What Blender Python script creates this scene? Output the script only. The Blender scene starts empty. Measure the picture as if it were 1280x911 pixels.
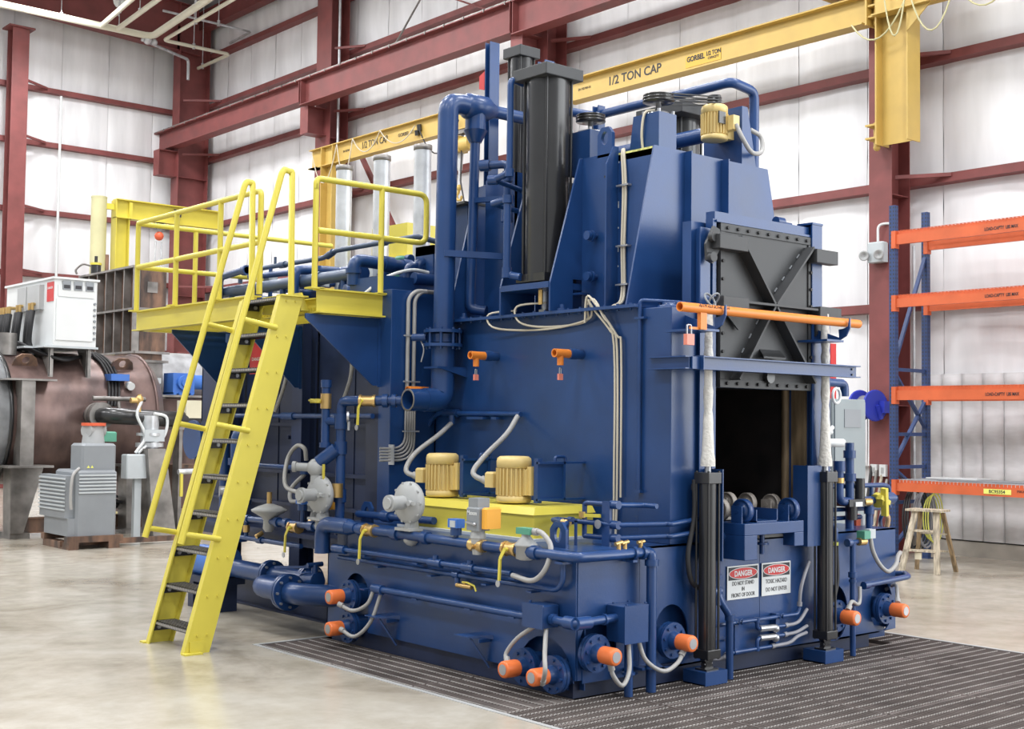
import bpy, bmesh, math, random
from mathutils import Vector as V, Matrix
random.seed(7)
sc = bpy.context.scene
COL = sc.collection
# ------------------------------------------------------------------ camera
cam = bpy.data.cameras.new('camera')
co = bpy.data.objects.new('camera', cam)
COL.objects.link(co)
cam.sensor_width = 36.0
cam.lens = 1604.23 / 1280 * 36.0
cam.clip_start = 0.05
cam.clip_end = 200
RGT = V((0.76008905, -0.64970878, 0.01196377))
DWN = V((0.03883973, 0.02704487, -0.9988794))
FWD = V((0.64865716, 0.75970197, 0.04579102))
mw = Matrix.Identity(4)
for i in range(3):
    mw[i][0] = RGT[i]; mw[i][1] = -DWN[i]; mw[i][2] = -FWD[i]
mw[0][3], mw[1][3], mw[2][3] = -5.4928, -5.7989, 1.7
co.matrix_world = mw
sc.camera = co
# ------------------------------------------------------------------ light
sc.view_settings.view_transform = 'Standard'
sc.view_settings.look = 'None'
sc.view_settings.gamma = 1.0
sc.view_settings.use_curve_mapping = False
sc.view_settings.exposure = 0.78
w = bpy.data.worlds.new('hall_daylight')
sc.world = w
w.use_nodes = True
w.node_tree.nodes['Background'].inputs[0].default_value = (0.93, 0.96, 1.0, 1)
w.node_tree.nodes['Background'].inputs[1].default_value = 0.42
def area_light(name, loc, rot, sx, sy, power, col=(0.98, 0.985, 1.0)):
    l = bpy.data.lights.new(name, 'AREA'); l.shape = 'RECTANGLE'; l.size = sx; l.size_y = sy
    l.energy = power; l.color = col
    o = bpy.data.objects.new(name, l); COL.objects.link(o)
    o.location = loc; o.rotation_euler = rot
    return o
# rows of high-bay lamps below the roof
for ix, x in enumerate((-7.5, -1.0, 5.0)):
    for iy, y in enumerate((-7.0, -0.5, 6.0, 12.0, 17.5, 22.5)):
        area_light('high_bay_lamp', (x, y, 11.2), (0, 0, 0), 1.6, 1.6, 212)
# added fill light at the right front, brightens the machine's front faces
area_light('front_fill_light', (11.0, -12.0, 5.5), (math.radians(86), 0, math.radians(38)), 15, 9, 1250, (0.95, 0.98, 1.0))
# ------------------------------------------------------------------ materials
MATS = {}
def mat(name, col, rough=0.5, metal=0.0, var=0.06, scale=3.0, bump=0.0, bscale=40.0, spec=0.5, emit=None, tint=None, stretch=None, coat=0.0):
    m = bpy.data.materials.new(name); m.use_nodes = True
    nt = m.node_tree; b = nt.nodes['Principled BSDF']
    b.inputs['Roughness'].default_value = rough
    b.inputs['Metallic'].default_value = metal
    b.inputs['Specular IOR Level'].default_value = spec
    if coat: b.inputs['Coat Weight'].default_value = coat; b.inputs['Coat Roughness'].default_value = 0.15
    tc = nt.nodes.new('ShaderNodeTexCoord')
    src = tc.outputs['Object']
    if stretch:
        mp = nt.nodes.new('ShaderNodeMapping'); mp.inputs['Scale'].default_value = stretch
        nt.links.new(src, mp.inputs[0]); src = mp.outputs[0]
    if var > 0:
        n = nt.nodes.new('ShaderNodeTexNoise'); n.inputs['Scale'].default_value = scale; n.inputs['Detail'].default_value = 5
        nt.links.new(src, n.inputs['Vector'])
        r = nt.nodes.new('ShaderNodeValToRGB')
        t = tint or tuple(c * (1 - 2.2 * var) for c in col)
        r.color_ramp.elements[0].position = 0.32; r.color_ramp.elements[1].position = 0.68
        r.color_ramp.elements[0].color = (*t, 1)
        r.color_ramp.elements[1].color = (*[min(1, c * (1 + var)) for c in col], 1)
        nt.links.new(n.outputs['Fac'], r.inputs[0]); nt.links.new(r.outputs[0], b.inputs['Base Color'])
        rr = nt.nodes.new('ShaderNodeMapRange'); rr.inputs[3].default_value = max(0.02, rough - 0.06); rr.inputs[4].default_value = min(1, rough + 0.08)
        nt.links.new(n.outputs['Fac'], rr.inputs[0]); nt.links.new(rr.outputs[0], b.inputs['Roughness'])
    else:
        b.inputs['Base Color'].default_value = (*col, 1)
    if bump > 0:
        n2 = nt.nodes.new('ShaderNodeTexNoise'); n2.inputs['Scale'].default_value = bscale; n2.inputs['Detail'].default_value = 3
        nt.links.new(src, n2.inputs['Vector'])
        bp = nt.nodes.new('ShaderNodeBump'); bp.inputs['Strength'].default_value = bump; bp.inputs['Distance'].default_value = 0.02
        nt.links.new(n2.outputs['Fac'], bp.inputs['Height']); nt.links.new(bp.outputs[0], b.inputs['Normal'])
    if emit:
        b.inputs['Emission Color'].default_value = (*emit[:3], 1); b.inputs['Emission Strength'].default_value = emit[3]
    MATS[name] = m
    return m
BLUE = mat('blue_paint', (0.0115, 0.050, 0.172), 0.33, var=0.10, scale=2.2, bump=0.03, bscale=60, coat=0.1)
STEELBLUE = mat('grey_blue_pipe', (0.045, 0.075, 0.14), 0.4, var=0.1)
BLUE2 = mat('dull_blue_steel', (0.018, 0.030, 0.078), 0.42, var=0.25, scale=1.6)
RACKBLUE = mat('rack_blue', (0.025, 0.055, 0.165), 0.45)
YEL = mat('safety_yellow', (0.66, 0.565, 0.075), 0.4, var=0.03)
YEL2 = mat('crane_yellow', (0.56, 0.385, 0.10), 0.45, var=0.04)
PALEY = mat('pale_yellow_post', (0.56, 0.53, 0.30), 0.5, var=0.04)
MOTORY = mat('motor_yellow', (0.70, 0.53, 0.21), 0.38, var=0.04)
ORANGE = mat('pipe_orange', (0.74, 0.225, 0.03), 0.42, var=0.03)
RORANGE = mat('rack_orange', (0.62, 0.125, 0.04), 0.5, var=0.06, scale=4)
CAPOR = mat('cap_orange', (0.80, 0.19, 0.05), 0.4, var=0.02)
RED = mat('red_primer_steel', (0.215, 0.058, 0.055), 0.55, var=0.10, scale=2.5)
REDTAG = mat('red_sign', (0.55, 0.03, 0.03), 0.45, var=0.02)
CHAR = mat('charcoal_paint', (0.036, 0.038, 0.041), 0.5, var=0.12, scale=3)
BLACK = mat('black_enamel', (0.018, 0.018, 0.019), 0.3, var=0.08, coat=0.3)
DARK = mat('dark_interior', (0.012, 0.009, 0.009), 0.8, var=0.5, scale=6, tint=(0.004, 0.003, 0.004))  # near-black chamber walls with random darker patches
JAMB = mat('scorched_jamb', (0.20, 0.145, 0.085), 0.55, metal=0.3, var=0.3, scale=3, stretch=(4, 4, 0.7))
RUBBER = mat('black_rubber', (0.02, 0.02, 0.022), 0.55, var=0.05)
GREY = mat('cast_grey', (0.40, 0.41, 0.41), 0.45, var=0.06)
CABGREY = mat('cabinet_grey', (0.27, 0.31, 0.325), 0.45, var=0.04)
LGREY = mat('light_grey_paint', (0.50, 0.54, 0.56), 0.45, var=0.04)
CHILL = mat('chiller_grey', (0.25, 0.27, 0.29), 0.45, var=0.04)
WHITE = mat('white_enamel', (0.68, 0.70, 0.70), 0.42, var=0.02)
CONDUIT = mat('grey_conduit', (0.36, 0.355, 0.345), 0.45, var=0.04)
CABLE = mat('cream_cable', (0.60, 0.55, 0.44), 0.5, var=0.04)
GALV = mat('galvanised', (0.62, 0.64, 0.66), 0.38, metal=0.55, var=0.12, scale=5)
STEEL = mat('bare_steel', (0.27, 0.255, 0.24), 0.42, metal=0.6, var=0.25, scale=3)
MILL = mat('mill_scale_brown', (0.17, 0.112, 0.10), 0.33, metal=0.45, var=0.26, scale=3.2, tint=(0.075, 0.05, 0.047), stretch=(1, 1, 0.5))
RUST = mat('rusty_plate', (0.20, 0.115, 0.075), 0.5, metal=0.4, var=0.4, scale=3.5, tint=(0.055, 0.042, 0.038), stretch=(2, 2, 0.6))
SEAL = mat('label_yellow', (0.62, 0.40, 0.05), 0.5, var=0.02)
WHEELM = mat('worn_wheel', (0.30, 0.27, 0.24), 0.5, var=0.2, scale=8)
BRASS = mat('brass', (0.62, 0.42, 0.17), 0.35, metal=0.8, var=0.08)
CHROME = mat('chrome', (0.46, 0.47, 0.49), 0.32, metal=0.7, var=0.03)
CLOTH = mat('white_cloth', (0.74, 0.72, 0.67), 0.85, var=0.06, scale=9, bump=0.5, bscale=45)
GREEN = mat('green_paint', (0.09, 0.32, 0.22), 0.45, var=0.04)
BRIGHTBLUE = mat('bright_blue', (0.03, 0.05, 0.48), 0.4, var=0.04)
GEARBLUE = mat('gear_blue', (0.05, 0.17, 0.55), 0.45, var=0.05)
WOOD2 = mat('brown_wood', (0.33, 0.235, 0.13), 0.65, var=0.25, scale=6, stretch=(6, 6, 0.8))
WOOD = mat('old_wood', (0.52, 0.45, 0.34), 0.65, var=0.25, scale=6, stretch=(6, 6, 0.8))
INK = mat('black_ink', (0.03, 0.03, 0.035), 0.6, var=0)
PINKLOCK = mat('red_padlock', (0.75, 0.24, 0.17), 0.4, var=0.02)
TAPE = mat('yellow_tape', (0.80, 0.80, 0.18), 0.5, var=0.02)
INSUL = mat('yellow_insulation', (0.66, 0.66, 0.22), 0.9, var=0.2, scale=30)
GRATE = mat('grating_steel', (0.21, 0.18, 0.168), 0.5, metal=0.15, var=0.15)
GRATEB = mat('grating_bright', (0.50, 0.475, 0.45), 0.4, metal=0.2, var=0.1)
PIT = mat('pit_brown', (0.24, 0.195, 0.175), 0.8, var=0.2)
PURPLEGREY = mat('hose_cover', (0.28, 0.28, 0.31), 0.5)
SPRINK = mat('cream_sprinkler_pipe', (0.74, 0.72, 0.58), 0.4, var=0.03)
RIB = mat('red_rubber', (0.70, 0.12, 0.05), 0.45, var=0.02)

# wall liner: white, slightly shiny quilted sheet
def wall_mat(name, col, seed):
    m = mat(name, col, 0.42, var=0.05, scale=0.9, bump=0.25, bscale=3.0, stretch=(3, 3, 0.45), tint=tuple(c * 0.86 for c in col))
    return m
LINER = wall_mat('white_liner_sheet', (0.88, 0.885, 0.90), 1)
LINER2 = mat('stained_liner_sheet', (0.76, 0.76, 0.78), 0.42, var=0.1, scale=1.1, bump=0.25, bscale=4.0, stretch=(0.7, 0.7, 2.6), tint=(0.44, 0.435, 0.425))
ROOFM = mat('roof_liner', (0.72, 0.72, 0.73), 0.6, var=0.04)
# concrete floor
def floor_mat():
    m = bpy.data.materials.new('sealed_concrete'); m.use_nodes = True
    nt = m.node_tree; b = nt.nodes['Principled BSDF']
    tc = nt.nodes.new('ShaderNodeTexCoord')
    n1 = nt.nodes.new('ShaderNodeTexNoise'); n1.inputs['Scale'].default_value = 0.8; n1.inputs['Detail'].default_value = 8; n1.inputs['Roughness'].default_value = 0.6; n1.inputs['Distortion'].default_value = 0.8
    n2 = nt.nodes.new('ShaderNodeTexNoise'); n2.inputs['Scale'].default_value = 4.5; n2.inputs['Detail'].default_value = 8; n2.inputs['Roughness'].default_value = 0.65
    nt.links.new(tc.outputs['Object'], n1.inputs['Vector']); nt.links.new(tc.outputs['Object'], n2.inputs['Vector'])
    r = nt.nodes.new('ShaderNodeValToRGB')
    e = r.color_ramp.elements
    e[0].position = 0.30; e[0].color = (0.25, 0.212, 0.16, 1)
    e[1].position = 0.62; e[1].color = (0.455, 0.425, 0.365, 1)
    x = e.new(0.46); x.color = (0.395, 0.36, 0.295, 1)
    nt.links.new(n1.outputs['Fac'], r.inputs[0])
    r2 = nt.nodes.new('ShaderNodeValToRGB')
    r2.color_ramp.elements[0].position = 0.34; r2.color_ramp.elements[0].color = (0.74, 0.71, 0.66, 1)
    r2.color_ramp.elements[1].position = 0.6; r2.color_ramp.elements[1].color = (1, 1, 1, 1)
    nt.links.new(n2.outputs['Fac'], r2.inputs[0])
    mx = nt.nodes.new('ShaderNodeMix'); mx.data_type = 'RGBA'; mx.blend_type = 'MULTIPLY'; mx.inputs[0].default_value = 0.42
    nt.links.new(r.outputs[0], mx.inputs[6]); nt.links.new(r2.outputs[0], mx.inputs[7])
    nt.links.new(mx.outputs[2], b.inputs['Base Color'])
    rr = nt.nodes.new('ShaderNodeMapRange'); rr.inputs[3].default_value = 0.12; rr.inputs[4].default_value = 0.32
    nt.links.new(n2.outputs['Fac'], rr.inputs[0]); nt.links.new(rr.outputs[0], b.inputs['Roughness'])
    return m
FLOORM = floor_mat()

# ------------------------------------------------------------------ mesh helpers
def basis(a):
    a = V(a).normalized()
    h = V((0, 0, 1)) if abs(a.z) < 0.9 else V((1, 0, 0))
    u = a.cross(h).normalized(); v = u.cross(a).normalized()
    return a, u, v
def arc_path(pts, rad, k=5):
    pts = [V(p) for p in pts]; out = [pts[0]]
    for i in range(1, len(pts) - 1):
        a, b, c = pts[i - 1], pts[i], pts[i + 1]
        d1 = (a - b); d2 = (c - b)
        r = min(rad, d1.length * 0.49, d2.length * 0.49)
        p = b + d1.normalized() * r; q = b + d2.normalized() * r
        for j in range(k + 1):
            t = j / k
            out.append((1 - t) ** 2 * p + 2 * t * (1 - t) * b + t * t * q)
    out.append(pts[-1])
    return out
def spline(pts, k=6):
    pts = [V(p) for p in pts]; out = []
    P = [pts[0] * 2 - pts[1]] + pts + [pts[-1] * 2 - pts[-2]]
    for i in range(1, len(P) - 2):
        for j in range(k):
            t = j / k
            out.append(0.5 * ((2 * P[i]) + (P[i + 1] - P[i - 1]) * t + (2 * P[i - 1] - 5 * P[i] + 4 * P[i + 1] - P[i + 2]) * t * t + (3 * P[i] - P[i - 1] - 3 * P[i + 1] + P[i + 2]) * t ** 3))
    out.append(pts[-1])
    return out
class MB:
    def __init__(s): s.v = []; s.f = []; s.s = []
    def add(s, vs, fs, smooth=False):
        o = len(s.v); s.v += [V(x) for x in vs]
        for f in fs: s.f.append([i + o for i in f]); s.s.append(smooth)
        return s
    def hexa(s, p):
        return s.add(p, [(0, 3, 2, 1), (4, 5, 6, 7), (0, 1, 5, 4), (1, 2, 6, 5), (2, 3, 7, 6), (3, 0, 4, 7)])
    def box(s, x0, x1, y0, y1, z0, z1):
        x0, x1 = min(x0, x1), max(x0, x1); y0, y1 = min(y0, y1), max(y0, y1); z0, z1 = min(z0, z1), max(z0, z1)
        return s.hexa([(x0, y0, z0), (x1, y0, z0), (x1, y1, z0), (x0, y1, z0), (x0, y0, z1), (x1, y0, z1), (x1, y1, z1), (x0, y1, z1)])
    def bbox(s, x0, x1, y0, y1, z0, z1, b=0.02):
        # box with chamfered vertical edges and a soft top edge
        x0, x1 = min(x0, x1), max(x0, x1); y0, y1 = min(y0, y1), max(y0, y1)
        def ring(i, z):
            return [(x0 + b + i, y0 + i, z), (x1 - b - i, y0 + i, z), (x1 - i, y0 + b + i, z), (x1 - i, y1 - b - i, z), (x1 - b - i, y1 - i, z), (x0 + b + i, y1 - i, z), (x0 + i, y1 - b - i, z), (x0 + i, y0 + b + i, z)]
        rs = [ring(0, z0), ring(0, z1 - b), ring(b * 0.8, z1)]
        vs = sum(rs, []); fs = [list(range(7, -1, -1)), list(range(16, 24))]
        for k in range(2):
            for i in range(8): fs.append((k * 8 + i, k * 8 + (i + 1) % 8, k * 8 + 8 + (i + 1) % 8, k * 8 + 8 + i))
        return s.add(vs, fs)
    def bar(s, p, q, w, h, up=(0, 0, 1)):
        # rectangular bar from p to q, w across, h along up
        p = V(p); q = V(q); a = (q - p).normalized(); up = V(up)
        u = a.cross(up)
        if u.length < 1e-4: u = a.cross(V((1, 0, 0)))
        u.normalize(); v = u.cross(a).normalized()
        c = [(-w / 2, -h / 2), (w / 2, -h / 2), (w / 2, h / 2), (-w / 2, h / 2)]
        return s.hexa([p + u * x + v * y for x, y in c] + [q + u * x + v * y for x, y in c])
    def sect(s, p, q, up, poly):
        p = V(p); q = V(q); a = (q - p).normalized(); up = V(up)
        u = a.cross(up).normalized(); v = u.cross(a).normalized(); n = len(poly)
        vs = [p + u * x + v * y for x, y in poly] + [q + u * x + v * y for x, y in poly]
        fs = [list(range(n - 1, -1, -1)), list(range(n, 2 * n))] + [(i, (i + 1) % n, n + (i + 1) % n, n + i) for i in range(n)]
        return s.add(vs, fs)
    def ibeam(s, p, q, up, h, w, tf=0.014, tw=0.010):
        a = w / 2; b = tw / 2; t = h / 2
        return s.sect(p, q, up, [(-a, -t), (a, -t), (a, -t + tf), (b, -t + tf), (b, t - tf), (a, t - tf), (a, t), (-a, t), (-a, t - tf), (-b, t - tf), (-b, -t + tf), (-a, -t + tf)])
    def chan(s, p, q, up, h, w, t=0.012, flip=1):
        return s.sect(p, q, up, [(0, -h / 2), (flip * w, -h / 2), (flip * w, -h / 2 + t), (flip * t, -h / 2 + t), (flip * t, h / 2 - t), (flip * w, h / 2 - t), (flip * w, h / 2), (0, h / 2)][::flip])
    def prism(s, poly, vec):
        poly = [V(p) for p in poly]; vec = V(vec); n = len(poly)
        return s.add(poly + [p + vec for p in poly], [list(range(n - 1, -1, -1)), list(range(n, 2 * n))] + [(i, (i + 1) % n, n + (i + 1) % n, n + i) for i in range(n)])
    def cyl(s, p, q, r, n=12, r2=None, cap=True):
        p = V(p); q = V(q); r2 = r if r2 is None else r2
        a, u, v = basis(q - p)
        ring = [(u * math.cos(2 * math.pi * i / n) + v * math.sin(2 * math.pi * i / n)) for i in range(n)]
        A = [p + d * r for d in ring]; B = [q + d * r2 for d in ring]
        s.add(A + B, [(i, i + n, (i + 1) % n + n, (i + 1) % n) for i in range(n)], True)
        if cap:
            s.add(A, [list(range(n))]); s.add(B, [list(range(n - 1, -1, -1))])
        return s
    def pipe_end(s, p, q, r, ri, n=16, depth=0.12):
        # open tube end: annulus at q plus inner bore
        p = V(p); q = V(q); a, u, v = basis(q - p)
        ring = [(u * math.cos(2 * math.pi * i / n) + v * math.sin(2 * math.pi * i / n)) for i in range(n)]
        s.cyl(p, q, r, n, cap=False)
        O = [q + d * r for d in ring]; I = [q + d * ri for d in ring]; D = [q - a * depth + d * ri for d in ring]
        s.add(O + I, [(i, i + n, (i + 1) % n + n, (i + 1) % n) for i in range(n)])
        s.add(I + D, [(i, i + n, (i + 1) % n + n, (i + 1) % n) for i in range(n)], True)
        s.add(D, [list(range(n - 1, -1, -1))])
        return s
    def tube(s, pts, r, n=8, cap=True):
        pts = [V(p) for p in pts]
        P = [pts[0]]
        for p in pts[1:]:
            if (p - P[-1]).length > 1e-5: P.append(p)
        m = len(P); u = None; vs = []
        for i in range(m):
            t = (P[min(i + 1, m - 1)] - P[max(i - 1, 0)])
            if t.length < 1e-6: t = P[i] - P[max(i - 1, 0)]
            t.normalize()
            if u is None: _, u, _ = basis(t)
            else:
                u = u - t * u.dot(t)
                if u.length < 1e-5: _, u, _ = basis(t)
                u.normalize()
            w_ = t.cross(u)
            vs += [P[i] + (u * math.cos(2 * math.pi * k / n) + w_ * math.sin(2 * math.pi * k / n)) * r for k in range(n)]
        fs = []
        for i in range(m - 1):
            for k in range(n): fs.append((i * n + k, i * n + (k + 1) % n, (i + 1) * n + (k + 1) % n, (i + 1) * n + k))
        s.add(vs, fs, True)
        if cap:
            s.add(vs[:n], [list(range(n - 1, -1, -1))]); s.add(vs[-n:], [list(range(n))])
        return s
    def lathe(s, base, axis, prof, n=16, smooth=True, cap=True):
        base = V(base); a, u, v = basis(axis); m = len(prof); vs = []
        for r, h in prof:
            vs += [base + a * h + (u * math.cos(2 * math.pi * k / n) + v * math.sin(2 * math.pi * k / n)) * max(r, 1e-4) for k in range(n)]
        fs = []
        for i in range(m - 1):
            for k in range(n): fs.append((i * n + k, (i + 1) * n + k, (i + 1) * n + (k + 1) % n, i * n + (k + 1) % n))
        s.add(vs, fs, smooth)
        if not cap: return s
        s.add(vs[:n], [list(range(n))]); s.add(vs[-n:], [list(range(n - 1, -1, -1))])
        return s
    def sphere(s, c, r, n=10):
        return s.lathe(V(c) - V((0, 0, r)), (0, 0, 1), [(r * math.sin(math.pi * i / 6), r - r * math.cos(math.pi * i / 6)) for i in range(7)], n)
    def bolts(s, pts, axis, r=0.012, h=0.012, n=6):
        a = V(axis).normalized()
        for p in pts: s.cyl(V(p), V(p) + a * h, r, n)
        return s
ORG = {}
def tag(o, label=None, cat=None, group=None, kind=None):
    if label: o['label'] = label
    if cat: o['category'] = cat
    if group: o['group'] = group
    if kind: o['kind'] = kind
    return o
def thing(name, label, cat, loc, group=None):
    o = bpy.data.objects.new(name, None); COL.objects.link(o)
    o.empty_display_size = 0.1
    o.location = V(loc); ORG[o] = V(loc)
    return tag(o, label, cat, group)
def build(mb, name, m, parent=None, loc=(0, 0, 0), label=None, kind=None, bevel=0):
    org = ORG[parent] if parent else V(loc)
    me = bpy.data.meshes.new(name)
    me.from_pydata([tuple(p - org) for p in mb.v], [], mb.f)
    me.polygons.foreach_set('use_smooth', mb.s)
    me.materials.append(m)
    bm = bmesh.new(); bm.from_mesh(me); bmesh.ops.recalc_face_normals(bm, faces=bm.faces); bm.to_mesh(me); bm.free()
    me.update()
    o = bpy.data.objects.new(name, me); COL.objects.link(o)
    ORG[o] = org
    if parent: o.parent = parent
    else: o.location = org
    if label: o['label'] = label
    if kind: o['kind'] = kind
    if bevel:
        b = o.modifiers.new('bevel', 'BEVEL'); b.width = bevel; b.segments = 2; b.limit_method = 'ANGLE'; b.angle_limit = math.radians(40)
    return o
def single(mb, name, m, label, cat, loc, group=None, bevel=0):
    return tag(build(mb, name, m, None, loc, bevel=bevel), label, cat, group)
def struct(mb, name, m, label=None, loc=(0, 0, 0)):
    o = build(mb, name, m, None, loc); o['kind'] = 'structure'
    if label: o['label'] = label
    o['category'] = name.split('_')[0]
    return o
def dup(o, parent=None, loc=None, rot=None, label=None, group=None):
    c = o.copy(); COL.objects.link(c)
    ORG[c] = ORG.get(o, V((0, 0, 0)))
    if parent: c.parent = parent
    if loc is not None: c.location = V(loc)
    if rot is not None: c.rotation_euler = rot
    if label: c['label'] = label
    if group: c['group'] = group
    for ch in list(o.children): dup(ch, c)
    return c
def text_into(mb, s, size, org, ux, uy, ext=0.0015, align='CENTER', bold=0.0, sx=1.0):
    cu = bpy.data.curves.new('t', 'FONT'); cu.body = s; cu.size = size; cu.extrude = ext; cu.align_x = align; cu.offset = bold; cu.resolution_u = 3
    to = bpy.data.objects.new('t', cu); COL.objects.link(to)
    dg = bpy.context.evaluated_depsgraph_get(); me = bpy.data.meshes.new_from_object(to.evaluated_get(dg))
    ux = V(ux).normalized(); uy = V(uy).normalized(); un = ux.cross(uy); org = V(org)
    mb.add([org + ux * v.co.x * sx + uy * v.co.y + un * v.co.z for v in me.vertices], [list(p.vertices) for p in me.polygons])
    bpy.data.objects.remove(to); bpy.data.curves.remove(cu); bpy.data.meshes.remove(me)
    return mb
def plate_holes(mb, outer, holes, org, ux, uy, th):
    # flat plate in the ux/uy plane with holes cut out, th thick along ux x uy
    cu = bpy.data.curves.new('p', 'CURVE'); cu.dimensions = '2D'; cu.fill_mode = 'BOTH'; cu.extrude = th / 2
    for lp in [outer] + holes:
        sp = cu.splines.new('POLY'); sp.points.add(len(lp) - 1); sp.use_cyclic_u = True
        for pt, (x, y) in zip(sp.points, lp): pt.co = (x, y, 0, 1)
    to = bpy.data.objects.new('p', cu); COL.objects.link(to)
    dg = bpy.context.evaluated_depsgraph_get(); me = bpy.data.meshes.new_from_object(to.evaluated_get(dg))
    ux = V(ux).normalized(); uy = V(uy).normalized(); un = ux.cross(uy); org = V(org)
    mb.add([org + ux * v.co.x + uy * v.co.y + un * v.co.z for v in me.vertices], [list(p.vertices) for p in me.polygons])
    bpy.data.objects.remove(to); bpy.data.curves.remove(cu); bpy.data.meshes.remove(me)
    return mb
def ell(cx, cy, rx, ry, n=28):
    return [(cx + rx * math.cos(2 * math.pi * i / n), cy + ry * math.sin(2 * math.pi * i / n)) for i in range(n)]
X, Y, Z = V((1, 0, 0)), V((0, 1, 0)), V((0, 0, 1))
# ================================================================== SETTING
m = MB()
# floor slab with a pit opening under the grating
gx0, gx1, gy0, gy1 = -0.56, 3.86, -3.4, 2.90
m.box(-14, gx0, -14, 28, -0.2, 0); m.box(gx1, 12, -14, 28, -0.2, 0)
m.box(gx0, gx1, gy1, 28, -0.2, 0); m.box(gx0, gx1, -14, gy0, -0.2, 0)
FLOOR = struct(m, 'floor', FLOORM, 'pale sealed concrete shop floor with stains')
m = MB(); m.box(gx0, gx1, gy0, gy1, -0.09, -0.05); build(m, 'pit_floor', PIT, FLOOR)
m = MB(); e = 0.035
m.box(gx0 - e, gx0, gy0, gy1 + e, -0.05, 0.004); m.box(gx1, gx1 + e, gy0, gy1 + e, -0.05, 0.004); m.box(gx0, gx1, gy1, gy1 + e, -0.05, 0.004)
build(m, 'pit_edge_angle', GREY, FLOOR)

# long back wall (X = 10.4), liner sheets hung between the girts
WX, WY = 10.42, 26.0
GZ = [3.40, 5.12, 6.80, 8.58, 10.0, 11.35]
m = MB(); m.box(WX + 0.06, WX + 0.2, -4, WY + 0.3, 0, 13); WALLB = struct(m, 'wall_back', ROOFM, 'long back wall lined with white quilted sheet')
def sheet(px, py, w, z0, z1, along, face, seedv, zs):
    # one liner sheet: bulges between girts and is pinched at them
    rnd = random.Random(seedv); mb = MB(); nu, levels = 5, []
    z = z0
    while z < z1 - 1e-3: levels.append(z); z += 0.3
    levels.append(z1)
    vs = []; fs = []
    for z in levels:
        d = min(abs(z - g) for g in zs)
        bulge = 0.055 * min(1, d / 0.5)
        for i in range(nu + 1):
            t = i / nu
            b = bulge * (1 - (2 * t - 1) ** 4) + rnd.uniform(-0.008, 0.008)
            p = V(along) * (w * t) + V(face) * b
            vs.append(V((px, py, 0)) + p + V((0, 0, z)))
    for r in range(len(levels) - 1):
        for i in range(nu): fs.append((r * (nu + 1) + i, r * (nu + 1) + i + 1, (r + 1) * (nu + 1) + i + 1, (r + 1) * (nu + 1) + i))
    return mb.add(vs, fs, True)
sw = 1.22
protos = [build(sheet(WX, 0, sw - 0.008, 1.15, 13, (0, 1, 0), (-1, 0, 0), 5 + k, GZ), 'liner_sheet', LINER, WALLB) for k in range(2)]
n = 0
y = -3.6
while y < WY:
    if n < 2: c = protos[n]
    else: c = dup(protos[n % 2], WALLB)
    c.location = (0, y, 0); n += 1; y += sw
# ribbed liner panels of the wall foot (narrow metal panels with seams)
pw = 0.30
def foot_panel():
    mb = MB(); zs = [0.22 + 0.06 * i for i in range(0, 38)]; vs = []; fs = []
    for z in zs:
        sag = 0.028 * math.sin((z - 0.22) * 2 * math.pi / 0.62)
        for t, d in ((0, 0), (0.02, 0.03), (0.12, 0.036 + sag), (0.23, 0.036 + sag), (0.285, 0.03), (0.30, 0)):
            vs.append((WX - 0.085 - d, t * 0.985, z))
    for r in range(len(zs) - 1):
        for i in range(5): fs.append((r * 6 + i, r * 6 + i + 1, r * 6 + 7 + i, r * 6 + 6 + i))
    return mb.add(vs, fs, True)
fp = build(foot_panel(), 'ribbed_panel', LINER2, WALLB)
fp.location = (0, -2.0, 0)
for k in range(1, 22):
    c = dup(fp, WALLB); c.location = (0, -2.0 + k * pw, 0)
m = MB(); m.box(WX - 0.10, WX + 0.06, -4, WY, 0, 0.2); tag(build(m, 'trim_1', mat('concrete_curb', (0.42, 0.39, 0.34), 0.8, var=0.1), None), 'concrete curb along the foot of the back wall', 'curb', None, 'structure')
def girt(parent, p, q, face):
    # Z girt: upright lip towards the room and a flat web back to the wall
    mb = MB(); p = V(p); q = V(q); f = V(face)
    mb.prism([p, p + f * 0.006, p + f * 0.006 + Z * 0.115, p + Z * 0.115], q - p)
    mb.prism([p, p + Z * 0.007, p - f * 0.22 + Z * 0.007, p - f * 0.22], q - p)
    mb.prism([p - f * 0.0 + Z * 0.115, p - f * 0.035 + Z * 0.10, p - f * 0.035 + Z * 0.107, p + Z * 0.122], q - p)
    return build(mb, 'girt', RED, parent)
for z in GZ: girt(WALLB, (WX - 0.2, -4, z - 0.07), (WX - 0.2, WY, z - 0.07), (-1, 0, 0))
# end wall (Y = 26)
m = MB(); m.box(-14, WX + 0.2, WY + 0.06, WY + 0.2, 0, 13); WALLL = struct(m, 'wall_left', ROOFM, 'far end wall lined with white quilted sheet')
GL = [3.45, 5.24, 6.80, 8.50, 9.86, 11.0]
pl = [build(sheet(0, WY, sw - 0.008, 0.1, 13, (1, 0, 0), (0, -1, 0), 25 + k, GL), 'liner_sheet', LINER, WALLL) for k in range(2)]
for k in range(14):
    c = pl[k] if k < 2 else dup(pl[k % 2], WALLL); c.location = (WX - 0.15 - sw * (k + 1), 0, 0)
for z in GL[:5]: girt(WALLL, (-8, WY - 0.2, z - 0.07), (WX, WY - 0.2, z - 0.07), (0, -1, 0))
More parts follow.
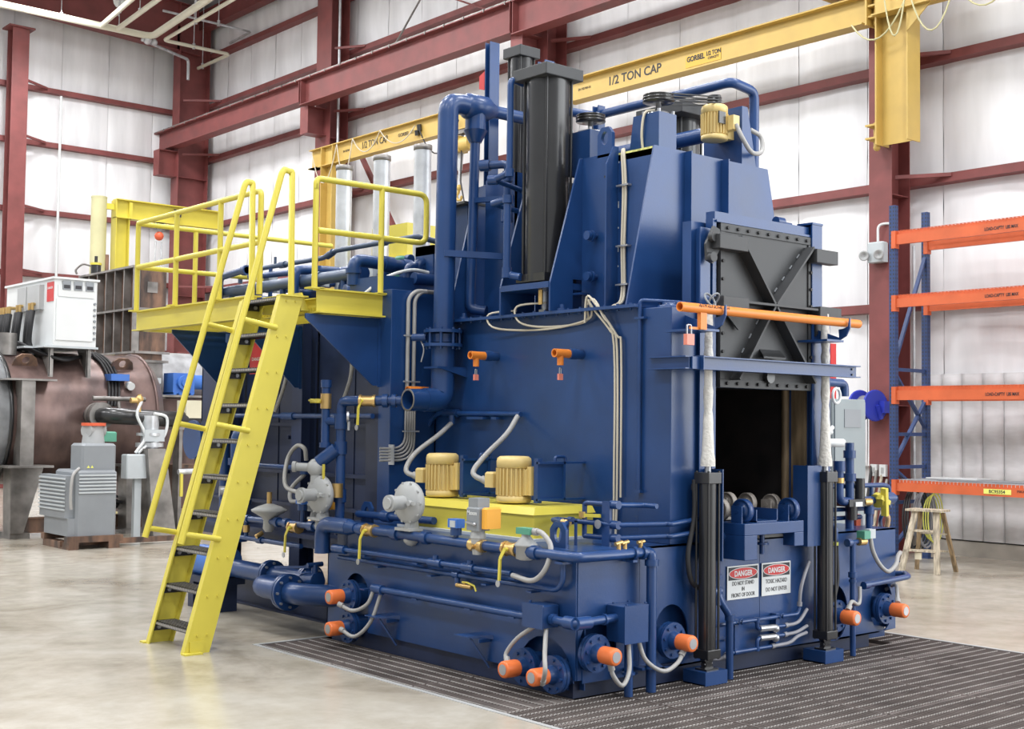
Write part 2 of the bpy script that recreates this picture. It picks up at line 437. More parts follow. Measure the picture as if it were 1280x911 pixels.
# roof
m = MB(); m.box(-14, WX + 0.3, -14, WY + 0.3, 12.75, 12.9); CEIL = struct(m, 'ceiling', ROOFM, 'white lined roof high over the hall')
m = MB(); m.ibeam((WX - 0.35, -4, 12.25), (WX - 0.35, WY, 12.25), Z, 0.5, 0.25)
tag(build(m, 'eave_beam', RED, None, (WX - 0.35, 10, 12.25)), 'long red eave beam along the top of the back wall', 'beam')
m = MB()
zr = lambda x: 11.55 - (x - 5.3) * 0.05
m.prism([(-8, 25.25, zr(-8)), (9.95, 25.25, zr(9.95)), (9.95, 25.25, zr(9.95) + 1.25), (-8, 25.25, zr(-8) + 1.25)], (0, 0.012, 0))
m.prism([(-8, 25.1, zr(-8)), (9.95, 25.1, zr(9.95)), (9.95, 25.4, zr(9.95)), (-8, 25.4, zr(-8))], (0, 0, -0.02))
m.prism([(-8, 25.1, zr(-8) + 1.25), (9.95, 25.1, zr(9.95) + 1.25), (9.95, 25.4, zr(9.95) + 1.25), (-8, 25.4, zr(-8) + 1.25)], (0, 0, 0.02))
for x in (9.35,): m.box(x, x + 0.02, 25.12, 25.38, zr(x), zr(x) + 1.25)
tag(build(m, 'roof_rafter', RED, None, (0, 25.25, 11.6)), 'deep dark red roof rafter in the upper left corner', 'beam')

# ------------------------------------------------------------------ steel columns
def hcolumn(label, xi, xo, y0, y1, z1, bracket=None, haunch=False):
    t = thing('steel_column', label, 'column', ((xi + xo) / 2, (y0 + y1) / 2, 0))
    m = MB(); m.box(xi, xi + 0.016, y0, y1, 0.02, z1); build(m, 'flange', RED, t)
    m = MB(); m.box(xo - 0.016, xo, y0, y1, 0.02, z1); build(m, 'flange', RED, t)
    ym = (y0 + y1) / 2
    m = MB(); m.box(xi + 0.016, xo - 0.016, ym - 0.006, ym + 0.006, 0.02, z1); build(m, 'web', RED, t)
    m = MB(); m.box(xi - 0.05, xo + 0.05, y0 - 0.04, y1 + 0.04, 0, 0.02); build(m, 'base_plate', RED, t)
    m = MB()
    for z in (2.0, 4.9, 8.0): m.box(xi + 0.016, xo - 0.016, y0 + 0.02, ym - 0.006, z, z + 0.012)
    build(m, 'stiffener', RED, t)
    if bracket:
        bz0, bz1, bx = bracket
        m = MB(); m.ibeam((bx, ym, bz0 + (bz1 - bz0) / 2), (xi, ym, bz0 + (bz1 - bz0) / 2), Z, bz1 - bz0, 0.32)
        m.box(bx - 0.016, bx, ym - 0.16, ym + 0.16, bz0, bz1)
        build(m, 'crane_bracket', RED, t)
    # flange braces to the girts on the right hand side
    for z in GZ[:5]:
        m = MB(); m.bar((xi + 0.12, y0 + 0.02, z + 0.02), (WX - 0.2, y0 - 0.62, z + 0.02), 0.06, 0.05); build(m, 'flange_brace', RED, t)
    return t
hcolumn('red column at right behind the blue and orange rack', 9.75, 10.2, 4.10, 4.46, 12.3)
hcolumn('red column behind the tall black cylinders', 9.72, 10.2, 11.15, 11.72, 12.3, (8.05, 8.66, 9.25))
hcolumn('red column behind the yellow crane mast over the platform', 9.72, 10.2, 18.35, 18.95, 12.3, (8.05, 8.66, 9.25))
t = hcolumn('red corner column under the roof rafter', 9.35, 10.2, 25.05, 25.45, 12.0, (8.0, 8.66, 8.85))
t = thing('steel_column', 'slim red column at the left edge before the end wall', 'column', (5.3, 25.4, 0))
m = MB(); m.ibeam((5.31, 25.45, 0.02), (5.31, 25.45, 11.1), (0, 1, 0), 0.36, 0.40); build(m, 'shaft', RED, t)
m = MB(); m.box(5.0, 5.62, 25.18, 25.7, 11.1, 11.14); build(m, 'cap_plate', RED, t)
for z in GL[:5]:
    m = MB(); m.bar((5.45, 25.3, z + 0.02), (6.15, 25.78, z + 0.02), 0.06, 0.05); build(m, 'flange_brace', RED, t)
# crane girder along the back wall
t = thing('crane_runway_girder', 'long red crane girder crossing the top of the scene', 'girder', (9.25, 15, 8.66))
ys = [26.2, 18.65, 11.45, 3.9, -3.5]
for a, b, h in ((26.2, 18.65, 0.50), (18.65, 11.45, 0.58), (11.45, 3.9, 0.62), (3.9, -3.5, 0.62)):
    m = MB(); z1 = 9.24
    m.ibeam((9.25, a - 0.01, z1 - h / 2), (9.25, b + 0.01, z1 - h / 2), Z, h, 0.30, 0.02, 0.012)
    m.box(9.11, 9.39, a - 0.05, a - 0.035, z1 - h, z1); m.box(9.11, 9.39, b + 0.035, b + 0.05, z1 - h, z1)
    build(m, 'girder_span', RED, t)
m = MB()
for i in range(50): m.box(9.085, 9.10, 26 - i * 0.6, 26 - i * 0.6 + 0.02, 9.20, 9.27)
m.box(9.1, 9.12, -3.5, 26.2, 9.24, 9.265)
build(m, 'rail_clips', STEEL, t, kind='stuff')
# brace rods / angles on the wall
def rod(name, label, p, q, r, m_, cat='brace'):
    m = MB(); m.cyl(p, q, r, 8); return single(m, name, m_, label, cat, (V(p) + V(q)) / 2)
m = MB(); m.bar((10.05, 17.75, 7.75), (10.05, 15.1, 4.2), 0.09, 0.09); single(m, 'wall_brace', RED, 'sloping red angle brace behind the silver stacks', 'brace', (10.05, 16, 6))
rod('brace_rod', 'thin dark rod rising right above the crane girder near the top edge', (9.9, 16.3, 9.5), (9.9, 14.2, 11.3), 0.02, STEEL)
rod('brace_rod', 'thin red rod falling right above the crane girder near the top edge', (9.9, 15.2, 10.6), (9.9, 13.0, 9.6), 0.018, RED)
rod('wall_conduit', 'thin white conduit running up the end wall by the slim left column', (6.45, 25.6, 2.5), (6.45, 25.6, 9.7), 0.035, WHITE, 'conduit')
rod('wall_conduit', 'thin grey conduit running up the red column behind the platform', (9.9, 18.3, 2.5), (9.9, 18.3, 12.3), 0.03, GALV, 'conduit')
rod('wall_conduit', 'grey conduit running up beside the right red column', (10.1, 3.98, 0.4), (10.1, 3.98, 4.2), 0.02, GALV, 'conduit')
# sprinkler pipes hung from the roof
def pipe_run(name, label, paths, m_, cat='pipe', extra=None, loc=None):
    t = thing(name, label, cat, loc or paths[0][0][0])
    for pts, r in paths:
        m = MB(); m.tube(arc_path(pts, r * 3), r, 8); build(m, 'pipe', m_, t)
    return t
def hanger(t, x, y, z, r=0.06):
    m = MB(); m.cyl((x, y, z), (x, y, 12.75), 0.012, 6); m.cyl((x, y, z - 0.06), (x, y, z + 0.08), 0.04, 8); build(m, 'hanger', GALV, t)
t = pipe_run('sprinkler_main', 'thick cream sprinkler main running along the end wall to the roof corner', [([(2.0, 23.5, 11.02), (7.84, 23.5, 11.02), (7.45, 19.0, 11.02)], 0.085)], SPRINK)
hanger(t, 5.6, 23.5, 11.05); hanger(t, 7.0, 23.5, 11.05); hanger(t, 7.55, 20.6, 11.05)
t = pipe_run('sprinkler_branch', 'cream sprinkler branch looping back from the roof corner to the right', [([(7.9, 19.0, 11.0), (8.15, 23.5, 11.0), (9.94, 23.5, 11.0), (9.95, 25.4, 11.0)], 0.045)], SPRINK)
hanger(t, 8.95, 23.5, 11.0); hanger(t, 8.05, 21.6, 11.0); hanger(t, 9.95, 25.0, 11.0)
t = pipe_run('sprinkler_branch', 'upper left pair of cream sprinkler branches near the roof fan', [([(6.55, 23.45, 11.02), (6.1, 19.0, 11.1)], 0.06), ([(6.95, 23.45, 11.02), (6.6, 19.0, 11.05)], 0.06)], SPRINK)
hanger(t, 6.45, 22.2, 11.06); hanger(t, 6.85, 22.0, 11.06)
t = pipe_run('sprinkler_drop', 'grey drop pipe with valve by the corner column', [([(7.6, 23.52, 10.9), (9.35, 24.6, 10.98), (9.35, 24.6, 10.45)], 0.04)], GALV)
m = MB(); m.sphere((7.75, 23.55, 10.93), 0.11); m.sphere((7.95, 23.6, 10.93), 0.08); build(m, 'valve', GALV, t)
t = pipe_run('sprinkler_end_line', 'thin dark sprinkler line crossing to the back wall at the top', [([(7.6, 22.4, 11.35), (10.2, 22.9, 11.5), (10.2, 24.0, 11.45)], 0.03)], GALV)
hanger(t, 9.2, 22.7, 11.45)
t = thing('roof_fan', 'small white swivel lamp head hung among the sprinkler pipes', 'lamp', (6.6, 22.6, 11.4))
m = MB(); m.lathe((6.6, 22.6, 11.45), (0.6, 0.3, 0), [(0.05, 0), (0.19, 0.02), (0.2, 0.05), (0.1, 0.1), (0.04, 0.14)], 14); build(m, 'dish', WHITE, t)
m = MB(); m.cyl((6.6, 22.6, 11.45), (6.38, 22.5, 11.48), 0.07, 10); build(m, 'motor', WHITE, t)
m = MB(); m.cyl((6.6, 22.6, 11.45), (6.6, 22.6, 11.05), 0.025, 6); build(m, 'stem', GALV, t)

# ------------------------------------------------------------------ grating over the pit
G = thing('floor_grating', 'steel bar grating panels set flush in the floor around the machine', 'grating', (1.7, -0.5, 0))
def grate(x0, x1, y0, y1, along_x):
    t = MB(); b = MB()
    if along_x:
        y = y0 + 0.01
        while y < y1 - 0.005: t.box(x0, x1, y - 0.0025, y + 0.0025, -0.03, -0.002); y += 0.030
        x = x0 + 0.03
        while x < x1: b.box(x - 0.0035, x + 0.0035, y0, y1, -0.009, 0.0); x += 0.10
    else:
        x = x0 + 0.01
        while x < x1 - 0.005: t.box(x - 0.0025, x + 0.0025, y0, y1, -0.03, -0.002); x += 0.030
        y = y0 + 0.03
        while y < y1: [b.box(x0 + 0.03 * q, x0 + 0.03 * q + 0.017, y - 0.0032, y + 0.0032, -0.009, 0.0005) for q in range(int((x1 - x0) / 0.03))]; y += 0.10  # serration highlights put into the colour as short pale dashes
    f = 0.005
    t.box(x0, x1, y0, y0 + f, -0.03, 0); t.box(x0, x1, y1 - f, y1, -0.03, 0); t.box(x0, x0 + f, y0, y1, -0.03, 0); t.box(x1 - f, x1, y0, y1, -0.03, 0)
    p = build(t, 'grating_panel', GRATE, G); build(b, 'cross_rods', GRATEB, p, kind='stuff')
for y0, y1 in ((0.02, 0.96), (0.96, 1.92), (1.92, 2.89)): grate(gx0 + 0.004, 0.02, y0 + 0.003, y1 - 0.003, True)
for x0, x1 in ((gx0, 0.36), (0.36, 1.24), (1.24, 2.12), (2.12, 3.0), (3.0, gx1)):
    for y0, y1 in ((-0.42, 0.02), (-1.4, -0.42), (-2.4, -1.4)):
        grate(x0 + 0.004, x1 - 0.004, y0 + 0.003, y1 - 0.003, False)
grate(3.48, gx1 - 0.003, 0.025, 1.0, False); grate(3.48, gx1 - 0.003, 1.005, 2.0, False)
# ================================================================== QUENCH TANK (base)
CX = 1.735
TW = 3.47; TL = 2.83; TZ = 0.91
T = thing('quench_tank', 'low wide blue steel tank forming the base of the machine', 'tank', (0, 0, 0))
def stad(cx, cz, rx, rz, n=24): return ell(cx, cz, rx, rz, n)
# left side panel (outline in Y,Z with two notches for the heaters)
def archnotch(a, b, zb, zt, n=10):
    r = (b - a) / 2; c = (a + b) / 2
    return [(a, zb)] + [(c - r * math.cos(math.pi * i / n), zt - r + r * math.sin(math.pi * i / n)) for i in range(n + 1)] + [(b, zb)]
m = MB()
out = [(0, 0.12)] + archnotch(0.02, 0.54, 0.12, 0.36) + archnotch(2.26, 2.58, 0.12, 0.55) + [(TL, 0.12), (TL, 0.70), (2.55, 0.70), (2.55, TZ), (0, TZ)]
m.prism([(0, y, z) for y, z in out], (0.012, 0, 0)); build(m, 'side_panel', BLUE, T)
m = MB(); m.box(0.085, 0.095, 0.01, TL, 0.05, TZ - 0.02); build(m, 'inner_wall', BLUE, T)
# front panels
m = MB(); plate_holes(m, [(0.012, 0.12), (0.555, 0.12), (0.555, TZ), (0.012, TZ)], [ell(0.185, 0.30, 0.165, 0.20)], (0, 0.0, 0), X, Z, 0.012); build(m, 'front_panel', BLUE, T)
m = MB(); plate_holes(m, [(0.558, 0.12), (1.775, 0.12), (1.775, TZ), (0.558, TZ)], [ell(0.86, 0.31, 0.17, 0.21)], (0, 0.0, 0), X, Z, 0.012); build(m, 'front_panel', BLUE, T)
m = MB(); plate_holes(m, [(1.779, 0.12), (TW, 0.12), (TW, TZ), (1.779, TZ)], [ell(2.66, 0.31, 0.17, 0.21), ell(3.28, 0.31, 0.15, 0.20)], (0, 0.0, 0), X, Z, 0.012); build(m, 'front_panel', BLUE, T)
m = MB(); m.box(0.05, 0.545, -0.012, -0.004, 0.10, 0.19); build(m, 'lower_strip', BLUE, T)
m = MB(); m.box(0.012, TW - 0.012, 0.085, 0.095, 0.05, TZ - 0.02); build(m, 'inner_wall', BLUE, T)
m = MB(); m.box(TW - 0.012, TW, 0.012, TL, 0.12, TZ); build(m, 'side_panel', BLUE, T)
m = MB(); m.box(0, TW, TL - 0.012, TL, 0.12, 0.7); build(m, 'back_panel', BLUE, T)
m = MB(); m.box(0.0, TW, -0.006, TL, TZ - 0.012, TZ); build(m, 'top_plate', BLUE, T)
m = MB(); m.box(0.03, TW - 0.28, 0.05, TL - 0.03, 0.0, 0.12); build(m, 'skirt', BLUE2, T)
for yb in (1.87, 0.81):
    m = MB()
    m.prism([(0, yb - 0.02, 0.30), (-0.14, yb + 0.09, 0.285), (-0.14, yb + 0.09, 0.277), (0, yb - 0.02, 0.27)], (0, 0.14, 0))
    m.box(-0.105, 0, yb, yb + 0.012, 0.252, 0.275)
    m.bar((-0.10, yb + 0.1, 0.268), (0, yb + 0.02, 0.08), 0.035, 0.012)
    build(m, 'support_bracket', BLUE, T)
def lug(parent, c, ax, w, h, t, hole):
    # lifting eye plate: c = bottom centre, ax = width direction
    ax = V(ax); c = V(c)
    o = [(-w / 2, 0), (w / 2, 0), (w / 2, h - w * 0.32), (w * 0.24, h), (-w * 0.24, h), (-w / 2, h - w * 0.32)]
    m = MB(); plate_holes(m, o, [ell(0, h - w * 0.55, hole[0], hole[1], 20)], c, ax, Z, t)
    return build(m, 'lifting_lug', BLUE, parent)
lug(T, (0.10, 0.27, TZ), (0, -1, 0), 0.15, 0.165, 0.02, (0.032, 0.05))
lug(T, (0.25, 2.66, TZ), (0, -1, 0), 0.15, 0.16, 0.02, (0.03, 0.045))
# small clamps on the side wall carrying the conduits
m = MB()
for y in (2.2, 1.55, 0.95, 0.5):
    m.box(-0.10, 0, y - 0.03, y + 0.03, 0.70, 0.712)
    m.box(-0.10, 0, y - 0.03, y + 0.03, 0.452, 0.462)
    m.box(-0.08, 0, y - 0.17, y - 0.12, 0.628, 0.638)
build(m, 'pipe_clips', BLUE, T, kind='stuff')

# immersion heaters with orange end caps
def heater(label, c, d, side, cable):
    c = V(c); d = V(d)
    t = thing('immersion_heater', label, 'heater', c, 'immersion heaters around the tank foot')
    m = MB(); m.cyl(c - d * 0.15, c + d * 0.0, 0.085, 16); build(m, 'tube', BLUE, t)
    for a, b, r in ((0.0, 0.022, 0.118), (0.027, 0.05, 0.118)):
        m = MB(); m.cyl(c + d * a, c + d * b, r, 20); build(m, 'flange', BLUE, t)
    _, u, v = basis(d); m = MB()
    m.bolts([c + d * 0.05 + u * 0.092 * math.cos(a) + v * 0.092 * math.sin(a) for a in [math.pi / 4 * k + 0.2 for k in range(8)]], d, 0.011, 0.012)
    build(m, 'bolts', BLUE, t, kind='stuff')
    m = MB(); m.cyl(c + d * 0.05, c + d * 0.10, 0.062, 16, 0.05); build(m, 'neck', BLUE, t)
    m = MB(); m.lathe(c + d * 0.10, d, [(0.052, 0), (0.054, 0.01), (0.054, 0.105), (0.05, 0.115), (0.036, 0.116)], 18); cp = build(m, 'end_cap', CAPOR, t, label='orange plastic end cap')
    m = MB(); m.cyl(c + d * 0.215, c + d * 0.2185, 0.034, 14); build(m, 'rating_plate', CHROME, cp)
    m = MB(); pts = spline(cable, 5); m.tube(pts, 0.0145, 8); m.cyl(cable[-1], V(cable[-1]) + (V(cable[-2]) - V(cable[-1])).normalized() * 0.04, 0.021, 8)
    build(m, 'flexible_conduit', CONDUIT, t)
    return t
heater('upper of the two heaters at the far left end of the tank', (-0.035, 2.42, 0.386), (-1, 0, 0), 0, [(-0.09, 2.06, 0.47), (-0.12, 2.10, 0.36), (-0.15, 2.24, 0.30), (-0.20, 2.36, 0.34)])
heater('lower of the two heaters at the far left end of the tank', (-0.035, 2.42, 0.15), (-1, 0, 0), 0, [(-0.07, 1.99, 0.46), (-0.12, 2.05, 0.24), (-0.17, 2.18, 0.12), (-0.19, 2.34, 0.155)])
heater('left heater of the pair on the tank side just before the corner', (-0.035, 0.395, 0.158), (-1, 0, 0), 0, [(-0.10, 0.27, 0.43), (-0.13, 0.40, 0.34), (-0.16, 0.47, 0.24), (-0.19, 0.42, 0.19)])
heater('right heater of the pair on the tank side nearest the corner', (-0.035, 0.125, 0.15), (-1, 0, 0), 0, [(-0.10, 0.16, 0.43), (-0.20, 0.06, 0.30), (-0.25, 0.0, 0.21), (-0.19, 0.09, 0.115)])
heater('heater on the tank front just right of the near corner', (0.105, -0.035, 0.29), (0, -1, 0), 0, [(0.33, -0.13, 0.345), (0.30, -0.17, 0.18), (0.21, -0.2, 0.10), (0.13, -0.2, 0.17), (0.115, -0.19, 0.24)])
heater('heater on the tank front beside the left black cylinder', (0.80, -0.035, 0.30), (0, -1, 0), 0, [(0.42, -0.13, 0.345), (0.46, -0.16, 0.22), (0.60, -0.18, 0.14), (0.72, -0.19, 0.18), (0.79, -0.18, 0.25)])
heater('heater on the tank front half hidden by the right black cylinder', (2.60, -0.035, 0.302), (0, -1, 0), 0, [(2.85, -0.10, 0.50), (2.82, -0.12, 0.40), (2.76, -0.14, 0.38), (2.66, -0.16, 0.41), (2.60, -0.17, 0.355)])
heater('heater on the tank front at the far right corner', (3.235, -0.035, 0.302), (0, -1, 0), 0, [(3.44, 0.06, 0.42), (3.40, -0.05, 0.47), (3.32, -0.12, 0.42), (3.25, -0.17, 0.355)])
heater('heater on the right end of the tank peeking past the corner', (TW + 0.035, 0.3, 0.22), (1, 0, 0), 0, [(3.50, 0.20, 0.44), (3.62, 0.18, 0.40), (3.68, 0.22, 0.30), (3.64, 0.29, 0.27)])

# ================================================================== FURNACE BODY
B = thing('quench_vestibule', 'tall blue steel box body standing on the tank', 'furnace', (CX, 1.2, TZ))
BZ = 2.50
m = MB(); m.box(0.87, 0.885, 0.29, 2.62, TZ, BZ); build(m, 'side_wall', BLUE, B)
m = MB(); m.box(2.585, 2.60, 0.29, 2.62, TZ, BZ); build(m, 'side_wall', BLUE, B)
for x0 in (0.85, 2.62 - 0.285):
    m = MB(); m.box(x0, x0 + 0.285, 0.0, 0.29, TZ, BZ - 0.005); build(m, 'corner_post', BLUE, B, bevel=0.006)
m = MB(); m.box(1.135, 2.335, 0.13, 0.15, 1.97, BZ + 0.02); m.box(1.135, 1.29, 0.13, 0.15, TZ, 1.97); m.box(2.31, 2.335, 0.13, 0.15, TZ, 1.97); build(m, 'front_wall', BLUE, B)
m = MB(); m.box(0.87, 2.60, 2.605, 2.62, TZ, BZ); build(m, 'back_wall', BLUE, B)
m = MB(); m.box(0.775, 2.695, 0.27, 2.42, BZ, BZ + 0.022); build(m, 'roof_plate', BLUE, B)
m = MB()
m.bolts([(0.83, 0.36 + 0.125 * k, BZ - 0.012) for k in range(17)], Z, 0.011, 0.05)
m.bolts([(0.83, y, BZ + 0.022) for y in (2.2, 1.05)], Z, 0.04, 0.018, 8); m.bolts([(0.83, y, BZ + 0.03) for y in (2.2, 1.05)], Z, 0.02, 0.04, 8)
build(m, 'roof_bolts', BLUE, B, kind='stuff')
# dark firing chamber with worn jambs
m = MB()
m.box(1.29, 2.31, 1.9, 1.92, 1.0, 2.0); m.box(1.27, 1.29, 0.16, 1.92, 1.0, 2.0); m.box(2.31, 2.33, 0.16, 1.92, 1.0, 2.0); m.box(1.27, 2.33, 0.16, 1.92, 1.98, 2.0); m.box(1.27, 2.33, 0.16, 1.92, 0.98, 1.0)
ch = build(m, 'chamber', DARK, B, label='dark firing chamber behind the raised door')
m = MB(); m.box(1.62, 1.66, 1.75, 1.8, 1.0, 1.98); m.box(1.86, 1.875, 1.75, 1.8, 1.0, 1.98); m.box(1.93, 1.955, 1.72, 1.73, 1.62, 1.72); build(m, 'chamber_rib', DARK, ch)
for x0, x1, y0, y1 in ((2.30, 2.33, 0.0, 0.12), (1.245, 1.29, 0.0, 0.14)):
    m = MB(); m.box(x0, x1, y0, y1, 0.98, 1.975); build(m, 'door_jamb', JAMB, B, label='scorched brown steel jamb')
m = MB(); m.cyl((2.295, 0.17, 1.0), (2.295, 0.17, 1.975), 0.03, 10); build(m, 'door_seal', JAMB, B)
# sealed conduit standing on the body corner
m = MB(); m.tube(arc_path([(0.83, 0.27, 1.26), (0.83, 0.27, 2.55), (1.0, 0.08, 2.535), (1.05, 0.06, 2.53)], 0.03), 0.014, 8); m.box(0.815, 0.87, 0.22, 0.31, 2.42, 2.435); m.box(0.815, 0.87, 0.245, 0.295, 1.24, 1.26)
build(m, 'sensor_pipe', BLUE, B)
m = MB(); m.lathe((0.97, 0.10, BZ - 0.005), Z, [(0.10, 0), (0.10, 0.015), (0.07, 0.018), (0.07, 0.04)], 18); m.bolts([(0.97 + 0.085 * math.cos(a), 0.1 + 0.085 * math.sin(a), BZ + 0.01) for a in [k * math.pi / 3 for k in range(6)]], Z, 0.008, 0.02); build(m, 'post_flange', BLUE, B)

# orange test ports on the side wall with padlocks
def port(label, y, z, body=True):
    t = thing('test_port', label, 'pipe', (0.87, y, z), 'locked orange test ports on the machine side')
    m = MB(); m.cyl((0.88, y, z), (0.80, y, z), 0.036, 14); m.cyl((0.80, y, z), (0.74, y, z + 0.0), 0.04, 14); build(m, 'nipple', BLUE, t)
    m = MB(); m.pipe_end((0.76, y, z), (0.60, y, z), 0.031, 0.022); m.cyl((0.66, y, z - 0.02), (0.66, y, z - 0.085), 0.024, 10); build(m, 'orange_tee', ORANGE, t, label='orange pipe tee')
    m = MB(); m.tube(arc_path([(0.652, y, z - 0.15), (0.652, y, z - 0.105), (0.668, y, z - 0.105), (0.668, y, z - 0.15)], 0.008), 0.004, 6); lk = build(m, 'padlock', CHROME, t)
    m = MB(); m.box(0.64, 0.68, y - 0.008, y + 0.008, z - 0.19, z - 0.145); build(m, 'lock_body', PINKLOCK, lk)
port('orange locked test port on the side wall left of centre above the motors', 1.83, 2.215)
port('orange locked test port on the side wall right of centre near the cable bundle', 0.88, 2.20)
t = thing('test_port', 'orange locked test port sticking out behind the big blue drain pipe', 'pipe', (0.6, 2.62, 1.97), 'locked orange test ports on the machine side')
m = MB(); m.pipe_end((0.70, 2.5, 1.955), (0.50, 2.5, 1.955), 0.031, 0.022); m.cyl((0.655, 2.5, 1.94), (0.655, 2.5, 1.87), 0.024, 10); build(m, 'orange_tee', ORANGE, t)
m = MB(); m.box(0.63, 0.67, 2.49, 2.51, 1.79, 1.83); build(m, 'padlock', PINKLOCK, t)
m = MB(); m.cyl((0.70, 2.5, 1.955), (0.88, 2.5, 1.955), 0.034, 12); build(m, 'nipple', BLUE, t)

# ------------------------------------------------------------------ yellow fan housing and motors on the tank
t = thing('pump_housing', 'long low bright yellow box on the tank under the two motors', 'housing', (0.55, 1.4, TZ))
m = MB()
m.hexa([(0.25, 0.68, TZ), (0.80, 0.68, TZ), (0.80, 2.16, TZ), (0.25, 2.16, TZ), (0.25, 0.68, 1.10), (0.80, 0.68, 1.10), (0.80, 2.16, 1.10), (0.25, 2.16, 1.10)]); build(m, 'box', YEL, t)
m = MB(); m.prism([(0.23, 0.66, 1.10), (0.81, 0.66, 1.10), (0.81, 0.70, 1.13), (0.27, 0.70, 1.13)], (0, 1.52, 0)); 
m = MB(); m.hexa([(0.235, 0.665, 1.085), (0.81, 0.665, 1.085), (0.81, 2.175, 1.085), (0.235, 2.175, 1.085), (0.275, 0.70, 1.135), (0.81, 0.70, 1.135), (0.81, 2.14, 1.135), (0.275, 2.14, 1.135)]); build(m, 'lid', YEL, t)
m = MB(); m.box(0.21, 0.82, 0.64, 2.2, TZ, TZ + 0.018); build(m, 'gasket_flange', LGREY, t)
def motor_vert(t, c, r, h, m_=MOTORY, fins=26):
    # upright fan-cooled motor: c = bottom centre
    c = V(c); z = c.z
    m = MB(); m.lathe(c, Z, [(r * 0.55, 0), (r * 0.9, 0.0), (r * 0.97, h * 0.03), (r * 0.97, h * 0.13), (r * 0.86, h * 0.15)], 22); build(m, 'end_bell', m_, t)
    m = MB(); m.cyl(c + Z * h * 0.13, c + Z * h * 0.76, r * 0.85, 22)
    for k in range(fins):
        a = 2 * math.pi * k / fins
        d = V((math.cos(a), math.sin(a), 0)); e_ = V((-math.sin(a), math.cos(a), 0)) * 0.004
        p = c + d * r * 0.82; q = c + d * r * 1.0
        m.hexa([p - e_ + Z * h * .16, q - e_ + Z * h * .16, q + e_ + Z * h * .16, p + e_ + Z * h * .16, p - e_ + Z * h * .74, q - e_ + Z * h * .74, q + e_ + Z * h * .74, p + e_ + Z * h * .74])
    build(m, 'finned_frame', m_, t)
    m = MB(); m.lathe(c + Z * h * 0.745, Z, [(r * 0.9, 0), (r * 0.97, 0.004), (r * 0.97, h * 0.15), (r * 0.93, h * 0.21), (r * 0.8, h * 0.25), (r * 0.3, h * 0.258)], 22); build(m, 'fan_cover', m_, t)
def wall_motor(label, y, hose):
    c = V((0.42, y, 1.145)); t = thing('pump_motor', label, 'motor', c)
    motor_vert(t, c, 0.128, 0.325)
    m = MB(); m.box(c.x - 0.02, c.x + 0.07, y - 0.15, y - 0.115, 1.20, 1.38); m.box(c.x + 0.0, c.x + 0.05, y - 0.18, y - 0.14, 1.2, 1.40); build(m, 'mounting_foot', MOTORY, t)
    m = MB(); m.bbox(c.x - 0.12, c.x - 0.02, y + 0.10, y + 0.19, 1.245, 1.355, 0.012); m.cyl((c.x - 0.08, y + 0.19, 1.30), (c.x - 0.08, y + 0.21, 1.28), 0.022, 8); build(m, 'terminal_box', MOTORY, t)
    m = MB(); m.box(0.43, 0.47, y - 0.24, y - 0.20, 1.15, 1.46); m.box(0.47, 0.68, y - 0.24, y - 0.228, 1.17, 1.43); m.box(0.43, 0.87, y - 0.26, y - 0.225, 1.165, 1.18); m.box(0.43, 0.87, y - 0.26, y - 0.225, 1.42, 1.435); m.box(0.66, 0.675, y - 0.26, y - 0.12, 1.165, 1.435); build(m, 'support_bracket', BLUE, t)
    m = MB(); m.tube(arc_path([(0.6, y - 0.23, 1.42), (0.6, y - 0.23, 1.47), (0.7, y - 0.23, 1.47), (0.7, y - 0.23, 1.42)], 0.03), 0.012, 6); build(m, 'lifting_eye', BLUE, t)
    m = MB(); m.tube(spline(hose, 6), 0.020, 8); m.cyl(hose[0], V(hose[0]) + (V(hose[1]) - V(hose[0])).normalized() * 0.05, 0.027, 8); build(m, 'flexible_conduit', CONDUIT, t)
    return t
wall_motor('left of the two upright yellow motors on the yellow box', 1.92, [(0.34, 2.12, 1.28), (0.30, 2.22, 1.33), (0.40, 2.24, 1.46), (0.62, 2.24, 1.60), (0.80, 2.30, 1.70)])
wall_motor('right of the two upright yellow motors on the yellow box', 1.09, [(0.34, 1.29, 1.28), (0.30, 1.40, 1.34), (0.42, 1.42, 1.46), (0.66, 1.46, 1.62), (0.82, 1.52, 1.755)])
t = thing('wall_conduit', 'blue conduit on the side wall feeding the two yellow motors', 'conduit', (0.83, 2.2, 1.75))
m = MB(); m.tube(arc_path([(0.83, 2.72, 1.15), (0.83, 2.72, 1.55), (0.83, 2.58, 1.775), (0.83, 1.5, 1.768)], 0.12, 6), 0.020, 8); build(m, 'pipe', BLUE, t)
m = MB(); m.cyl((0.83, 2.42, 1.775), (0.83, 2.26, 1.775), 0.034, 10); m.cyl((0.80, 2.30, 1.76), (0.80, 2.30, 1.69), 0.026, 10); build(m, 'tee', BLUE, t)
for y0, y1 in ((1.90, 2.10), (1.74, 1.80)):
    m = MB(); m.box(0.79, 0.87, y0, y1, 1.728, 1.748); build(m, 'bracket', BLUE, t)
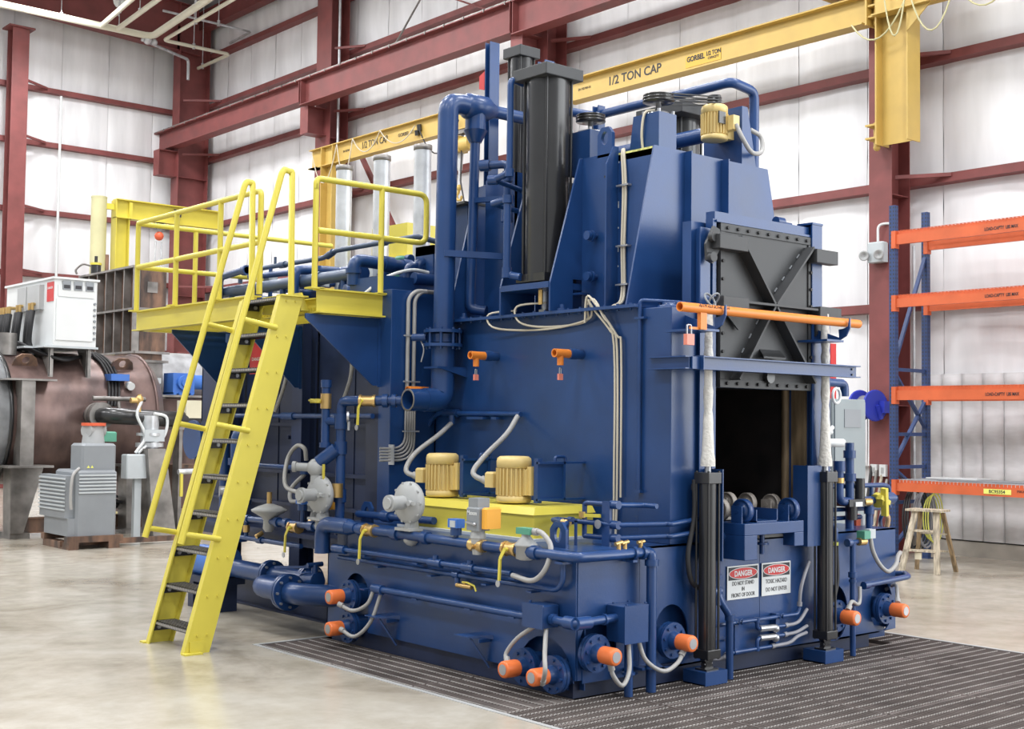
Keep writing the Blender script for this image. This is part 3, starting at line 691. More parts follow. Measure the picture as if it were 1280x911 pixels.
# big blue relief pipe on the left of the body
t = thing('vent_riser', 'thick blue pipe riser with bolted flange at the left of the body', 'pipe', (0.70, 2.30, 1.87))
m = MB(); m.tube(arc_path([(0.70, 2.30, 2.42), (0.72, 2.30, 4.27), (0.92, 2.30, 4.27)], 0.16, 7), 0.083, 16); build(m, 'upper_pipe', BLUE, t)
m = MB(); m.tube(arc_path([(0.70, 2.30, 2.33), (0.70, 2.30, 1.88), (0.52, 2.30, 1.875)], 0.15, 7), 0.094, 16); build(m, 'elbow', BLUE, t)
m = MB(); m.pipe_end((0.53, 2.30, 1.875), (0.365, 2.30, 1.872), 0.088, 0.074, 18, 0.15); build(m, 'outlet', BLUE, t)
m = MB(); m.lathe((0.365, 2.30, 1.872), (-1, 0, 0), [(0.074, 0.0), (0.089, 0.001), (0.089, 0.004), (0.074, 0.004)], 18, cap=False); build(m, 'bright_rim', STEEL, t, label='bare steel pipe rim')
for z0 in (2.30, 2.41):
    m = MB(); m.cyl((0.70, 2.30, z0), (0.70, 2.30, z0 + 0.025), 0.155, 20); build(m, 'flange', BLUE, t)
m = MB(); m.cyl((0.70, 2.30, 2.335), (0.70, 2.30, 2.40), 0.10, 16); m.cyl((0.60, 2.38, 2.375), (0.55, 2.50, 2.375), 0.03, 10); m.bolts([(0.70 + .13 * math.cos(a), 2.3 + .13 * math.sin(a), 2.28) for a in [k * math.pi / 4 for k in range(8)]], Z, 0.012, 0.17); build(m, 'damper_body', BLUE, t)
m = MB(); m.tube(spline([(0.60, 2.43, 2.40), (0.59, 2.45, 2.36), (0.60, 2.42, 2.28), (0.59, 2.44, 2.18)], 4), 0.007, 6); build(m, 'chain', CHROME, t)
m = MB(); m.box(0.58, 0.87, 2.21, 2.39, 2.125, 2.14); m.prism([(0.60, 2.2, 2.125), (0.87, 2.2, 2.125), (0.87, 2.2, 2.06)], (0, 0.01, 0)); build(m, 'wall_bracket', BLUE, t)
m = MB(); m.lathe((0.88, 2.30, 4.27), (1, 0, 0), [(0.075, 0), (0.105, 0.03), (0.105, 0.22), (0.07, 0.28), (0.055, 0.32)], 16); build(m, 'tee', BLUE, t)
m = MB(); m.tube([(1.0, 2.30, 4.22), (1.0, 2.30, 4.08)], 0.085, 14); m.cyl((1.0, 2.30, 4.08), (1.0, 2.30, 3.98), 0.10, 14, 0.05); build(m, 'reducer', BLUE, t)
m = MB(); m.tube(arc_path([(1.0, 2.30, 4.0), (0.97, 2.30, 2.75), (0.97, 2.30, 2.62), (1.04, 2.18, 2.60)], 0.05), 0.042, 10); build(m, 'drop_pipe', BLUE, t)
m = MB(); m.tube([(1.18, 2.30, 4.27), (1.62, 2.30, 4.27)], 0.052, 12); build(m, 'branch_pipe', BLUE, t)
m = MB(); m.bar((0.66, 2.25, 3.04), (1.15, 1.92, 3.02), 0.05, 0.05); build(m, 'pipe_support', BLUE, t)
m = MB(); m.bar((0.98, 2.26, 3.50), (1.10, 1.95, 3.5), 0.04, 0.04); build(m, 'pipe_support', BLUE, t)

# ================================================================== UPPER TOWER
E_ = thing('elevator_tower', 'tall tapered blue tower plates rising from the machine roof', 'tower', (CX, 1.2, 2.52))
R0 = 2.522
m = MB(); m.prism([(0.83, 0.40, R0), (2.64, 0.40, R0), (2.37, 0.40, 3.68), (1.10, 0.40, 3.68)], (0, 0.014, 0)); build(m, 'front_plate', BLUE, E_)
for x in (1.42, 1.83):
    m = MB(); m.prism([(x, 0.40, R0), (x, 0.335, R0), (x, 0.335, 3.675), (x, 0.40, 3.675)], (0.012, 0, 0)); build(m, 'front_rib', BLUE, E_)
m = MB(); m.box(1.10, 1.115, 0.414, 1.10, R0, 3.66); build(m, 'side_plate', BLUE, E_)
m = MB(); m.box(2.355, 2.37, 0.414, 1.10, R0, 3.66); build(m, 'side_plate', BLUE, E_)
m = MB(); m.box(1.115, 2.355, 0.414, 1.10, 3.60, 3.615); build(m, 'tower_top', BLUE, E_)
m = MB(); m.box(1.10, 1.30, 0.42, 1.05, 3.615, 3.675); build(m, 'insulation', INSUL, E_, label='yellow insulation edge')
m = MB(); m.box(1.07, 1.10, 0.79, 1.10, R0, 3.68); build(m, 'door_plate', BLUE, E_)
lug(E_, (1.085, 0.87, 3.66), (0, -1, 0), 0.15, 0.22, 0.03, (0.038, 0.05))
m = MB(); m.box(1.066, 1.072, 0.80, 0.87, 3.505, 3.52); build(m, 'slot', BLACK, E_)
m = MB(); m.prism([(1.10, 0.755, R0), (0.98, 0.755, R0), (0.98, 0.755, 3.58), (1.05, 0.755, 3.72), (1.10, 0.755, 3.72)], (0, 0.014, 0)); build(m, 'side_rib', BLUE, E_)
# wing gussets left of the tower
def wing(y, zt=3.68, notch=False):
    m = MB(); p = [(1.10, zt), (1.045, zt), (0.755, 2.73), (0.755, R0)]
    p += [(0.98, R0), (0.98, 2.77), (1.10, 2.77)] if notch else [(1.10, R0)]
    m.prism([(x, y, z) for x, z in p], (0, 0.016, 0)); build(m, 'wing_plate', BLUE, E_)
wing(1.10, notch=True); wing(1.66)
m = MB(); m.prism([(x, 2.34, z) for x, z in [(1.2, 3.68), (1.05, 3.62), (0.80, 2.60), (0.80, R0), (1.2, R0)]], (0, 0.016, 0)); build(m, 'wing_plate', BLUE, E_)
m = MB(); m.prism([(1.10, 1.90, R0), (1.10, 2.28, R0), (1.10, 2.28, 3.68), (1.10, 1.90, 3.70)], (0.014, 0, 0)); build(m, 'rear_side_plate', BLUE, E_)
m = MB(); m.box(1.10, 1.30, 1.90, 1.914, R0, 3.70); build(m, 'rear_front_plate', BLUE, E_)
m = MB(); m.box(1.30, 2.36, 1.55, 1.565, R0, 3.6); build(m, 'rear_cross_plate', BLUE, E_)
m = MB(); m.box(0.98, 1.12, 1.02, 1.10, R0 + 0.13, R0 + 0.145); build(m, 'notch_shelf', BLUE, E_)
for z in (3.08, 2.78):
    m = MB(); m.cyl((1.07, 0.95, z), (1.0, 0.95, z), 0.02, 10); m.cyl((1.03, 0.95, z), (1.01, 0.95, z), 0.042, 12); m.cyl((1.0, 0.95, z), (0.97, 0.95, z), 0.034, 10); build(m, 'side_plug', BLUE, E_)
# weld stitches picked out in bright steel
m = MB()
for y, x in ((1.095, 1.099), (0.75, 1.099)):
    for z in (3.6, 3.42, 3.27, 3.12, 2.95, 2.84): m.box(x - 0.004, x, y - 0.004, y, z, z + (0.05 if int(z * 100) % 2 else 0.012))
build(m, 'weld_stitches', LGREY, E_, kind='stuff')

# fan bearing pedestals on the tower top
def pedestal(label, x0, y0, s, zb, zt, pul=True):
    t = thing('fan_pedestal', label, 'fan', (x0 + s / 2, y0 + s / 2, zb))
    m = MB(); m.box(x0, x0 + s, y0, y0 + s, zb, zt); build(m, 'bearing_box', BLUE, t)
    m = MB(); m.prism([(x0, y0 + s * .5, zb), (x0, y0 + s * 0.5, zt)] and [(x0 + s, y0 + s - 0.012, zb), (x0 + s + 0.12, y0 + s - 0.012, zb), (x0 + s + 0.07, y0 + s - 0.012, zt), (x0 + s, y0 + s - 0.012, zt)], (0, 0.012, 0)); build(m, 'gusset', BLUE, t)
    m = MB(); m.prism([(x0 + 0.0, y0 + s, zb), (x0 + 0.0, y0 + s + 0.12, zb), (x0 + 0.0, y0 + s + 0.07, zt), (x0 + 0.0, y0 + s, zt)], (0.012, 0, 0)); build(m, 'gusset', BLUE, t)
    c = V((x0 + s / 2, y0 + s / 2, zt))
    m = MB(); m.lathe(c, Z, [(s * 0.45, 0), (s * 0.42, 0.015), (s * 0.2, 0.03), (0.02, 0.035), (0.02, 0.09)], 14); build(m, 'shaft', CHROME, t)
    m = MB(); m.lathe(c + Z * 0.085, Z, [(0.05, 0), (0.115, 0.008), (0.115, 0.018), (0.10, 0.024), (0.115, 0.03), (0.115, 0.04), (0.10, 0.046), (0.112, 0.052), (0.112, 0.06), (0.04, 0.062)], 24); build(m, 'pulley', BLACK, t)
    m = MB(); m.bolts([c + V((dx, dy, 0)) for dx in (-s * .4, s * .4) for dy in (-s * .4, s * .4)], Z, 0.014, 0.025); build(m, 'bolts', CHROME, t, kind='stuff')
    return t, c
P1, c1 = pedestal('front fan pedestal with black pulley and belts on the tower', 1.22, 0.47, 0.185, 3.615, 3.955)
P2, c2 = pedestal('rear fan pedestal with black pulley behind the tall cylinder', 1.18, 1.14, 0.25, 3.60, 3.93)
m = MB(); m.tube(spline([(1.215, 0.62, 3.68), (1.20, 0.62, 3.82), (1.21, 0.60, 3.96), (1.27, 0.56, 3.985)], 5), 0.010, 6); build(m, 'cable', CABLE, P1)
# tower fan motor on its bracket
t = thing('fan_motor', 'yellow fan motor hung on a blue bracket at the tower top', 'motor', (2.0, 0.55, 3.83))
mc = V((1.93, 0.56, 3.86))
motor_vert(t, mc, 0.105, 0.27)
m = MB(); m.lathe(mc + Z * 0.27, Z, [(0.05, 0), (0.055, 0.01), (0.055, 0.02), (0.045, 0.025), (0.055, 0.03), (0.055, 0.045), (0.045, 0.05), (0.055, 0.055), (0.05, 0.075)], 16); build(m, 'motor_pulley', BLACK, t)
m = MB(); m.box(mc.x + 0.03, mc.x + 0.10, mc.y - 0.16, mc.y - 0.07, 3.93, 4.04); build(m, 'terminal_box', MOTORY, t)
m = MB(); m.box(mc.x - 0.075, mc.x + 0.0, mc.y - 0.112, mc.y - 0.10, 3.97, 4.06); build(m, 'name_plate', BLACK, t)
m = MB(); m.box(mc.x + 0.05, mc.x + 0.155, mc.y - 0.06, mc.y + 0.10, 3.88, 4.06); build(m, 'mounting_foot', MOTORY, t)
m = MB(); m.box(2.085, 2.10, 0.42, 0.80, 3.615, 4.13); build(m, 'bracket', BLUE, t)
m = MB(); m.prism([(2.10, 0.42, 3.615), (2.27, 0.42, 3.615), (2.15, 0.42, 4.13), (2.10, 0.42, 4.13)], (0, 0.012, 0)); build(m, 'bracket_wing', BLUE, t)
m = MB(); m.tube(spline([(mc.x + 0.06, mc.y - 0.16, 3.97), (mc.x + 0.09, mc.y - 0.20, 3.86), (mc.x + 0.20, mc.y - 0.20, 3.77), (mc.x + 0.34, mc.y - 0.18, 3.80), (mc.x + 0.37, mc.y - 0.15, 3.92), (mc.x + 0.28, mc.y - 0.12, 3.97)], 6), 0.018, 8); build(m, 'flexible_conduit', CONDUIT, t)
m = MB()
for dz in (0.012, 0.036, 0.056):
    for s_ in (-1, 1):
        a = c1 + V((0.0, 0.11 * s_, 0.085 + dz)); b = V((mc.x, mc.y + 0.052 * s_, mc.z + 0.27 + dz)); m.bar(a, b, 0.012, 0.009)
build(m, 'drive_belts', RUBBER, t)

# ------------------------------------------------------------------ tall black lift cylinders
def lift_cyl(label, c, r, z0, z1, cap):
    t = thing('lift_cylinder', label, 'cylinder', (c[0], c[1], z0)); x, y = c
    m = MB(); m.cyl((x, y, z0), (x, y, z1 - 0.08), r, 28); build(m, 'barrel', BLACK, t)
    m = MB(); m.box(x - cap, x + cap, y - cap, y + cap, z1 - 0.09, z1); build(m, 'end_cap', CHAR, t, bevel=0.006)
    m = MB(); m.box(x - cap * .85, x + cap * .85, y - cap * .85, y + cap * .85, z0, z0 + 0.06); build(m, 'base_cap', BLACK, t)
    m = MB()
    for dx in (-1, 1):
        for dy in (-1, 1): m.cyl((x + dx * r * .76, y + dy * r * .76, z0 + 0.04), (x + dx * r * .76, y + dy * r * .76, z1 + 0.012), 0.011, 8)
    build(m, 'tie_rods', BLACK, t)
    return t
t = lift_cyl('thickest black cylinder standing at the front of the tower', (0.97, 1.385), 0.165, 2.76, 4.385, 0.19)
m = MB(); m.box(0.75, 1.16, 1.115, 1.66, 2.695, 2.74); build(m, 'shelf', BLUE, t)
m = MB(); m.cyl((0.97, 1.385, 2.53), (0.97, 1.385, 2.76), 0.035, 12); m.box(0.93, 1.01, 1.35, 1.42, 2.53, 2.56); build(m, 'piston_rod', CHROME, t)
m = MB(); m.box(0.80, 0.81, 1.24, 1.28, 2.58, 2.69); build(m, 'brass_tag', BRASS, t)
t = thing('hydraulic_piping', 'slim blue pipes with elbows on the left side of the thickest black cylinder', 'pipe', (0.82, 1.62, 2.8))
for pts, r in (([(0.95, 1.58, 4.30), (0.76, 1.58, 4.32), (0.76, 1.58, 3.60), (0.72, 1.72, 3.56)], 0.026), ([(0.80, 1.48, 2.80), (0.78, 1.58, 2.82), (0.76, 1.60, 2.85), (0.76, 1.60, 3.40), (0.74, 1.75, 3.38)], 0.03), ([(0.98, 1.86, 3.1), (0.98, 1.86, 3.74), (0.86, 2.0, 3.73)], 0.032), ([(0.72, 1.72, 3.56), (1.05, 1.70, 3.50)], 0.02), ([(0.74, 1.75, 3.38), (1.05, 1.72, 3.34)], 0.02)):
    m = MB(); m.tube(arc_path(pts, 0.05), r, 10); build(m, 'pipe', BLUE, t)
m = MB()
for p, q, r in (((0.76, 1.58, 3.63), (0.76, 1.58, 3.57), 0.036), ((0.74, 1.70, 3.56), (0.70, 1.76, 3.56), 0.038), ((0.98, 1.86, 3.28), (0.98, 1.86, 3.40), 0.05), ((0.98, 1.86, 3.60), (0.98, 1.86, 3.68), 0.044), ((0.76, 1.6, 3.37), (0.76, 1.6, 3.43), 0.04), ((0.76, 1.60, 2.80), (0.76, 1.60, 2.88), 0.038), ((0.88, 1.96, 3.73), (0.84, 2.03, 3.73), 0.045)): m.cyl(p, q, r, 10)
build(m, 'fittings', BLUE, t)
lift_cyl('second black cylinder behind the thickest one at the left', (1.66, 2.50), 0.10, 3.2, 4.93, 0.115)
lift_cyl('black cylinder with dark square cap behind the tower fan', (2.47, 1.40), 0.165, 2.76, 4.33, 0.26)
# tall blue guide posts left of the cylinders
def gpost(label, x, y, z0, z1, h=0.09):
    t = thing('guide_post', label, 'post', (x, y, z0)); m = MB(); m.ibeam((x, y, z0), (x, y, z1), (0, 1, 0), h, 0.10, 0.009, 0.007); build(m, 'shaft', BLUE, t); return t
t = gpost('tallest blue guide post with a small red flag left of the cylinders', 1.30, 2.46, 2.53, 4.90, 0.07)
m = MB(); m.prism([(1.25, 2.50, 4.66), (1.25, 2.57, 4.63), (1.25, 2.57, 4.52), (1.25, 2.50, 4.50)], (0.015, 0, 0)); build(m, 'red_flag', REDTAG, t)
t = gpost('blue guide post with red flag just behind the thickest cylinder', 1.30, 1.78, 2.53, 4.60)
m = MB(); m.box(1.20, 1.24, 1.76, 1.84, 4.0, 4.14); build(m, 'red_flag', REDTAG, t)
# long vent rail pipes over the tower
t = thing('vent_header', 'blue pipe header bridging behind the fan and dropping at the right', 'pipe', (2.45, 1.4, 3.7))
m = MB(); m.tube(arc_path([(1.9, 2.6, 4.50), (2.42, 2.38, 4.45), (2.42, 0.80, 4.45), (2.70, 0.80, 4.42), (2.70, 0.80, 3.70)], 0.07), 0.040, 10); build(m, 'pipe', BLUE, t)
m = MB(); m.ibeam((2.40, 2.30, 3.4), (2.40, 2.30, 4.52), (0, 1, 0), 0.08, 0.08); build(m, 'support_post', BLUE, t)
t = thing('cross_pipe', 'blue cross pipe lying behind the fan pedestal on the tower', 'pipe', (2.2, 1.2, 4.0))
m = MB(); m.cyl((2.2, 2.2, 4.0), (2.2, 0.62, 4.0), 0.062, 12); build(m, 'pipe', BLUE, t)
m = MB(); m.cyl((1.20, 1.30, 3.74), (1.95, 1.30, 3.70), 0.03, 8); build(m, 'tie_bar', BLUE, t)
# ================================================================== DOOR AND FRONT
t = thing('door_guide_frame', 'blue beam frame guiding the charcoal door', 'frame', (1.74, 0, TZ))
m = MB(); m.ibeam((1.155, 0.03, TZ), (1.155, 0.03, 3.05), (0, 1, 0), 0.12, 0.10, 0.01, 0.008); build(m, 'guide_post', BLUE, t)
m = MB(); m.box(1.225, 1.262, -0.035, 0.03, TZ + 0.5, 3.12); build(m, 'guide_rail', BLUE, t)
m = MB(); m.ibeam((2.365, 0.0, TZ), (2.365, 0.0, 3.20), (0, 1, 0), 0.13, 0.12, 0.012, 0.009); m.box(2.30, 2.43, -0.07, 0.07, 3.195, 3.21); build(m, 'guide_post', BLUE, t)
m = MB(); m.box(2.43, 2.55, 0.0, 0.02, TZ, 2.43); m.box(1.10, 1.30, 0.05, 0.13, 2.0, 3.1); build(m, 'backing_plate', BLUE, t)
m = MB(); m.box(1.25, 2.31, -0.03, 0.05, 3.115, 3.175); m.prism([(1.25, -0.05, 3.10), (2.31, -0.05, 3.10), (2.31, -0.05, 3.115), (1.25, -0.05, 3.115)], (0, 0.1, 0)); build(m, 'header_beam', BLUE, t)
m = MB(); m.cyl((2.02, 0.05, 3.20), (2.10, 0.05, 3.20), 0.035, 12); m.cyl((2.10, 0.05, 3.19), (2.2, 0.05, 3.19), 0.015, 8); m.box(2.0, 2.27, 0.0, 0.1, 3.17, 3.18); build(m, 'limit_switch_bar', BLUE, t)

D = thing('lift_door', 'raised square charcoal steel door with crossed stiffening ribs', 'door', (1.80, -0.05, 1.965))
dx0, dx1, dz0, dz1, dy = 1.285, 2.318, 1.965, 3.095, -0.045
m = MB(); m.box(dx0, dx1, dy, dy + 0.03, dz0, dz1); build(m, 'panel', CHAR, D)
for a in ((dx0, dx1, dz1 - 0.055, dz1), (dx0, dx1, dz0, dz0 + 0.055), (dx0, dx0 + 0.045, dz0 + 0.058, dz1 - 0.058), (dx1 - 0.045, dx1, dz0 + 0.058, dz1 - 0.058)):
    m = MB(); m.box(a[0], a[1], dy - 0.010, dy, a[2], a[3]); build(m, 'edge_strip', CHAR, D)
m = MB()
for k in range(9):
    x = dx0 + 0.07 + k * (dx1 - dx0 - 0.14) / 8; m.bolts([(x, dy - 0.01, dz1 - 0.028), (x, dy - 0.01, dz0 + 0.028)], -Y, 0.013, 0.014)
for k in range(8):
    z = dz0 + 0.12 + k * 0.125; m.bolts([(dx0 + 0.022, dy - 0.01, z), (dx1 - 0.022, dy - 0.01, z)], -Y, 0.012, 0.012)
build(m, 'edge_bolts', RUBBER, D, kind='stuff')
zc = 2.555; xc = 1.80
def rib(p, q, d=0.09, w_=0.016):
    m = MB(); p = V(p); q = V(q); a = (q - p).normalized(); n = V((a.z, 0, -a.x)) * w_ / 2
    m.prism([p + n, q + n, q - n, p - n], (0, -d, 0)); build(m, 'cross_rib', CHAR, D)
rib((1.42, dy, 3.01), (xc - 0.01, dy, zc + 0.01)); rib((2.24, dy, 3.01), (xc + 0.01, dy, zc + 0.01))
rib((1.40, dy, 2.02), (xc - 0.01, dy, zc - 0.01)); rib((2.26, dy, 2.02), (xc + 0.01, dy, zc - 0.01))
m = MB(); m.box(1.33, 2.27, dy - 0.10, dy, zc - 0.008, zc + 0.008); build(m, 'middle_rib', CHAR, D)
for sx, x0, x1 in ((-1, 1.16, 1.46), (1, 2.24, 2.50)):
    m = MB(); zz = 3.0
    m.prism([(x0, dy - 0.03, zz), (x1, dy - 0.03, zz), (x1, dy - 0.03, zz - 0.10), (x0, dy - 0.03, zz - 0.10)], (0, -0.08, 0)); build(m, 'top_arm', CHAR, D, bevel=0.004)
    x0, x1 = (1.20, 1.47) if sx < 0 else (2.28, 2.54)
    m = MB(); m.box(x0, x1, dy - 0.11, dy - 0.02, zc - 0.055, zc + 0.025); build(m, 'middle_arm', CHAR, D, bevel=0.004)
    xa, xb = (1.28, 1.47) if sx < 0 else (2.33, 2.52)
    m = MB(); m.prism([(xa, dy - 0.02, zc - 0.055), (xb, dy - 0.02, zc - 0.055), ((xb if sx < 0 else xb - 0.03), dy - 0.02, zc - 0.07), ((xb if sx < 0 else xa), dy - 0.02, zc - 0.19), (xa if sx > 0 else xb - 0.02, dy - 0.02, zc - 0.19)][:4 if sx > 0 else 5], (0, -0.012, 0)); build(m, 'arm_gusset', CHAR, D)
m = MB(); m.prism([(1.10, dy - 0.02, 2.93), (1.18, dy - 0.02, 3.06), (1.24, dy - 0.02, 3.04), (1.27, dy - 0.02, 2.95), (1.17, dy - 0.02, 2.80), (1.11, dy - 0.02, 2.82)], (0, -0.02, 0)); build(m, 'roller_plate', CHAR, D)
m = MB(); m.cyl((1.15, dy - 0.04, 2.98), (1.15, dy - 0.075, 2.98), 0.035, 12); build(m, 'guide_roller', CHAR, D)
m = MB(); m.cyl((1.14, dy - 0.04, 2.84), (1.14, dy - 0.075, 2.84), 0.035, 12); build(m, 'guide_roller', CHAR, D)
m = MB(); m.prism([(1.72, dy, 2.245), (1.95, dy, 2.245), (1.93, dy - 0.07, 2.19), (1.68, dy - 0.07, 2.19)], (0, 0, -0.012)); build(m, 'sight_visor', CHAR, D)
m = MB(); m.cyl((1.80, dy, 2.05), (1.80, dy - 0.04, 2.05), 0.045, 14); build(m, 'sight_port', BLACK, D)
m = MB()
for a, b in (((2.24, 3.01), (1.81, 2.565)), ((1.40, 2.02), (1.79, 2.545))):
    for k in range(4):
        f0 = 0.14 + 0.2 * k; p = V((a[0] + (b[0] - a[0]) * f0, dy - 0.003, a[1] + (b[1] - a[1]) * f0)); q = p + V((b[0] - a[0], 0, b[1] - a[1])).normalized() * 0.04
        o_ = V((-0.012, 0, 0.012)); m.bar(p + o_, q + o_, 0.008, 0.008)
build(m, 'rib_welds', CHILL, D, kind='stuff')

# door lifting cylinders
def door_cyl(label, x, y, zt, sleeve):
    t = thing('door_cylinder', label, 'cylinder', (x, y, 0.0)); r = 0.058
    m = MB(); m.cyl((x, y, 0.19), (x, y, zt - 0.07), r, 18); build(m, 'barrel', BLACK, t)
    m = MB()
    for dx in (-1, 1):
        for dyy in (-1, 1): m.cyl((x + dx * .052, y + dyy * .052, 0.16), (x + dx * .052, y + dyy * .052, zt), 0.009, 6)
    build(m, 'tie_rods', BLACK, t, kind='stuff')
    m = MB(); m.box(x - .065, x + .065, y - .065, y + .065, zt - 0.085, zt - 0.01); build(m, 'head_cap', BLACK, t, bevel=0.004)
    m = MB(); m.box(x - .065, x + .065, y - .065, y + .065, 0.165, 0.225); build(m, 'rear_cap', BLACK, t, bevel=0.004)
    m = MB(); m.prism([(x - .05, y - 0.02, 0.165), (x + .05, y - 0.02, 0.165), (x + 0.025, y - 0.02, 0.125), (x + 0.05, y - 0.02, 0.092), (x - 0.05, y - 0.02, 0.092), (x - 0.025, y - 0.02, 0.125)], (0, 0.04, 0)); m.cyl((x - 0.04, y, 0.125), (x + 0.04, y, 0.125), 0.018, 8); m.box(x - .06, x + .06, y - .05, y + .05, 0.088, 0.10); build(m, 'clevis', BLACK, t)
    m = MB(); m.box(x - 0.10, x + 0.12, y - 0.075, y + 0.12, 0.078, 0.088); m.box(x - 0.10, x + 0.12, y - 0.075, y - 0.067, 0.0, 0.078); m.box(x - 0.10, x - 0.092, y - 0.067, y + 0.12, 0.0, 0.078); m.box(x + 0.05, x + 0.058, y - 0.067, y + 0.12, 0.0, 0.078); m.box(x - 0.10, x + 0.12, y - 0.067, y + 0.12, 0.0, 0.008); build(m, 'base_bracket', BLUE, t)
    m = MB(); m.cyl((x, y, zt - 0.01), (x, y, zt + 0.06), 0.022, 10); build(m, 'rod_end', CHROME, t)
    rnd = random.Random(int(x * 100)); prof = []
    z = 0.0; H_ = sleeve - (zt + 0.03)
    for k in range(26):
        f = k / 25; rr = 0.030 + 0.005 * rnd.uniform(-1, 1)
        if f < 0.06: rr = 0.056 - 0.03 * abs(f - 0.02) * 10
        elif f < 0.25: rr = 0.044 - (f - 0.06) * 0.05
        prof.append((rr, f * H_))
    m = MB(); m.lathe((x, y, zt + 0.03), Z, prof, 12); build(m, 'rod_sleeve', CLOTH, t, label='wrinkled white cloth sleeve over the rod')
    return t
door_cyl('left black door cylinder with a white cloth sleeve at the front', 1.075, -0.13, 1.40, 2.47)
door_cyl('right black door cylinder with a white cloth sleeve at the front', 2.375, -0.13, 1.385, 2.53)
t = thing('lift_shackle', 'ring of bent cable at the left end of the middle door arm', 'shackle', (1.13, -0.12, 2.5))
m = MB(); m.tube([V((1.10 + 0.04 * math.cos(a), -0.12 + 0.03 * math.sin(a), 2.545 + 0.045 * math.sin(a))) for a in [k * math.pi / 8 for k in range(17)]], 0.008, 6); m.tube([V((1.14 + 0.04 * math.cos(a), -0.12 - 0.03 * math.sin(a), 2.55 + 0.04 * math.sin(a))) for a in [k * math.pi / 8 for k in range(17)]], 0.007, 6); build(m, 'ring', CHILL, t)
# blue shields beside the cylinders
m = MB(); m.box(1.155, 1.165, -0.19, -0.02, 0.80, 1.41); m.box(1.165, 1.25, -0.03, -0.02, 0.80, 1.41); single(m, 'cylinder_shield', BLUE, 'narrow blue shield plate right of the left door cylinder', 'shield', (1.2, -0.1, 0.8))
m = MB(); m.box(2.165, 2.325, -0.13, -0.12, 0.84, 1.42); m.box(2.315, 2.325, -0.12, 0.0, 0.84, 1.42); m.box(2.165, 2.175, -0.12, 0.0, 0.84, 1.42); single(m, 'cylinder_shield', BLUE, 'wide blue shield plate left of the right door cylinder', 'shield', (2.25, -0.1, 0.84))
# orange locking bar
t = thing('locking_bar', 'long orange pipe lying in hooks across the door', 'bar', (1.57, -0.30, 2.455))
m = MB(); m.pipe_end((2.0, -0.30, 2.457), (0.60, -0.30, 2.455), 0.031, 0.024, 18); m.cyl((2.0, -0.30, 2.457), (2.545, -0.30, 2.458), 0.031, 18); build(m, 'pipe', ORANGE, t)
m = MB(); text_into(m, 'ASTM A53 SCH40 1 1/4', 0.030, (0.90, -0.331, 2.462), X, Z, 0.0008); build(m, 'stencil', INK, t)
m = MB(); m.box(0.785, 0.845, -0.315, -0.285, 2.32, 2.43); m.box(0.70, 0.845, -0.30, -0.29, 2.318, 2.334); build(m, 'lock_tab', ORANGE, t)
m = MB(); m.tube(arc_path([(0.675, -0.295, 2.28), (0.675, -0.295, 2.345), (0.715, -0.295, 2.345), (0.715, -0.295, 2.28)], 0.015), 0.006, 6); lk = build(m, 'padlock', CHROME, t)
m = MB(); m.box(0.66, 0.73, -0.31, -0.28, 2.215, 2.285); build(m, 'lock_body', PINKLOCK, lk)
def hook(label, x, y1):
    t = thing('bar_hook', label, 'hook', (x, -0.2, 2.35))
    m = MB(); m.box(x - 0.20, x + 0.0, -0.30, y1, 2.315, 2.33); m.prism([(x - 0.20, 0.0, 2.33), (x, -0.0, 2.33), (x, 0.0, 2.345)], (0, -0.01, 0)); build(m, 'arm', BLUE, t)
    m = MB(); m.prism([(x, y1, 2.33), (x, y1, 2.44), (x, -0.26, 2.35), (x, -0.255, 2.41), (x, -0.30, 2.415), (x, -0.335, 2.43), (x, -0.345, 2.49), (x, -0.352, 2.49), (x, -0.352, 2.42), (x, -0.32, 2.36), (x, -0.26, 2.33)], (0.012, 0, 0)); build(m, 'hook_plate', BLUE, t)
hook('left blue hook under the orange locking bar', 0.985, 0.0); hook('right blue hook under the orange locking bar', 2.36, 0.0)
# front cross beam
t = thing('cross_beam', 'horizontal blue I-beam spanning across the front of the door', 'beam', (1.75, -0.2, 2.1))
m = MB(); m.ibeam((0.90, -0.2, 2.112), (2.655, -0.2, 2.112), Z, 0.088, 0.085, 0.008, 0.006); m.box(0.895, 0.903, -0.245, -0.155, 2.065, 2.16); build(m, 'main_beam', BLUE, t)
m = MB(); m.ibeam((0.93, -0.155, 2.112), (0.85, 0.0, 2.112), Z, 0.085, 0.085, 0.008, 0.006) if False else m.ibeam((0.805, -0.2, 2.112), (0.805, 0.14, 2.112), Z, 0.085, 0.075, 0.008, 0.006); m.box(0.82, 0.895, -0.215, -0.185, 2.07, 2.15); build(m, 'return_beam', BLUE, t)
m = MB(); m.bolts([(0.905 if False else 2.60, -0.205, z) for z in (2.09, 2.13)], -Y, 0.008, 0.008); m.bolts([(0.92, -0.205, z) for z in (2.09, 2.13)], -Y, 0.008, 0.008); build(m, 'bolts', BLACK, t, kind='stuff')

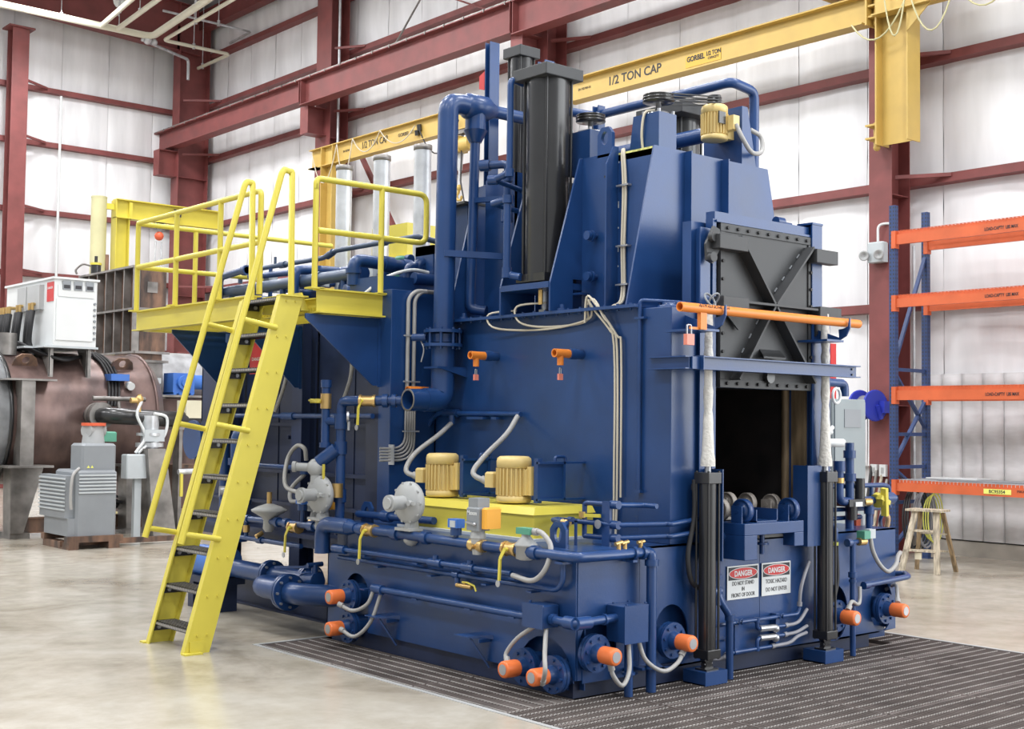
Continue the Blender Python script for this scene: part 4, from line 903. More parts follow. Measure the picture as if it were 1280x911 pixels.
# roller table in front of the opening
t = thing('roller_table', 'blue roller table with wheels in the door opening', 'table', (1.6, -0.15, 0.8))
m = MB(); m.box(1.30, 1.945, -0.26, 0.0, 0.965, 1.045); build(m, 'top_beam', BLUE, t, bevel=0.004)
m = MB(); m.box(1.30, 1.435, -0.26, 0.0, 0.80, 0.965); build(m, 'leg', BLUE, t, bevel=0.004)
m = MB(); m.box(1.84, 1.945, -0.26, -0.16, 0.87, 0.965); build(m, 'leg', BLUE, t, bevel=0.004)
m = MB(); m.box(1.495, 1.505, -0.2, 0.02, 1.045, 1.13); m.box(1.72, 1.73, -0.2, 0.02, 1.045, 1.13); m.box(1.495, 1.73, -0.2, 0.02, 1.045, 1.053); build(m, 'trough', BLUE, t)
m = MB(); m.cyl((1.62, -0.15, 0.965), (1.62, -0.15, 0.82), 0.018, 10); m.cyl((1.62, -0.15, 0.90), (1.62, -0.15, 0.885), 0.045, 10); build(m, 'jack_screw', BLUE, t)
def wheel(x, y, z, r, mm):
    m = MB(); m.lathe((x - 0.025, y, z), X, [(r * 0.3, 0), (r * 0.55, 0.002), (r * 0.6, 0.012), (r * 0.85, 0.012), (r * 0.92, 0.0), (r, 0.004), (r, 0.046), (r * 0.92, 0.05), (r * .5, 0.05), (r * 0.3, 0.055)], 22); w_ = build(m, 'wheel', mm, t)
    m = MB(); m.box(x - 0.065, x - 0.055, y - 0.045, y + 0.045, z - 0.09, z + 0.035); m.cyl((x - 0.07, y, z), (x + 0.04, y, z), 0.015, 8); build(m, 'wheel_bracket', mm, w_)
wheel(1.40, -0.16, 1.125, 0.082, BLUE); wheel(1.88, -0.18, 1.12, 0.082, BLUE)
wheel(1.42, 0.06, 1.12, 0.08, WHEELM); wheel(1.72, 0.24, 1.15, 0.075, WHEELM); wheel(1.94, 0.24, 1.14, 0.075, WHEELM); wheel(2.12, 0.16, 1.13, 0.075, WHEELM)
m = MB(); m.box(1.20, 1.32, 0.02, 0.14, 0.98, 1.05); build(m, 'wear_pad', JAMB, t, label='rusty brown pad')
m = MB(); m.box(1.25, 2.3, 0.2, 0.5, 1.03, 1.05); build(m, 'inner_rail', STEEL, t)
m = MB(); m.cyl((1.22, -0.06, 0.945), (1.34, -0.06, 0.945), 0.04, 10); build(m, 'stub_pipe', BLUE, t)
m = MB(); m.cyl((1.95, -0.08, 0.97), (2.12, -0.08, 0.97), 0.035, 10); build(m, 'stub_pipe', BLUE, t)
m = MB(); m.box(1.155, 2.3, -0.012, 0.06, TZ, TZ + 0.10); single(m, 'threshold', BLACK, 'dark threshold under the roller table', 'threshold', (1.7, 0, TZ))

# ------------------------------------------------------------------ danger signs
def sign(label, x0, x1, lines, ty):
    z0, z1 = 0.502, 0.733; yv = -0.016; t = thing('danger_sign', label, 'sign', ((x0 + x1) / 2, 0, z0)); w_ = x1 - x0; c = (x0 + x1) / 2
    m = MB(); m.box(x0, x1, yv, -0.0005 - 0.012, z0, z1); build(m, 'plate', WHITE, t)
    zb = z1 - 0.098
    m = MB(); m.box(x0 + 0.012, x1 - 0.012, yv - 0.001, yv, zb, z1 - 0.010); build(m, 'black_field', INK, t)
    m = MB(); m.prism([(a, yv - 0.001, b) for a, b in ell(c, (zb + z1 - 0.010) / 2, w_ * 0.455, 0.040, 32)], (0, -0.0008, 0)); build(m, 'oval_rim', WHITE, t)
    m = MB(); m.prism([(a, yv - 0.0018, b) for a, b in ell(c, (zb + z1 - 0.010) / 2, w_ * 0.435, 0.036, 32)], (0, -0.0006, 0)); build(m, 'red_oval', REDTAG, t)
    m = MB(); text_into(m, 'DANGER', 0.052, (c, yv - 0.0030, zb + 0.0255), X, Z, 0.0005, bold=0.0016, sx=0.92); build(m, 'heading', WHITE, t)
    m = MB()
    for k, (s_, sz) in enumerate(lines): text_into(m, s_, sz, (c, yv - 0.0015, zb - ty[k]), X, Z, 0.0005, bold=0.0, sx=0.78)
    build(m, 'message', INK, t)
sign('white danger sign saying do not stand in front of door', 1.415, 1.753, [('DO NOT STAND', 0.040), ('IN', 0.040), ('FRONT OF DOOR', 0.040)], (0.037, 0.078, 0.118))
sign('white danger sign saying toxic hazard do not enter', 1.789, 2.117, [('TOXIC HAZARD', 0.042), ('DO NOT ENTER', 0.042)], (0.048, 0.105))
# ------------------------------------------------------------------ pipework low on the front
def pipes(name, label, cat, runs, m_=BLUE, fit=None, loc=None, extra=None):
    t = thing(name, label, cat, loc or runs[0][0][0])
    for pts, r in runs:
        m = MB(); m.tube(arc_path(pts, max(0.04, r * 1.6)), r, 10); build(m, 'pipe', m_, t)
    if fit:
        m = MB()
        for p, q, r in fit: m.cyl(p, q, r, 10)
        build(m, 'fittings', m_, t, kind='stuff')
    return t
pipes('drain_pipe', 'blue bent drain pipe running down beside the danger sign', 'pipe', [([(1.205, -0.10, 1.30), (1.205, -0.10, 0.60), (1.215, -0.12, 0.53), (1.305, -0.13, 0.42), (1.305, -0.13, 0.0)], 0.026)], fit=[((1.205, -0.10, 0.62), (1.205, -0.10, 0.50), 0.036), ((1.14, -0.10, 0.59), (1.23, -0.10, 0.59), 0.034), ((1.305, -0.13, 0.43), (1.305, -0.13, 0.39), 0.034), ((1.215, -0.1, 0.70), (1.215, -0.1, 0.67), 0.032)])
t = pipes('air_line', 'thin blue air lines with silver fittings under the danger signs', 'pipe', [([(1.2, -0.07, 0.355), (2.13, -0.07, 0.355), (2.15, -0.07, 0.40)], 0.014), ([(1.67, -0.07, 0.355), (1.67, -0.07, 0.29), (1.78, -0.07, 0.29), (1.98, -0.07, 0.285)], 0.014), ([(1.67, -0.07, 0.15), (1.67, -0.07, 0.225), (1.80, -0.07, 0.225), (1.97, -0.07, 0.222)], 0.014), ([(1.36, -0.07, 0.155), (1.83, -0.07, 0.155)], 0.014)], fit=[((1.67, -0.07, 0.37), (1.67, -0.07, 0.335), 0.02), ((1.67, -0.07, 0.17), (1.67, -0.07, 0.14), 0.02), ((1.42, -0.07, 0.155), (1.46, -0.07, 0.155), 0.02)])
m = MB(); m.cyl((1.70, -0.07, 0.29), (1.84, -0.09, 0.29), 0.022, 10); m.sphere((1.85, -0.09, 0.28), 0.03); build(m, 'silencer', CHROME, t, label='silver exhaust silencer')
m = MB(); m.cyl((1.70, -0.07, 0.225), (1.84, -0.09, 0.225), 0.022, 10); m.sphere((1.85, -0.09, 0.215), 0.03); build(m, 'silencer', CHROME, t, label='silver exhaust silencer')
for pts in ([(2.15, -0.07, 0.41), (2.15, -0.08, 0.52), (2.19, -0.08, 0.62), (2.28, -0.06, 0.72)], [(1.98, -0.07, 0.285), (2.12, -0.08, 0.30), (2.24, -0.07, 0.38)], [(1.97, -0.07, 0.222), (2.10, -0.08, 0.23), (2.24, -0.07, 0.26)], [(1.83, -0.07, 0.155), (2.0, -0.09, 0.165), (2.10, -0.09, 0.20), (2.22, -0.08, 0.215)], [(1.36, -0.07, 0.155), (1.28, -0.08, 0.13), (1.18, -0.07, 0.14)]):
    m = MB(); m.tube(spline(pts, 5), 0.013, 8); m.cyl(pts[0], V(pts[0]) + (V(pts[1]) - V(pts[0])).normalized() * 0.03, 0.019, 8); build(m, 'grey_hose', PURPLEGREY, t)
m = MB(); m.box(1.20, 1.38, -0.09, -0.012, 0.245, 0.26); build(m, 'bracket', BLUE, t)
for x in (1.47, 1.92):
    m = MB(); m.box(x - 0.02, x + 0.02, -0.055, -0.012, 0.14, 0.375); m.tube([(x - 0.02, -0.085, 0.34), (x - 0.02, -0.095, 0.37), (x + 0.01, -0.095, 0.38), (x + 0.02, -0.085, 0.34)], 0.005, 5); build(m, 'clip', BLUE, t)
t = pipes('corner_drain', 'two blue pipes standing on the grating below the junction box', 'pipe', [([(0.36, -0.105, 0.35), (0.36, -0.105, 0.0)], 0.028)], fit=[((0.36, -0.105, 0.135), (0.36, -0.105, 0.15), 0.042)])
m = MB(); m.bar((0.36, -0.10, 0.145), (0.44, 0.0, 0.15), 0.02, 0.02); build(m, 'stay', BLUE, t)
# pipe at tank rim
t = pipes('gas_main', 'blue gas main along the rim of the tank turning down at the front', 'pipe', [([(-0.05, 2.55, 0.893), (-0.07, -0.07, 0.885), (0.57, -0.07, 0.885), (0.575, -0.095, 0.87), (0.575, -0.095, 0.0)], 0.034)], fit=[((-0.06, 2.30, 0.892), (-0.06, 2.24, 0.892), 0.046), ((-0.06, 1.86, 0.89), (-0.06, 1.80, 0.89), 0.046), ((-0.06, 1.50, 0.89), (-0.06, 1.44, 0.89), 0.046), ((-0.062, 0.93, 0.888), (-0.062, 0.89, 0.888), 0.046), ((-0.066, 0.36, 0.886), (-0.066, 0.28, 0.886), 0.046), ((0.575, -0.095, 0.84), (0.575, -0.095, 0.80), 0.046), ((0.52, -0.07, 0.885), (0.50, -0.07, 0.885), 0.046), ((0.44, -0.07, 0.885), (0.42, -0.07, 0.885), 0.046), ((0.575, -0.095, 0.145), (0.575, -0.095, 0.155), 0.046)])
m = MB(); m.box(-0.09, 0, 0.03, 0.10, 0.835, 0.85); build(m, 'clamp', BLUE, t)
m = MB(); m.box(0.50, 0.60, -0.09, 0.02, 0.14, 0.155); build(m, 'foot_clamp', BLUE, t)
m = MB(); m.box(0.40, 0.44, -0.10, 0, 0.83, 0.845); build(m, 'clamp', BLUE, t)
for x in (0.30, 0.355):
    m = MB(); m.cyl((x, -0.07, 0.91), (x, -0.07, 0.955), 0.014, 8); m.cyl((x - 0.03, -0.07, 0.95), (x + 0.03, -0.07, 0.96), 0.013, 8); build(m, 'brass_cock', BRASS, t, label='small brass cock')
m = MB(); m.cyl((0.50, -0.07, 0.91), (0.50, -0.07, 0.96), 0.014, 8); m.cyl((0.47, -0.07, 0.95), (0.53, -0.07, 0.955), 0.012, 8); build(m, 'brass_cock', BRASS, t, label='small brass cock')
pipes('side_conduit', 'blue conduit level with the middle of the tank side leading to a junction box', 'conduit', [([(-0.08, 2.06, 0.476), (-0.08, 0.30, 0.478)], 0.024)], fit=[((-0.08, 2.08, 0.476), (-0.08, 1.96, 0.476), 0.034), ((-0.08, 1.98, 0.44), (-0.08, 1.98, 0.47), 0.022)])
t = thing('junction_box', 'small blue junction box on the tank side near the corner', 'box', (-0.1, 0.22, 0.43))
m = MB(); m.bbox(-0.15, -0.01, 0.14, 0.32, 0.435, 0.575, 0.008); build(m, 'box', BLUE, t)
m = MB(); m.box(-0.156, -0.15, 0.135, 0.325, 0.43, 0.58); m.cyl((-0.11, 0.3, 0.57), (-0.11, 0.3, 0.59), 0.01, 6); build(m, 'cover', BLUE, t)
pipes('corner_conduit', 'blue conduit with pulling elbow around the tank corner', 'conduit', [([(-0.08, 0.16, 0.49), (-0.09, -0.09, 0.487), (0.26, -0.09, 0.497)], 0.027)], fit=[((-0.085, 0.0, 0.488), (-0.085, -0.085, 0.488), 0.04), ((-0.085, -0.09, 0.488), (0.03, -0.09, 0.488), 0.04), ((0.15, -0.09, 0.494), (0.165, -0.09, 0.494), 0.036), ((-0.08, 0.13, 0.49), (-0.08, 0.10, 0.49), 0.036)])
t = thing('junction_box', 'larger blue junction box on the tank front left of the corner drain pipes', 'box', (0.35, -0.1, 0.33))
m = MB(); m.box(0.255, 0.455, -0.17, -0.012, 0.345, 0.57); build(m, 'box', BLUE, t, bevel=0.004)
m = MB(); m.box(0.25, 0.46, -0.178, -0.17, 0.34, 0.575); build(m, 'cover', BLUE, t)
m = MB(); m.bolts([(0.27, -0.172, 0.58), (0.44, -0.172, 0.58), (0.27, -0.06, 0.58), (0.40, -0.06, 0.58)], Z, 0.010, 0.008); build(m, 'screws', BLUE, t, kind='stuff')
pipes('pilot_line', 'upper thin blue line on the tank side with tee fittings', 'pipe', [([(-0.08, 2.62, 0.725), (-0.08, 0.52, 0.733)], 0.019)], fit=[((-0.08, 2.62, 0.725), (-0.08, 2.46, 0.725), 0.034), ((-0.08, 1.40, 0.728), (-0.08, 1.26, 0.728), 0.03), ((-0.08, 1.02, 0.73), (-0.08, 0.90, 0.73), 0.03), ((-0.08, 1.33, 0.73), (-0.08, 1.33, 0.78), 0.02), ((-0.08, 0.95, 0.73), (-0.08, 0.95, 0.78), 0.02)])
t = pipes('return_line', 'lower thin blue line on the tank side rising to the gas main', 'pipe', [([(-0.05, 2.60, 0.66), (-0.05, 0.12, 0.667), (-0.05, 0.065, 0.72), (-0.05, 0.065, 0.86)], 0.017)], fit=[((-0.05, 1.16, 0.665), (-0.05, 1.10, 0.665), 0.026), ((-0.05, 1.12, 0.66), (-0.05, 1.12, 0.60), 0.02)])
m = MB(); m.cyl((-0.07, 1.10, 0.60), (-0.07, 0.94, 0.60), 0.016, 8); m.cyl((-0.07, 1.02, 0.60), (-0.07, 1.02, 0.625), 0.01, 6); v_ = build(m, 'brass_valve', BRASS, t)
m = MB(); m.tube([(-0.07, 1.04, 0.625), (-0.08, 0.98, 0.63), (-0.08, 0.90, 0.615), (-0.08, 0.88, 0.58)], 0.007, 6); build(m, 'handle', YEL, v_)
pipes('hydraulic_hose', 'black hose curving down left of the left door cylinder', 'hose', [(spline([(1.02, -0.06, 1.34), (1.01, -0.07, 1.1), (0.95, -0.07, 0.85), (0.98, -0.07, 0.68), (1.05, -0.07, 0.62)], 6), 0.017)], RUBBER, fit=[((1.02, -0.06, 1.27), (1.02, -0.06, 1.31), 0.022)])
# right end pipework
t = pipes('water_riser', 'slim blue riser with a union in front of the right end of the tank', 'pipe', [([(2.732, -0.12, 0.835), (2.732, -0.12, 0.0)], 0.022), ([(2.68, -0.12, 0.84), (2.82, -0.10, 0.84)], 0.018)], fit=[((2.732, -0.12, 0.62), (2.732, -0.12, 0.58), 0.034), ((2.732, -0.12, 0.565), (2.732, -0.12, 0.545), 0.03), ((2.66, -0.12, 0.84), (2.70, -0.12, 0.84), 0.03)])
m = MB(); m.box(2.70, 2.80, -0.12, -0.012, 0.27, 0.285); build(m, 'stay', BLUE, t)
m = MB(); m.box(2.84, 2.92, -0.15, -0.08, 0.86, 0.92); build(m, 'solenoid', GREEN, t, label='green solenoid coil'); m = MB(); m.cyl((2.82, -0.11, 0.84), (2.90, -0.11, 0.84), 0.03, 10); build(m, 'brass_body', BRASS, t); m = MB(); m.box(2.92, 3.0, -0.14, -0.09, 0.86, 0.93); build(m, 'coil_cap', LGREY, t)
m = MB(); m.tube(spline([(2.96, -0.12, 0.86), (2.98, -0.13, 0.76), (3.05, -0.14, 0.66), (3.15, -0.15, 0.60), (3.30, -0.12, 0.64), (3.42, -0.06, 0.69), (3.55, 0.0, 0.71)], 6), 0.017, 8); build(m, 'flexible_conduit', CONDUIT, t)
pipes('end_conduit', 'blue conduit bent along the tank front at the right end', 'conduit', [([(2.90, -0.10, 0.505), (3.48, -0.12, 0.535), (3.62, 0.0, 0.54), (3.55, 0.12, 0.53)], 0.022)], fit=[((2.90, -0.10, 0.505), (2.96, -0.10, 0.508), 0.03)])
for i, x in enumerate((2.56, 2.645)):
    t = pipes('hydraulic_hose', ('left' if i == 0 else 'right') + ' one of two black hoses hanging at the right black cylinder', 'hose', [(spline([(x, -0.03, 0.93), (x, -0.04, 0.75), (x - 0.02, -0.06, 0.55), (x - 0.10, -0.07, 0.38)], 6), 0.014)], RUBBER)
    m = MB(); m.cyl((x, -0.03, 0.84), (x, -0.03, 0.815), 0.021, 8); build(m, 'yellow_ferrule', TAPE, t)
    m = MB(); m.tube(arc_path([(x, 0.10, 0.95), (x, -0.03, 0.95), (x, -0.03, 0.85)], 0.03), 0.018, 8); build(m, 'elbow', BLUE, t)
# manifold lines at the front right of the tank top
t = pipes('cooling_manifold', 'blue three-line manifold on a post in front of the body corner', 'pipe', [
    ([(0.45, 0.40, 1.03), (0.45, 0.40, 1.175), (0.45, 0.36, 1.18), (0.45, 0.10, 1.18), (0.70, 0.10, 1.17), (0.70, -0.02, 1.17)], 0.017),
    ([(0.42, 0.62, 1.055), (0.42, 0.28, 1.055), (0.44, 0.1, 1.05), (0.80, -0.02, 1.05), (0.80, -0.05, 1.05), (1.12, -0.05, 1.08)], 0.017),
    ([(0.45, 0.40, 0.96), (0.45, 0.10, 0.965), (0.80, -0.02, 0.97), (0.80, -0.05, 0.97), (1.12, -0.05, 0.995)], 0.017),
    ([(0.45, 0.40, 1.05), (0.45, 0.40, 0.955)], 0.017)], fit=[((0.42, 0.52, 1.055), (0.42, 0.48, 1.055), 0.026), ((0.45, 0.15, 1.18), (0.45, 0.08, 1.18), 0.028), ((0.45, 0.15, 1.052), (0.45, 0.08, 1.05), 0.028), ((0.45, 0.15, 0.965), (0.45, 0.08, 0.965), 0.028)])
m = MB(); m.box(0.42, 0.44, 0.135, 0.205, TZ, 1.20); build(m, 'post', BLUE, t)
m = MB(); m.cyl((0.43, 0.40, 1.08), (0.43, 0.40, 1.12), 0.024, 8); b_ = build(m, 'brass_valve', BRASS, t); m = MB(); m.bar((0.41, 0.36, 1.10), (0.40, 0.20, 1.105), 0.012, 0.022); build(m, 'yellow_lever', YEL, b_)
m = MB(); m.cyl((0.40, 0.22, 1.05), (0.395, 0.22, 1.05), 0.03, 12); build(m, 'round_tag', CHROME, t)
t = pipes('purge_line', 'short blue line with a brass valve bending down behind the lifting lug', 'pipe', [([(0.20, 0.36, 0.93), (0.24, 0.38, 1.035), (0.30, 0.40, 1.05), (0.36, 0.62, 1.055), (0.42, 0.62, 1.055)], 0.018)])
m = MB(); m.box(0.30, 0.31, 0.40, 0.44, TZ, 1.07); m.box(0.30, 0.31, 0.32, 0.34, TZ, 1.07); m.box(0.30, 0.31, 0.32, 0.44, 1.06, 1.08); build(m, 'stand', BLUE, t)
m = MB(); m.cyl((0.31, 0.46, 1.05), (0.31, 0.40, 1.05), 0.026, 8); m.cyl((0.29, 0.42, 0.93), (0.285, 0.42, 0.93), 0.025, 10); build(m, 'brass_valve', BRASS, t)
# ================================================================== HEAT FURNACE BEHIND THE TANK
F = thing('heat_furnace', 'long panelled blue furnace behind the ladder and platform', 'furnace', (1.7, 4.3, 0))
m = MB(); m.box(0.43, 0.89, 2.632, 2.80, TZ + 0.002, 2.765); build(m, 'front_box', BLUE, F, bevel=0.004)
m = MB(); m.box(0.50, 2.9, 2.85, 2.865, 2.62, 2.90); m.box(0.50, 0.515, 2.865, 3.35, 2.62, 2.90); build(m, 'roof_curb', BLUE, F)
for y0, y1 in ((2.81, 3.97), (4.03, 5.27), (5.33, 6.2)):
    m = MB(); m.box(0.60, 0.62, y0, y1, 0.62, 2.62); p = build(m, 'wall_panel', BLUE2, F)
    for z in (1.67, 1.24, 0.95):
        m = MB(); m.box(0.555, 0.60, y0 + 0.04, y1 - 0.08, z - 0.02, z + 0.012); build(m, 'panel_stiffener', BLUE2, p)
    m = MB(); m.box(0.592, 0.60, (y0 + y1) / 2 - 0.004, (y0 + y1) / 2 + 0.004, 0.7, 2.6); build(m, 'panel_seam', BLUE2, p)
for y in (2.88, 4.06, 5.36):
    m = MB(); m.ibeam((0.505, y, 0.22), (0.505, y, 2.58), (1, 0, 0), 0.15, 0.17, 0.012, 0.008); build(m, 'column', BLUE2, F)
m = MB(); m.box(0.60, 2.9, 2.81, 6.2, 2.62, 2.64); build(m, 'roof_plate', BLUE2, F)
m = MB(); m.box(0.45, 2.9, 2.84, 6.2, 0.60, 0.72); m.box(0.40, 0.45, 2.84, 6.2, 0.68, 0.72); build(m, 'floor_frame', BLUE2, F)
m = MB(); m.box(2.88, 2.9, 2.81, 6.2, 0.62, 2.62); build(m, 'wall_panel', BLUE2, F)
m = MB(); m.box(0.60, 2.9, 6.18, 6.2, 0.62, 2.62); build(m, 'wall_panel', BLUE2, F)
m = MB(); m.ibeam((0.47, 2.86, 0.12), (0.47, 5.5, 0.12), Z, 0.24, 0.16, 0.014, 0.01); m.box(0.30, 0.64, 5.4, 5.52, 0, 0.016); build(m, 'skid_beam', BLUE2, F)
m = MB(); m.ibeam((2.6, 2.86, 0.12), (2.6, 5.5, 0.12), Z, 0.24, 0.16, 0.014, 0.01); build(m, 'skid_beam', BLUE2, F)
m = MB()
for z, y in ((1.98, 4.28), (1.86, 4.28), (1.55, 4.36), (1.24, 4.36)): m.cyl((0.60, y, z), (0.56, y, z), 0.035, 12); m.cyl((0.56, y, z), (0.52, y, z), 0.018, 8)
build(m, 'wall_plugs', BLUE2, F, kind='stuff')
m = MB(); m.box(0.55, 0.556, 3.92, 4.02, 0.3, 0.3); 
t = thing('warning_plate', 'small red warning plate on the furnace behind the ladder', 'sign', (0.2, 4.55, 2.2))
m = MB(); m.prism([(0.30, 4.42, 2.12), (0.30, 4.68, 2.12), (0.30, 4.68, 2.33), (0.30, 4.60, 2.42), (0.30, 4.50, 2.42), (0.30, 4.42, 2.33)], (0.006, 0, 0)); build(m, 'plate', REDTAG, t)
m = MB(); text_into(m, 'DANGER', 0.045, (0.298, 4.55, 2.24), (0, -1, 0), Z, 0.0006); build(m, 'lettering', WHITE, t)
# ------------------------------------------------------------------ platform
PZ = 2.73
t = thing('access_platform', 'yellow steel access platform with guard rails beside the furnace', 'platform', (0.1, 4.3, 2.54))
PF = t
def rail_sec(p, q, nm='side_beam'):
    m = MB(); m.ibeam(p, q, Z, 0.19, 0.10, 0.012, 0.008); build(m, nm, YEL, PF)
rail_sec((-0.25, 5.90, 2.635), (-0.25, 3.60, 2.635)); rail_sec((-0.20, 2.75, 2.635), (0.42, 2.75, 2.635), 'end_beam'); rail_sec((-0.25, 5.85, 2.635), (0.42, 5.85, 2.635), 'end_beam')
m = MB(); m.ibeam((-0.15, 2.78, 2.60), (-0.15, 3.6, 2.60), Z, 0.12, 0.08, 0.01, 0.008); build(m, 'landing_beam', YEL, PF)
m = MB()
y = 2.80
while y < 5.85: m.box(-0.2, 0.42, y, y + 0.006, 2.55, 2.585); y += 0.04
for x in (-0.15, 0.0, 0.15, 0.3): m.box(x, x + 0.005, 2.8, 5.85, 2.575, 2.583)
build(m, 'deck_grating', YEL, PF, kind='stuff')
for y, x0 in ((2.79, -0.27), (4.00, -0.16), (5.32, -0.16)):
    m = MB(); m.prism([(x0, y, 2.535), (0.43, y, 2.535), (0.43, y, 1.99), (0.37, y, 1.99), (x0, y, 2.50)], (0, 0.014, 0)); build(m, 'gusset', BLUE, PF)
    m = MB(); m.box(0.405, 0.432, y - 0.012, y, 1.98, 2.53); build(m, 'gusset_stiffener', BLUE, PF)
RR = 0.024
def post(x, y, z1, z0=PZ):
    m = MB(); m.cyl((x, y, z0), (x, y, z1), RR, 10); m.box(x - 0.06, x + 0.06, y - 0.05, y + 0.05, z0 - 0.006, z0 + 0.006); build(m, 'rail_post', YEL, PF)
def railtube(pts, rad=0.07):
    m = MB(); m.tube(arc_path(pts, rad), RR, 10); build(m, 'guard_rail', YEL, PF)
for y in (5.85, 5.03, 4.19): post(-0.28, y, 3.57)
railtube([(-0.28, 5.85, 3.575), (-0.28, 3.50, 3.585), (-0.28, 3.50, PZ)], 0.05)
railtube([(-0.28, 5.85, 3.15), (-0.28, 3.50, 3.16)])
post(-0.22, 2.75, 3.55); post(0.40, 2.75, 3.59)
railtube([(-0.22, 2.75, 3.50), (-0.22, 2.75, 3.59), (0.85, 2.75, 3.59), (0.85, 2.75, 3.185), (-0.20, 2.75, 3.185)], 0.08)
railtube([(-0.28, 5.85, 3.57), (1.90, 5.85, 3.57)]); railtube([(-0.28, 5.85, 3.15), (1.10, 5.85, 3.15)])
post(0.32, 5.85, 3.55); post(1.05, 5.85, 3.55, 2.64)
m = MB(); m.hexa([(-0.27, 2.86, 2.56), (-0.20, 2.86, 2.56), (-0.20, 3.46, 2.56), (-0.27, 3.46, 2.56), (-0.27, 2.86, 2.70), (-0.26, 2.86, 2.70), (-0.26, 3.46, 2.70), (-0.27, 3.46, 2.70)]); build(m, 'landing_plate', YEL, PF)
# ------------------------------------------------------------------ ladder
L_ = thing('ship_ladder', 'steep yellow ladder with black grated treads leaning on the platform', 'ladder', (-1.1, 3.16, 0))
bx, tx, tz = -1.10, -0.365, 2.66
dirv = V((tx - bx, 0, tz)).normalized(); nrm = V((dirv.z, 0, -dirv.x))
for y, s in ((2.84, 1), (3.48, -1)):
    a = V((bx, y, 0.0)); b = V((tx, y, tz)); m = MB()
    hw = 0.098
    # channel with web on the outside and flanges inward (vertical cut at floor)
    ex = hw / dirv.z
    q = [V((bx - ex, y, 0.0)), V((bx + ex, y, 0.0)), V((tx + ex, y, tz)), V((tx - ex, y, tz))]
    m.prism(q, (0, 0.009 * s, 0))
    for sg in (-1, 1):
        e0 = V((bx + sg * ex, y, 0)); e1 = V((tx + sg * ex, y, tz)); d = V((-sg * 0.012, 0, 0))
        g0 = V((0, 0.009 * s, 0)); g1 = V((0, 0.055 * s, 0)); m.hexa([e0 + g0, e0 + d + g0, e0 + d + g1, e0 + g1, e1 + g0, e1 + d + g0, e1 + d + g1, e1 + g1])
    build(m, 'stringer', YEL, L_)
    m = MB(); m.box(bx - 0.12, bx + 0.02, y - 0.06 * s, y + 0.01 * s, 0, 0.012); m.box(bx - 0.06, bx + 0.05, y - 0.014 * s, y - 0.002 * s, 0.0, 0.09); build(m, 'foot_clip', YEL, L_)
    m = MB(); m.box(tx - ex * 1.0, tx + ex * 1.3, y - 0.03, y + 0.06 * s, tz, tz + 0.012); build(m, 'top_cap', YEL, L_)
    # handrail
    off = -0.36
    if s > 0: P = [(-1.245, y, 0.80), (-0.478, y, 3.60), (-0.455, y, 3.64), (-0.385, y, 3.63), (-0.372, y, 2.66)]
    else: P = [(-1.225, y, 0.80), (-0.445, y, 3.60), (-0.425, y, 3.635), (-0.372, y, 3.63), (-0.36, y, 2.67)]
    m = MB(); m.tube(arc_path(P, 0.008, 2), 0.025, 10); build(m, 'handrail', YEL, L_)
    for z in (0.87, 1.67, 2.46):
        xr = P[0][0] + (z - 0.8) / (3.6 - 0.8) * (P[1][0] - P[0][0]); zs = z - 0.05; xs = bx + zs / tz * (tx - bx)
        m = MB(); m.cyl((xr, y, z), (xs - 0.06, y, zs), 0.022, 10); build(m, 'handrail_standoff', YEL, L_)
    m = MB()
    for k in range(10):
        z = 0.13 + 0.277 * k; x = bx + z / tz * (tx - bx)
        for dx in (-0.035, 0.045): m.cyl((x + dx, y - 0.001 * s, z), (x + dx, y - 0.009 * s, z), 0.009, 6)
    build(m, 'stringer_bolts', YEL, L_, kind='stuff')
for k in range(10):
    z = 0.165 + 0.277 * k; x = bx + z / tz * (tx - bx)
    m = MB()
    for j in range(7): m.box(x - 0.085 + j * 0.027, x - 0.080 + j * 0.027, 2.855, 3.465, z - 0.03, z)
    for j in range(15): m.box(x - 0.085, x + 0.085, 2.87 + j * 0.042, 2.878 + j * 0.042, z - 0.012, z + 0.001)
    tr = build(m, 'tread', BLACK, L_)
    m = MB()
    for j in range(22): m.box(x - 0.089, x - 0.0845, 2.86 + j * 0.0275, 2.873 + j * 0.0275, z - 0.022, z - 0.006)
    for j in range(14): m.box(x - 0.07, x + 0.07, 2.872 + j * 0.042, 2.876 + j * 0.042, z - 0.001, z + 0.0025)
    build(m, 'serrated_nosing', GRATEB, tr, kind='stuff')
    for y in (2.852, 3.462):
        m = MB(); m.box(x - 0.088, x + 0.07, y, y + 0.006, z - 0.075, z - 0.001); build(m, 'end_plate', BLACK, tr)
    m = MB(); m.bolts([(x - 0.05, 3.462, z - 0.048), (x + 0.03, 3.462, z - 0.048)], -Y, 0.016, 0.012); build(m, 'bolts', CHROME, tr, kind='stuff')

